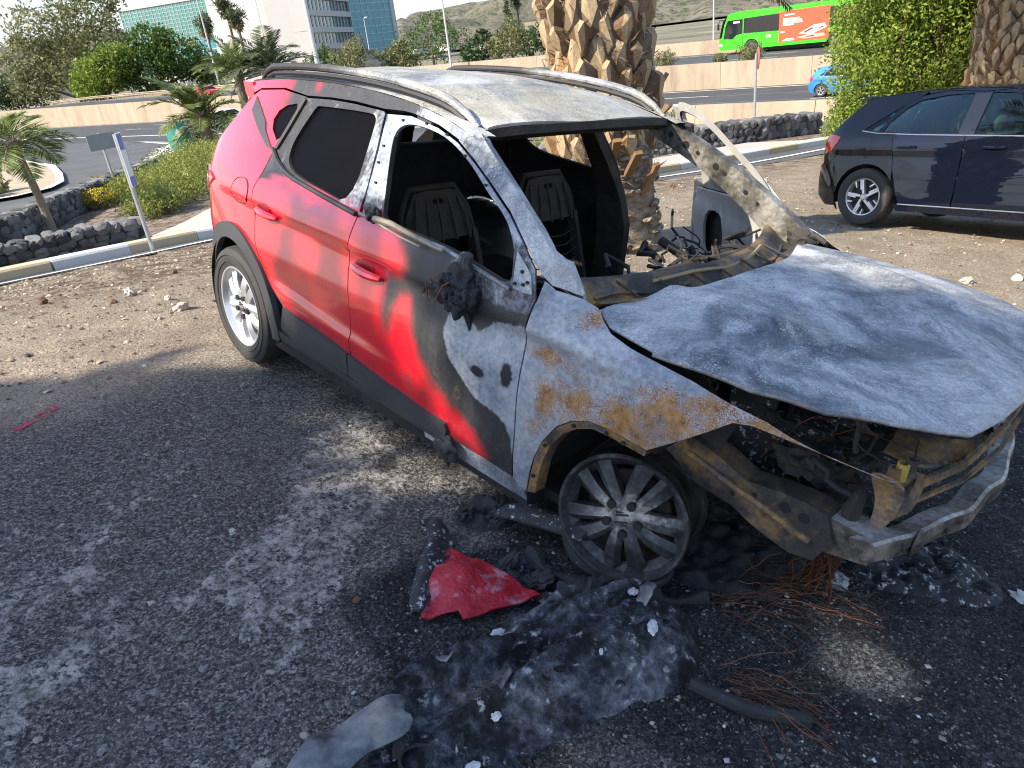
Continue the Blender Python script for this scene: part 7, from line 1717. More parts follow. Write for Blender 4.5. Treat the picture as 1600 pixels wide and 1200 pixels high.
# curled strip leaning against the wheel
cs = empty('curled_strip', (0, 0, 0), label='curled black strip of wheel arch liner leaning against the front wheel', cat='debris')
mb = MB(); base = [Vector((2.15, -.86, 0)), Vector((2.22, -.84, 0)), Vector((2.32, -.82, 0)), Vector((2.42, -.79, 0)), Vector((2.50, -.78, 0))]
row = []
for i, p in enumerate(base):
    g = G(p.x, p.y); t = i / 4
    for j in range(5):
        s = j / 4; row.append((p.x + .05 * (s - .5) + .01 * mnoise.noise(Vector((i, j, 2))), p.y - .05 + .11 * s, g + .03 + .09 * math.sin(PI * (.25 + .5 * s)) + .05 * t + .02 * mnoise.noise(Vector((i * .9, j * .9, 5)))))
mb.add(row + [(a, b, c - .010) for a, b, c in row], [(i * 5 + j, (i + 1) * 5 + j, (i + 1) * 5 + j + 1, i * 5 + j + 1) for i in range(4) for j in range(4)] + [(25 + i * 5 + j + 1, 25 + (i + 1) * 5 + j + 1, 25 + (i + 1) * 5 + j, 25 + i * 5 + j) for i in range(4) for j in range(4)] + [(j, j + 1, 26 + j, 25 + j) for j in range(4)] + [(20 + j + 1, 20 + j, 45 + j, 46 + j) for j in range(4)] + [(i * 5 + 5, i * 5, 25 + i * 5, 30 + i * 5) for i in range(4)] + [(i * 5 + 4, i * 5 + 9, 34 + i * 5, 29 + i * 5) for i in range(4)])
mb.build('liner_sheet', M['char_white'], cs, sharp=40)
tb = empty('burst_tyre_strip', (0, 0, 0), label='flattened black tyre remnant lying under the burnt front wheel', cat='tyre')
q = [Vector((x, y, G(x, y) + .022)) for x, y in dens([(2.30, -.90), (2.40, -.94), (2.52, -.92), (2.66, -.86), (2.78, -.76), (2.84, -.64)], .03, False)]
mb = MB(); mb.tube(q, [.022 + .012 * math.sin(i * .9) for i in range(len(q))], 8); mb.build('tread_strip', M['char'], tb)
M['copper_dark'] = plain('sooty_copper_wire', (.09, .04, .022), .6, .4, .4, 22)
# hose and wires
hz = MB(); hz.tube([Vector((x, y, G(x, y) + .022)) for x, y in dens([(3.02, -.98), (3.10, -.965), (3.18, -.945), (3.24, -.90), (3.30, -.85)], .03, False)], .021, 9); o = hz.build('burnt_hose', M['char']); tag(o, 'thick black burnt hose lying beside the melted bumper', 'hose')
def tangle(label, cx, cy, rx, ry, n, ln, seed, dirx):
    e = empty('copper_wire_tangle', (0, 0, 0), label=label, cat='wire'); rr = random.Random(seed)
    for k in range(n):
        x, y = cx + rr.gauss(0, rx), cy + rr.gauss(0, ry); a = dirx + rr.gauss(0, .45); q = []; z = rr.uniform(.005, .03)
        for i in range(9):
            q.append(Vector((x, y, max(G(x, y), HZ(x, y) if inpoly([x], [y], OUTr)[0] else -9) + z + .025 * math.sin(PI * i / 8) * rr.random())))
            a += rr.gauss(0, .22); x += math.cos(a) * ln / 8; y += math.sin(a) * ln / 8
        mb = MB(); mb.tube(q, dr.choice((.0007, .0009, .0012)), 4); mb.build('wire_strand', (M['copper'], M['copper_dark'], M['soot_brown'])[k % 3], e)
tangle('tangle of thin copper strands beside the hose at the end of the melted bumper', 3.09, -.88, .03, .03, 40, .26, 4, .3)
tangle('spread of rusty wire strands on the black ground below the chassis leg', 2.92, -.42, .08, .08, 46, .28, 6, .6)
tangle('sparse thin wires between the front wheel and the melted bumper', 2.90, -.66, .07, .05, 22, .25, 8, 1.0)
# scraps
for k, (x, y, s, lab) in enumerate(((3.55, .17, .045, 'white ash clot on the black ground at the right edge'), (2.72, -.80, .03, 'white ash clot on the ridge of the melted bumper'), (2.66, -.62, .022, 'small white ash clot behind the front wheel'), (2.80, -.50, .018, 'tiny white ash clot under the chassis leg'))):
    mb = MB(); mb.blob((0, 0, 0), (s, s * .6, s * .35), k, .35, 2, 1.8); o = mb.build('ash_clot', M['whiteash']); o.location = (x, y, (HZ(x, y) if inpoly([x], [y], OUTr)[0] else G(x, y)) + s * .2); tag(o, lab, 'ash')
m_ = NM('pink_spray_paint', .8); m_.col((.55, .03, .07)); m_.set('Alpha', m_.rng(m_.math('ADD', m_.noise(40, 4, .7), m_.math('MULTIPLY', m_.noise(9, 3), .5)), .70, .84)); M['spray'] = m_.m
for k, (l, w, lab) in enumerate((([(.10, -2.03), (.02, -1.91), (-.05, -1.82)], .05, 'faint red spray mark on the shaded gravel at the left'),)):
    P_ = np.array(dens(l, .02, False)); d_ = np.gradient(P_, axis=0); d_ /= np.linalg.norm(d_, axis=1)[:, None]; n_ = np.c_[-d_[:, 1], d_[:, 0]]; mb = MB(); rows = []
    for off in (-.5, -.17, .17, .5):
        Q = P_ + n_ * w * off; rows.append([(a, b, c + .006) for (a, b), c in zip(Q, gz(Q[:, 0], Q[:, 1]))])
    n2 = len(P_); mb.add([p for r in rows for p in r], [(r * n2 + i, r * n2 + i + 1, (r + 1) * n2 + i + 1, (r + 1) * n2 + i) for r in range(3) for i in range(n2 - 1)]); o = mb.build('spray_mark', M['spray']); tag(o, lab, 'paint mark')
for k, (x, y, s) in enumerate(((-1.06, -1.75, .03), (.07, -1.30, .012))):
    mb = MB(); mb.blob((0, 0, 0), (s, s * .6, s * .3), k + 3, .2, 2); o = mb.build('red_shard', M['redfrag']); o.location = (x, y, G(x, y) + s * .2); tag(o, ('small red plastic shard on the sunlit gravel at the left', 'tiny pink shard near the edge of the shade')[k], 'shard')
# ---------------------------------------------------------------- parked black hatchback (x forward from its rear axle, y left)
def phw(x, z):
    w = .868
    if x < .2: w -= .10 * (.2 - x) ** 2
    if x < -.35: w -= .9 * (-.35 - x) ** 2
    if x > 2.6: w -= .30 * (x - 2.6) ** 2
    w -= .58 * .04 * _sp((z - .94) / .04) + .05 * max(0, z - .7) + .10 * max(0, .35 - z)
    return w
def pcrease(x, z):
    zc = .80 - .0 * x; d = zc - z; t = max(0, min(1, d / .02)); u = max(0, min(1, (d - .02) / .25)); k = min(1, max(0, (x + .55) / .2))
    a = -.016 * (t * t * (3 - 2 * t)) * (1 - u * u * (3 - 2 * u)) * k
    d = z - .30; a += .012 * math.exp(-(d / .05) ** 2) * min(1, max(0, (x - .4) / .2)) * min(1, max(0, (2.1 - x) / .2))
    return a
def pbody(x, z, off=0.0, s=-1): return (x, s * (phw(x, z) + pcrease(x, z) + off), z)
PRX = [-.48, -.3, 0, .4, .9, 1.3, 1.6, 1.72]; PRZ = [1.345, 1.392, 1.43, 1.455, 1.458, 1.425, 1.36, 1.325]
_pc = np.polyfit(PRX, PRZ, 4)
def pzroof(x, y): return float(np.polyval(_pc, x)) - .05 * (y / .55) ** 2
def car_paint(name, c, metal=.25):
    m = NM(name, .6, metal, .0); m.col(m.mix(m.noise(300, 2), tuple(x * .85 for x in c), tuple(x * 1.15 for x in c))); m.set('Coat Weight', 1.0); m.set('Coat IOR', 1.5); m.set('Coat Roughness', .015); return m.m
M['pblack'] = car_paint('blue_black_car_paint', (.004, .006, .013), 0)
m_ = NM('car_window_glass', .02); m_.col((.02, .03, .03)); m_.set('Alpha', 1.0)
_g = m_.t.nodes.new('ShaderNodeBsdfGlossy'); _g.inputs['Roughness'].default_value = .02; _g.inputs['Color'].default_value = (.9, .95, 1, 1)
_tr = m_.t.nodes.new('ShaderNodeBsdfTransparent'); _tr.inputs[0].default_value = (.50, .60, .58, 1)
_fr = m_.t.nodes.new('ShaderNodeFresnel'); _fr.inputs[0].default_value = 1.42
_mx = m_.t.nodes.new('ShaderNodeMixShader'); m_.t.links.new(_fr.outputs[0], _mx.inputs[0]); m_.t.links.new(_tr.outputs[0], _mx.inputs[1]); m_.t.links.new(_g.outputs[0], _mx.inputs[2]); m_.t.links.new(_mx.outputs[0], m_.out.inputs[0]); M['carglass'] = m_.m
M['seatcloth'] = plain('pale_seat_cloth', (.30, .29, .24), .9); M['dash'] = plain('dark_cabin_plastic', (.03, .03, .03), .7)
def two_tone_wheel(parent, loc, s=-1):
    e = empty('wheel', loc, parent=parent); 
    if s > 0: e.rotation_euler = (0, 0, PI)
    T = .312; R_ = .205; t = MB(); t.lathe([(R_, -.09), (R_ + .015, -.10), (R_ + .05, -.108), (T - .02, -.103), (T - .006, -.085), (T, -.05), (T, .05), (T - .006, .085), (T - .02, .1), (R_, .09)], 48, 'y'); t.build('tyre', M['tyre'], e, sharp=30)
    b = MB(); b.lathe([(R_, -.088), (R_ - .006, -.094), (R_ - .014, -.09), (R_ - .02, -.07), (R_ - .03, .02), (0, .02)], 48, 'y'); b.build('rim', M['alloy'], e, sharp=30)
    d = MB(); d.lathe([(0, -.03), (R_ - .02, -.03)], 40, 'y'); d.build('dark_wheel_back', M['black'], e)
    for i in range(5):
        a = rad(72 * i + 14)
        for q, (w, off, dl) in enumerate(((.034, 0, 0), (.026, .42, .02), (.016, .80, .02))):
            aa = a + off; c = Vector((math.cos(aa), 0, math.sin(aa))); n = Vector((-math.sin(aa), 0, math.cos(aa))); p0 = c * (.035, .085, .13)[q]; p1 = c * (R_ - .012) + n * (.045, -.03, -.03)[q]
            sp_ = MB(); n2 = Vector((-(p1 - p0).z, 0, (p1 - p0).x)).normalized(); w1 = w * (1.0 if q == 0 else 1.3)
            V = [p0 + n2 * w * .35, p1 + n2 * w1 * .5, p1 - n2 * w1 * .5, p0 - n2 * w * .35]
            sp_.add([v + Vector((0, -.082, 0)) for v in V] + [v + Vector((0, -.04, 0)) for v in V], [(0, 1, 2, 3), (0, 4, 5, 1), (2, 6, 7, 3), (1, 5, 6, 2)]); sp_.build('spoke', M['alloy'], e, smooth=False)
    c = MB(); c.lathe([(0, -.088), (.026, -.088), (.03, -.082), (.04, -.07), (.045, -.04)], 20, 'y'); hb = c.build('hub', M['alloy'], e, sharp=30)
    r_ = MB(); r_.lathe([(.019, -.0885), (.020, -.0905), (.0225, -.0905), (.0235, -.0885)], 20, 'y'); r_.build('cap_ring', M['chrome'], hb)
    v_ = MB()
    for (x0, z0, x1, z1) in ((-.010, .012, -.004, .001), (-.004, .001, 0, .010), (0, .010, .004, .001), (.004, .001, .010, .012), (-.013, .004, -.006, -.014), (-.006, -.014, 0, -.003), (0, -.003, .006, -.014), (.006, -.014, .013, .004)): v_.bar((x0, -.089, z0), (x1, -.089, z1), .002, .0028, (0, 1, 0))
    v_.build('cap_emblem', M['chrome'], hb)
    return e
def hatchback(name, label, paint, group=None):
    e = empty(name, label=label, cat='car', group=group)
    def sp(nm, poly, holes=(), mat=paint, off=0.0, s=-1, thick=.012, step=.05, par=e, gap=.003):
        mb = MB(); panel(mb, inset(poly, gap) if gap else poly, lambda u, v: pbody(u, v, off, s), holes, step, thick, flip=(s > 0)); return mb.build(nm, mat, par, sharp=40)
    redge = lambda x: pzroof(x, .54) - .004
    RW = [(.10, 1.00), (.14, 1.10), (.26, 1.24), (.38, 1.315), (.62, 1.35), (.88, 1.355), (.90, .975)]
    QW = [(-.13, 1.025), (.03, 1.14), (.17, 1.235), (.22, 1.265), (.09, 1.095), (.045, 1.005)]
    FWn = [(1.06, .97), (1.05, 1.355), (1.25, 1.345), (1.5, 1.27), (1.75, 1.14), (1.98, .99), (2.02, .945), (1.6, .955)]
    for s in (-1, 1):
        q = [(.24, .95), (.27, .80), (.30, .62), (.31, .50)] + ARC(0, .31, .355, 33, 180, 14) + [(-.40, .30), (-.47, .52), (-.62, .66), (-.645, .80), (-.63, .95), (-.54, 1.02), (-.42, 1.15), (-.30, 1.28), (-.25, 1.335), (-.1, redge(-.1)), (.2, redge(.2)), (.42, redge(.42)), (.33, 1.325), (.2, 1.255), (.1, 1.16), (.07, 1.05), (.08, .97)]
        quarter_ = sp('rear_quarter', q, [QW], s=s)
        sp('quarter_glass', inset(QW, -.003), (), M['carglass'], -.006, s, .003, par=quarter_, gap=0)
        rd = [(.08, .96), (.24, .945), (.27, .80), (.30, .62), (.34, .50), (.38, .36), (.42, .27), (.97, .25), (.985, .60), (.98, .93), (.975, redge(.97) - .035), (.62, 1.395), (.36, 1.355), (.22, 1.27), (.115, 1.16), (.08, 1.04)]
        rdo = sp('rear_door', rd, [RW], s=s); sp('door_glass', inset(RW, -.003), (), M['carglass'], -.008, s, .003, par=rdo, gap=0)
        fd = [(.98, .25), (1.95, .25), (2.02, .50), (2.07, .93), (2.04, .97), (1.78, 1.165), (1.52, 1.30), (1.28, 1.378), (.985, redge(.98) - .035), (.985, .93), (.99, .60)]
        fdo = sp('front_door', fd, [FWn], s=s); sp('door_glass', inset(FWn, -.003), (), M['carglass'], -.008, s, .003, par=fdo, gap=0)
        fn = [(1.96, .25), (2.03, .50), (2.08, .93), (2.3, .94), (2.8, .86), (3.1, .78), (3.2, .62), (3.16, .40), (2.92, .36)] + ARC(2.55, .31, .355, 8, 178, 12) + [(2.16, .25)]
        sp('front_wing', fn, (), s=s)
        rs = [(.40, redge(.4)), (.9, redge(.9)), (1.3, redge(1.3)), (1.6, redge(1.6)), (1.72, 1.29), (2.06, 1.0), (2.04, .972), (1.78, 1.168), (1.52, 1.303), (1.28, 1.382), (.98, redge(.98) - .032), (.62, 1.398), (.43, 1.372)]
        sp('roof_side', rs, (), s=s, gap=0)
        sp('pillar_cover', [(.905, .965), (.895, 1.352), (1.045, 1.352), (1.055, .965)], (), M['glossblack'], .003, s, .004, gap=0)
        sp('sill', [(.36, .26), (2.18, .25), (2.2, .18), (.4, .19)], (), paint, .004, s, .05, gap=0)
        ch = MB(); ch.tube([pbody(x, .262, .008, s) for x in np.linspace(.42, 2.15, 8)], .006, 5); ch.build('sill_strip', M['chrome'], e)
        wt_ = MB(); wt_.tube([pbody(x, z, .004, s) for x, z in ((-.14, 1.012), (.05, .985), (.5, .965), (.9, .957), (1.5, .945), (2.03, .935))], .007, 5); wt_.build('waist_strip', M['chrome'], e)
        sp('bumper_corner', ARC(0, .31, .36, 182, 205, 3) + [(-.36, .20), (-.5, .20), (-.66, .30), (-.69, .48), (-.67, .64), (-.60, .68), (-.47, .52)], (), paint, .006, s, .02, gap=0)
        sp('tail_light', [(-.60, .985), (-.50, .975), (-.40, .955), (-.42, .90), (-.50, .80), (-.62, .76)], (), M['taillens'], .006, s, .012, gap=0)
        sp('fuel_flap' if s < 0 else 'panel_cover', rounded([(-.22, .78), (-.22, .95), (.02, .95), (.02, .78)], 2), (), paint, .002, s, .003, gap=0) if s < 0 else None
        for hx_, pr in ((.42, rdo), (1.28, fdo)):
            h = MB(); h.tube([Vector(pbody(hx_ - .10 + .2 * t, .845, .008 + .02 * math.sin(PI * t), s)) for t in np.linspace(0, 1, 7)], .014, 7); h.build('door_handle', paint, pr)
        for wx in (0, 2.55):
            al = MB(); ar = [(wx + .36 * math.cos(a), .31 + .36 * math.sin(a)) for a in np.linspace(rad(-10), rad(190), 14)]
            for i in range(13): al.add([(ar[i][0], s * .85, ar[i][1]), (ar[i + 1][0], s * .85, ar[i + 1][1]), (ar[i + 1][0], s * .5, ar[i + 1][1]), (ar[i][0], s * .5, ar[i][1])], [(0, 1, 2, 3)])
            al.build('wheel_housing', M['black'], e); two_tone_wheel(e, (wx, s * .765, .312), s)
    rf = MB(); panel(rf, [(-.30, -.53), (1.62, -.545), (1.70, -.3), (1.72, 0), (1.70, .3), (1.62, .545), (-.30, .53), (-.34, .3), (-.35, 0), (-.34, -.3)], lambda x, y: (x, y, pzroof(x, y)), [], .1, .01); rf.build('roof', paint, e, sharp=40)
    sx = lambda y, z: float(np.interp(z, [.2, .45, .7, .9, 1.0, 1.34], [-.64, -.72, -.72, -.67, -.60, -.32])) + .18 * (abs(y) / .75) ** 3
    tg = MB(); panel(tg, [(-.66, .72), (.66, .72), (.62, 1.0), (.53, 1.335), (-.53, 1.335), (-.62, 1.0)], lambda y, z: (sx(y, z), y, z), [[(-.52, 1.03), (.52, 1.03), (.46, 1.28), (-.46, 1.28)]], .08, .02, flip=True); tg.build('tailgate', paint, e, sharp=40)
    rg = MB(); panel(rg, [(-.53, 1.025), (.53, 1.025), (.47, 1.285), (-.47, 1.285)], lambda y, z: (sx(y, z) + .006, y, z), [], .1); rg.build('rear_window', M['carglass'], e)
    rb = MB(); panel(rb, [(-.70, .2), (.70, .2), (.70, .70), (-.70, .70)], lambda y, z: (sx(y, z), y, z), [], .08, .02, flip=True); rb.build('rear_bumper', paint, e, sharp=40)
    spo = MB(); spo.prism([(-.42, 1.335), (-.26, 1.345), (-.26, 1.385), (-.32, 1.375)], -.53, .53, lambda v: Vector((v.x, v.z, v.y))); spo.build('roof_spoiler', paint, e)
    hd = MB(); panel(hd, [(2.07, -.70), (2.8, -.70), (3.12, -.55), (3.22, 0), (3.12, .55), (2.8, .70), (2.07, .70), (2.25, 0)], lambda x, y: (x, y, float(np.interp(x, [2, 2.4, 2.9, 3.25], [.99, .95, .87, .76])) - .05 * (y / .7) ** 2), [], .1, .01); hd.build('bonnet', paint, e, sharp=40)
    ws = MB(); panel(ws, [(-.62, 0), (.62, 0), (.52, 1), (-.52, 1)], lambda y, t: (lerp(2.2, 1.68, t) - .10 * (y / .6) ** 2, y, lerp(.97, 1.325, t)), [], .1); ws.build('windscreen', M['carglass'], e)
    fb = MB(); panel(fb, [(-.66, .2), (.66, .2), (.66, .78), (-.66, .78)], lambda y, z: (3.33 - .25 * (y / .7) ** 2 - .12 * max(0, z - .55), y, z), [], .1, .02); fb.build('front_bumper', paint, e)
    fl = MB(); fl.box((1.2, 0, .25), (2.8, 1.45, .06)); fl.build('floor', M['dash'], e)
    for (x, y, w) in ((1.25, -.37, .46), (1.25, .37, .46), (.22, 0, 1.2)):
        st_ = MB(); st_.prism(rounded([(x - .02, .35), (x + .12, .35), (x - .10, .98), (x - .22, .98)], 1), y - w / 2, y + w / 2, lambda v: Vector((v.x, v.z, v.y))); st_.build('seat_back', M['seatcloth'], e)
        st_ = MB(); st_.box((x + .22, y, .42), (.5, w, .16)); st_.build('seat_base', M['seatcloth'], e)
        for hy in ([y] if w < 1 else [-.4, .4]):
            hr = MB(); hr.blob((x - .18, hy, 1.06), (.05, .13, .09), 3, .05, 2); hr.build('headrest', M['seatcloth'], e)
    db_ = MB(); db_.box((1.98, 0, .80), (.4, 1.4, .25)); db_.build('dashboard', M['dash'], e)
    return e
polo = hatchback('parked_black_car', 'shiny black hatchback parked at the right, seen from its rear side', M['pblack'])
def setframe(o, loc, th, pit=0, rol=0):
    o.matrix_world = Matrix.Translation(loc) @ (Matrix.Rotation(th, 4, 'Z') @ Matrix.Rotation(pit, 4, 'Y') @ Matrix.Rotation(rol, 4, 'X'))
_F = Matrix.Rotation(-.171, 4, 'Z') @ Matrix.Rotation(-.042, 4, 'Y') @ Matrix.Rotation(-.15, 4, 'X')
setframe(polo, Vector((.4577, 6.112, -.765)) + _F.to_3x3() @ Vector((0, .8, 0)), -.171, -.042, -.15)
def recolour(root, old, new):
    for o in root.children_recursive:
        for sl_ in o.material_slots:
            if sl_.material == old: sl_.link = 'OBJECT'; sl_.material = new
def traffic(label, paint, x, y, z, th, name):
    c = copy_tree(polo); c.name = name; tag(c, label, 'car'); recolour(c, M['pblack'], paint); setframe(c, Vector((x, y, z)), th)
    return c
eh = math.atan2(.115, 1)
traffic('light blue hatchback driving on the motorway, half hidden by the large shrub', car_paint('light_blue_car_paint', (.04, .20, .55)), -14.9, 37.6, -2.79, eh, 'blue_car')
traffic('white car passing behind the palm trunk, only its roof showing', car_paint('white_car_paint', (.65, .66, .68), 0), -29.0, 33.6, -2.79, eh, 'white_car')
traffic('red car on the far carriageway behind the feathery palm', car_paint('red_car_paint', (.50, .03, .02), 0), *hp(-82, 4.0), float(zfar(hp(-82, 4)[0])) + .07, eh, 'red_car')
traffic('pale car on the near carriageway beside the red tailgate', car_paint('pale_car_paint', (.55, .57, .6), 0), -78.0, 31.0, -2.79, eh, 'pale_car')
# ---------------------------------------------------------------- green bus
bg = car_paint('bright_green_bus_paint', (.06, .48, .03), 0); M['busglass'] = make_glassred('dark_bus_glass', (.012, .016, .018), .06)
BUS = empty('green_bus', label='bright green city bus with a red advert panel on the motorway', cat='bus')
bx, by = -32.35, 54.95
# local: x backwards along the bus from its nose, y away from the camera, z up
BUS.matrix_world = Matrix.Translation((bx, by, float(zfar(bx)) + .07)) @ Matrix.Rotation(eh, 4, 'Z')
prof = [(0.10, .32), (.0, .5), (-.02, 1.15), (.22, 1.30), (.42, 2.2), (.70, 2.85), (1.0, 3.02), (1.6, 3.08), (11.9, 3.08), (12.0, 3.0), (12.0, .35)]
arch_ = lambda cx: [(cx + .58, .32)] + [(cx + .58 * math.cos(a), .48 + .55 * math.sin(a)) for a in np.linspace(0, PI, 9)] + [(cx - .58, .32)]
poly_ = prof + [p for p in arch_(9.2)] + [p for p in arch_(2.75)]
mb = MB(); mb.prism(poly_, 0.0, 2.5, lambda v: Vector((v.x, v.z, v.y))); mb.build('body', bg, BUS, sharp=30)
def bplate(nm, poly, mat, d=.012, par=BUS): mb = MB(); mb.prism(poly, -d, .0, lambda v: Vector((v.x, v.z, v.y))); return mb.build(nm, mat, par, smooth=False)
bplate('side_windows', [(2.05, 1.48), (2.10, 2.55), (5.0, 2.62), (5.0, 1.42)], M['busglass'])
bplate('driver_window', [(.38, 1.20), (.52, 2.05), (.72, 2.50), (1.98, 2.52), (1.98, 1.45), (1.5, 1.42), (1.1, 1.12)], M['busglass'])
bplate('rear_windows', [(8.7, 1.42), (8.7, 2.66), (11.8, 2.7), (11.8, 1.42)], M['busglass'])
for x in (3.1, 4.1, 9.7, 10.7): bplate('window_bar', [(x, 1.44), (x, 2.6), (x + .05, 2.6), (x + .05, 1.44)], M['black'], .016)
ad = bplate('advert_panel', [(4.95, .55), (4.95, 2.72), (8.75, 2.78), (8.75, .55)], plain('red_orange_advert', (.55, .085, .035), .5), .018)
adw = plain('advert_white', (.75, .72, .68), .6)
for k, (x0, x1, z) in enumerate(((5.35, 6.1, 2.40), (5.25, 6.5, 2.12), (5.25, 6.7, 1.98), (5.25, 6.75, 1.84), (5.25, 6.1, 1.70), (5.05, 5.4, 1.22))): bplate('advert_text_line', [(x0, z), (x0, z + .09), (x1, z + .09), (x1, z)], adw, .021, ad)
for k, pl in enumerate(([(6.5, 1.05), (7.6, 1.55), (8.4, 1.62), (8.6, 1.35), (7.5, .95)], [(6.3, .80), (7.3, .98), (8.4, .95), (8.5, .75), (7.0, .66)], [(5.2, .62), (5.5, .78), (6.1, .80), (6.2, .64)])): bplate('advert_picture', pl, [adw, plain('advert_pink', (.62, .30, .22), .6), adw][k], .021, ad)
for k, pl in enumerate(([(6.8, 1.12), (7.5, 1.42), (7.6, 1.30), (7.0, 1.05)], [(7.8, 1.30), (8.3, 1.45), (8.4, 1.30)], [(6.9, .78), (7.6, .88), (7.7, .76)])): bplate('advert_detail', pl, plain('advert_dark_%d' % k, (.16, .04, .03), .6), .024, ad)
for (x0, z0) in ((3.95, 1.0), (4.16, 1.0)):
    for (a, b, c, d) in ((0, 0, .04, .22), (.12, 0, .04, .22), (0, .09, .16, .04)) if x0 < 4 else ((0, 0, .04, .22), (.12, 0, .04, .22), (0, .18, .16, .04), (0, 0, .16, .04)): bplate('side_number', [(x0 + a, z0 + b), (x0 + a, z0 + b + d), (x0 + a + c, z0 + b + d), (x0 + a + c, z0 + b)], adw, .014)
bplate('destination_sign', [(1.2, 2.26), (1.2, 2.40), (1.75, 2.40), (1.75, 2.26)], plain('sign_off_white', (.6, .6, .55), .6), .015)  # sign face in plain off-white
ws_ = MB(); ws_.prism([(.03, 1.25), (.36, 2.45), (.62, 2.80), (.58, 2.82), (.26, 2.45), (-.04, 1.25)], .06, 2.44, lambda v: Vector((v.x, v.z, v.y))); ws_.build('windscreen', M['busglass'], BUS)
for cx in (2.75, 9.2):
    for yy in (.02, 2.3):
        w = MB(); w.lathe([(.30, 0), (.33, -.01), (.48, 0), (.49, .12), (.48, .25), (0, .25)], 30, 'y', c=(cx, yy, .48)); wh = w.build('wheel', M['tyre'], BUS, sharp=30)
        w = MB(); w.lathe([(0, .03), (.16, .03), (.18, .0), (.28, .02), (.30, .0)], 24, 'y', c=(cx, yy - .004, .48)); w.build('wheel_disc', M['alloy_burnt'], wh, sharp=30)
bplate('panel_joint', [(2.0, .40), (2.0, 1.42), (2.03, 1.42), (2.03, .40)], M['black'], .004); bplate('panel_joint', [(3.6, .40), (3.6, 1.42), (3.62, 1.42), (3.62, .40)], M['black'], .004); bplate('panel_joint', [(.45, 1.16), (.45, 1.18), (5.0, 1.30), (5.0, 1.28)], M['black'], .004)
hl = MB(); hl.prism(rounded([(.02, .62), (.02, .85), (.30, .80), (.34, .66)], 1), -.014, 0, lambda v: Vector((v.x, v.z, v.y))); hl.build('headlight', M['whitelens'], BUS)
mr_ = MB(); mr_.tube([(.45, 0, 2.55), (.1, -.15, 2.6), (.0, -.2, 2.3)], .04, 6); mr_.box((.0, -.2, 2.1), (.1, .2, .45)); mr_.build('mirror', M['black'], BUS)
# ---------------------------------------------------------------- buildings and hills far behind
def quadwall(p, q, z0, z1, n=None): return [(p[0], p[1], z0), (q[0], q[1], z0), (q[0], q[1], z1), (p[0], p[1], z1)]
M['bwhite'] = make_conc('white_cladding', (.44, .425, .40), .10); M['bwin'] = make_glassred('dark_window_strip', (.05, .07, .085), .15)
def make_glassf(name, a, b):
    m = NM(name, .18, 0, .6); m.col(m.mix(m.noise(.25, 4), a, b)); return m.m
M['teal'] = make_glassf('teal_glass', (.07, .20, .18), (.14, .30, .26)); M['cyan'] = make_glassf('blue_green_glass', (.05, .22, .27), (.10, .34, .38)); M['mull'] = plain('mullion_grey', (.40, .46, .46), .5)
class Fac:
    """a flat facade between two ground points; boxes laid on it in (along, up, out)"""
    def __init__(s, p, q, z0, root): s.p = Vector((*p, 0)); s.q = Vector((*q, 0)); s.z0 = z0; s.d = (s.q - s.p).normalized(); s.L = (s.q - s.p).length; s.n = Vector((s.d.y, -s.d.x, 0)); s.root = root
    def box(s, name, a0, a1, h0, h1, out, mat, parent=None, back=.3):
        c = s.p + s.d * (a0 + a1) / 2 + s.n * (out - back) / 2 + Vector((0, 0, s.z0 + (h0 + h1) / 2)); mb = MB()
        mb.box(c, (a1 - a0, out + back, h1 - h0), Matrix((s.d, s.n, Vector((0, 0, 1)))).transposed()); return mb.build(name, mat, parent or s.root, smooth=False)
Z0 = .6
ga = empty('glass_building', label='low building with a teal glass front behind the fan palms', cat='building')
f1 = Fac((-216.5, 67.5), (-193.5, 81), Z0, ga)
f1.box('wall', -.2, f1.L + .2, 0, 19.6, 0, M['bwhite'], back=14); 
up_ = f1.box('upper_glazing', 0, f1.L, 10.6, 19.3, .15, M['teal']); lo_ = f1.box('lower_glazing', 1.5, f1.L, 3.4, 10.3, .15, M['cyan'])
for k in range(25): f1.box('mullion', k * f1.L / 24 - .05, k * f1.L / 24 + .05, 10.6, 19.3, .25, M['mull'], up_, .0)
for k in range(11): f1.box('transom', 0, f1.L, 10.6 + k * .87 - .045, 10.6 + k * .87 + .045, .22, M['mull'], up_, .0)
for k in range(10): f1.box('mullion', 1.5 + k * (f1.L - 1.5) / 9 - .06, 1.5 + k * (f1.L - 1.5) / 9 + .06, 3.4, 10.3, .25, M['mull'], lo_, .0)
for k in range(4): f1.box('transom', 1.5, f1.L, 3.4 + k * 2.3 - .08, 3.4 + k * 2.3 + .08, .22, M['mull'], lo_, .0)
f1.box('roof_edge', -.4, f1.L + .4, 19.3, 19.9, .4, M['bwhite'])
ann = empty('white_annex', label='low plain white annex wall below the glass front', cat='building'); f4 = Fac((-196, 69.5), (-176, 80), Z0, ann)
f4.box('wall', 0, f4.L, 0, 5.4, 0, M['bwhite'], back=8); f4.box('doorway', 6.5, 8.4, 0, 3.0, .05, plain('beige_shutter', (.42, .30, .22), .8)); f4.box('parapet', -.1, f4.L + .1, 5.4, 5.8, .15, M['bwhite'])
tw_ = empty('white_tower', label='tall white tower block with banded floors and a blue glass stairwell', cat='building')
K = np.array([-163.3, 91.0]); L0 = np.array([-192.8, 80.6])
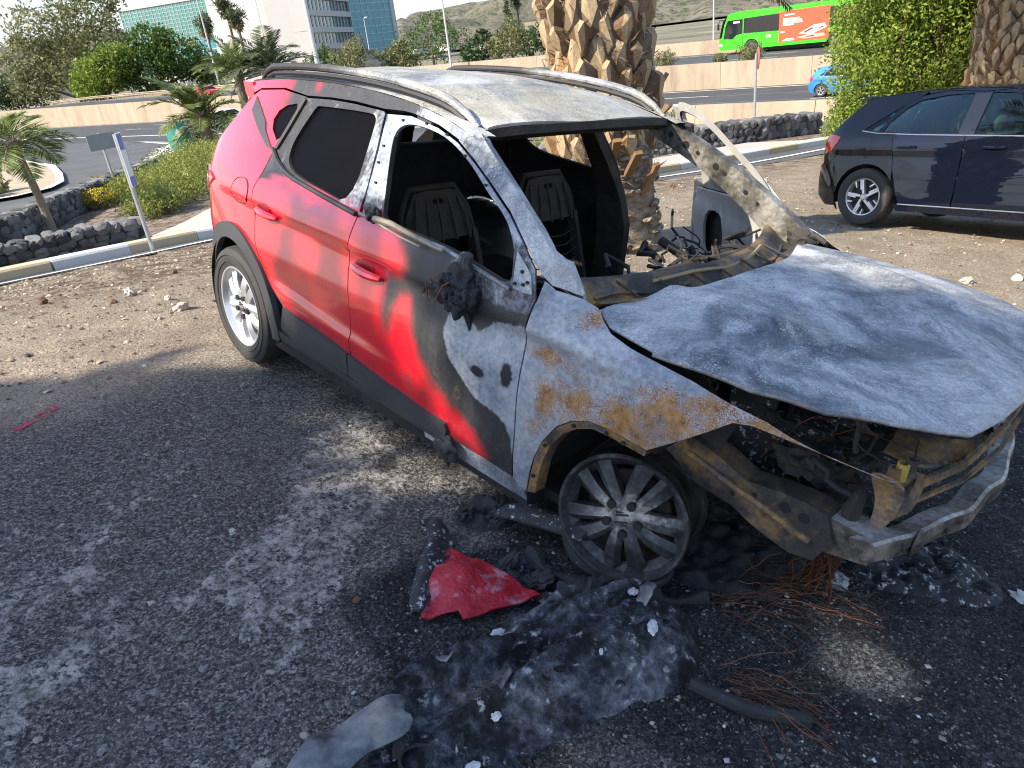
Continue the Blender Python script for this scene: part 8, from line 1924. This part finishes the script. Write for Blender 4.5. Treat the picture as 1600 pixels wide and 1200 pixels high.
# curved blank facade in vertical cladding strips
prev = None; H_ = 52
cv = [L0 + (K - L0) * t + np.array([.33, -.94]) * 3.2 * math.sin(PI * t) for t in np.linspace(0, 1, 9)]
for i in range(8):
    f = Fac(cv[i], cv[i + 1], Z0, tw_)
    for k in range(6):
        f.box('cladding_panel', .05, f.L - .05, k * 8.7 + .06, (k + 1) * 8.7 - .06, .12, M['bwhite'], None, .3)
    f.box('joint_backing', 0, f.L, 0, H_, 0, plain('joint_grey_%d' % i, (.38, .36, .33), .8), None, .6)
R1 = np.array([-180.6, 113.0]); f2 = Fac(K, R1, Z0, tw_)
f2.box('core_wall', 0, f2.L, 0, H_, -.4, M['bwhite'], None, 10)
for k in range(14):
    z = 1.0 + k * 3.6
    fl_ = f2.box('floor_band', 0, f2.L, z, z + 1.25, .5, M['bwhite'])
    wn_ = f2.box('window_strip', .3, f2.L, z + 1.25, z + 3.6, -.1, M['bwin'])
    for j in range(13): f2.box('window_fin', .3 + j * (f2.L - .6) / 12 - .09, .3 + j * (f2.L - .6) / 12 + .09, z + 1.25, z + 3.6, .15, M['mull'], wn_, .0)
R2 = np.array([-181.4, 127.6]); f3 = Fac(R1, R2, Z0, tw_)
st_ = f3.box('stairwell_glazing', 0, f3.L - 1.3, 0, H_, .6, M['cyan'], None, 6)
for k in range(28): f3.box('transom', 0, f3.L - 1.3, k * 1.85 - .07, k * 1.85 + .07, .7, M['mull'], st_, .0)
for k in range(8): f3.box('mullion', k * (f3.L - 1.3) / 7 - .07, k * (f3.L - 1.3) / 7 + .07, 0, H_, .72, M['mull'], st_, .0)
f3.box('corner_pier', f3.L - 1.3, f3.L, 0, H_, .9, M['bwhite'], None, 6)
# far beige houses by the palm trunk, grey shed at the left edge
bh = empty('beige_building', label='low beige building with a boundary wall left of the thick palm trunk', cat='building'); f5 = Fac((-211, 190), (-190, 208), 0, bh)
f5.box('wall', 0, f5.L, 0, 4.2, 0, M['conc_beige'], back=8); f5.box('upper_storey', 8, f5.L, 4.2, 7.5, -.5, M['conc_beige'], back=6)
for k in range(4): f5.box('window', 9.5 + k * 3.6, 11 + k * 3.6, 5.0, 6.4, -.45, M['bwin'], None, .05)
f5.box('boundary_wall', -8, 6, 0, 2.4, 6, M['bwhite'], None, -5.6)
sh = empty('grey_shed', label='flat grey shed roof at the left edge below the hills', cat='building'); f6 = Fac((-235, 17), (-222, 28), 0, sh); f6.box('wall', 0, f6.L, 0, 9.5, 0, plain('shed_grey', (.30, .30, .29), .8), back=8); f6.box('roof_slab', -.6, f6.L + .6, 9.5, 10.1, .6, M['bwhite'], back=9)
for k, (x, y, w) in enumerate(((-330, 262, 8), (-345, 255, 7), (-352, 240, 9), (-318, 280, 7), (-300, 300, 8))):
    hs_ = empty('white_house', (x, y, -1), label='tiny white house at the foot of the hill, ' + ('middle of five', 'second from the left', 'leftmost', 'second from the right', 'rightmost')[k], cat='house', group='white houses under the hill')
    mb = MB(); mb.box((0, 0, 2.6), (w, w, 5.6), R3('Z', .5 + k)); mb.build('wall', M['bwhite'], hs_, smooth=False); mb = MB(); mb.box((0, 0, 5.6), (w + .5, w + .5, .4), R3('Z', .5 + k)); mb.build('roof', M['conc_beige'], hs_, smooth=False)
# ---- hills
def hill(name, azs, els, r0, r1, rough, mat, seed, n=150):
    cx, cy, cz = CAM_LOC; A = np.linspace(azs[0], azs[-1], n); Ez = np.interp(A, azs, els); Rr = np.linspace(r0, r1, 46); mb = MB()
    t = (Rr - r0) / (r1 - r0)
    AA, TT = np.meshgrid(A, t); EE = np.interp(AA, azs, els); RR = r0 + TT * (r1 - r0)
    ridge = np.tan(np.radians(EE)) * (r0 + .72 * (r1 - r0)); pf = np.clip(TT / .72, 0, 1) ** 1.15 * np.where(TT > .72, 1 - .8 * (TT - .72) / .28, 1)
    xx = cx + RR * np.cos(np.radians(AA)); yy = cy + RR * np.sin(np.radians(AA))
    nz = (fbm(xx / 240, yy / 240, 5, seed) - .5) * rough * np.clip(TT * 6, 0, 1) * np.where(np.abs(TT - .72) < .08, .35, 1)
    gul = -np.abs(fbm(xx / 130, yy / 130, 4, seed + 9) - .5) * rough * .8 * np.clip(TT * 5, 0, 1) * np.where(np.abs(TT - .72) < .08, .4, 1)
    zz = np.maximum(cz + ridge * pf + nz + gul, -6)
    V = np.stack([xx, yy, zz], -1).reshape(-1, 3); k = n
    mb.v = [tuple(v) for v in V]; mb.f = [[i * k + j, i * k + j + 1, (i + 1) * k + j + 1, (i + 1) * k + j][::-1] for i in range(45) for j in range(k - 1)]; mb.mi = [0] * len(mb.f)
    return mb.build(name, mat, None, sharp=None, kind='structure')
m_ = NM('dry_scrub_hillside', .95, 0, .1); _v = m_.noise(.012, 7, .65); _s = m_.noise(.16, 5, .7)
_c = m_.ramp(_v, [(.3, (.09, .085, .062)), (.5, (.145, .128, .098)), (.7, (.21, .185, .15))]); m_.col(m_.mix(m_.rng(_s, .45, .62), _c, (.05, .062, .034))); m_.bump(m_.noise(.09, 6, .7), .8, 4.0); M['scrub'] = m_.m
hill('hillside', [112, 117, 119.3, 127.6, 134.7, 138.3, 141.1, 143.8, 145.4, 147.5, 150], [.8, 1.2, 1.6, 3.4, 3.75, 3.05, 2.95, 2.77, 1.9, .6, .1], 480, 1500, 70, M['scrub'], 3)
hill('hill_spur', [138.5, 140.5, 141.8, 143.5, 144.5, 145.8, 147, 149], [.05, .6, 1.4, 2.1, 2.5, 2.1, 1.2, .1], 420, 760, 22, M['scrub'], 7, 90)
hill('distant_mountain', [150, 156, 159.8, 161.6, 163.5, 167.4, 169.6, 172.7, 178], [2.2, 3.3, 3.9, 3.84, 3.69, 3.5, 3.2, 3.5, 3.0], 3200, 5200, 240, M['scrub'], 5)
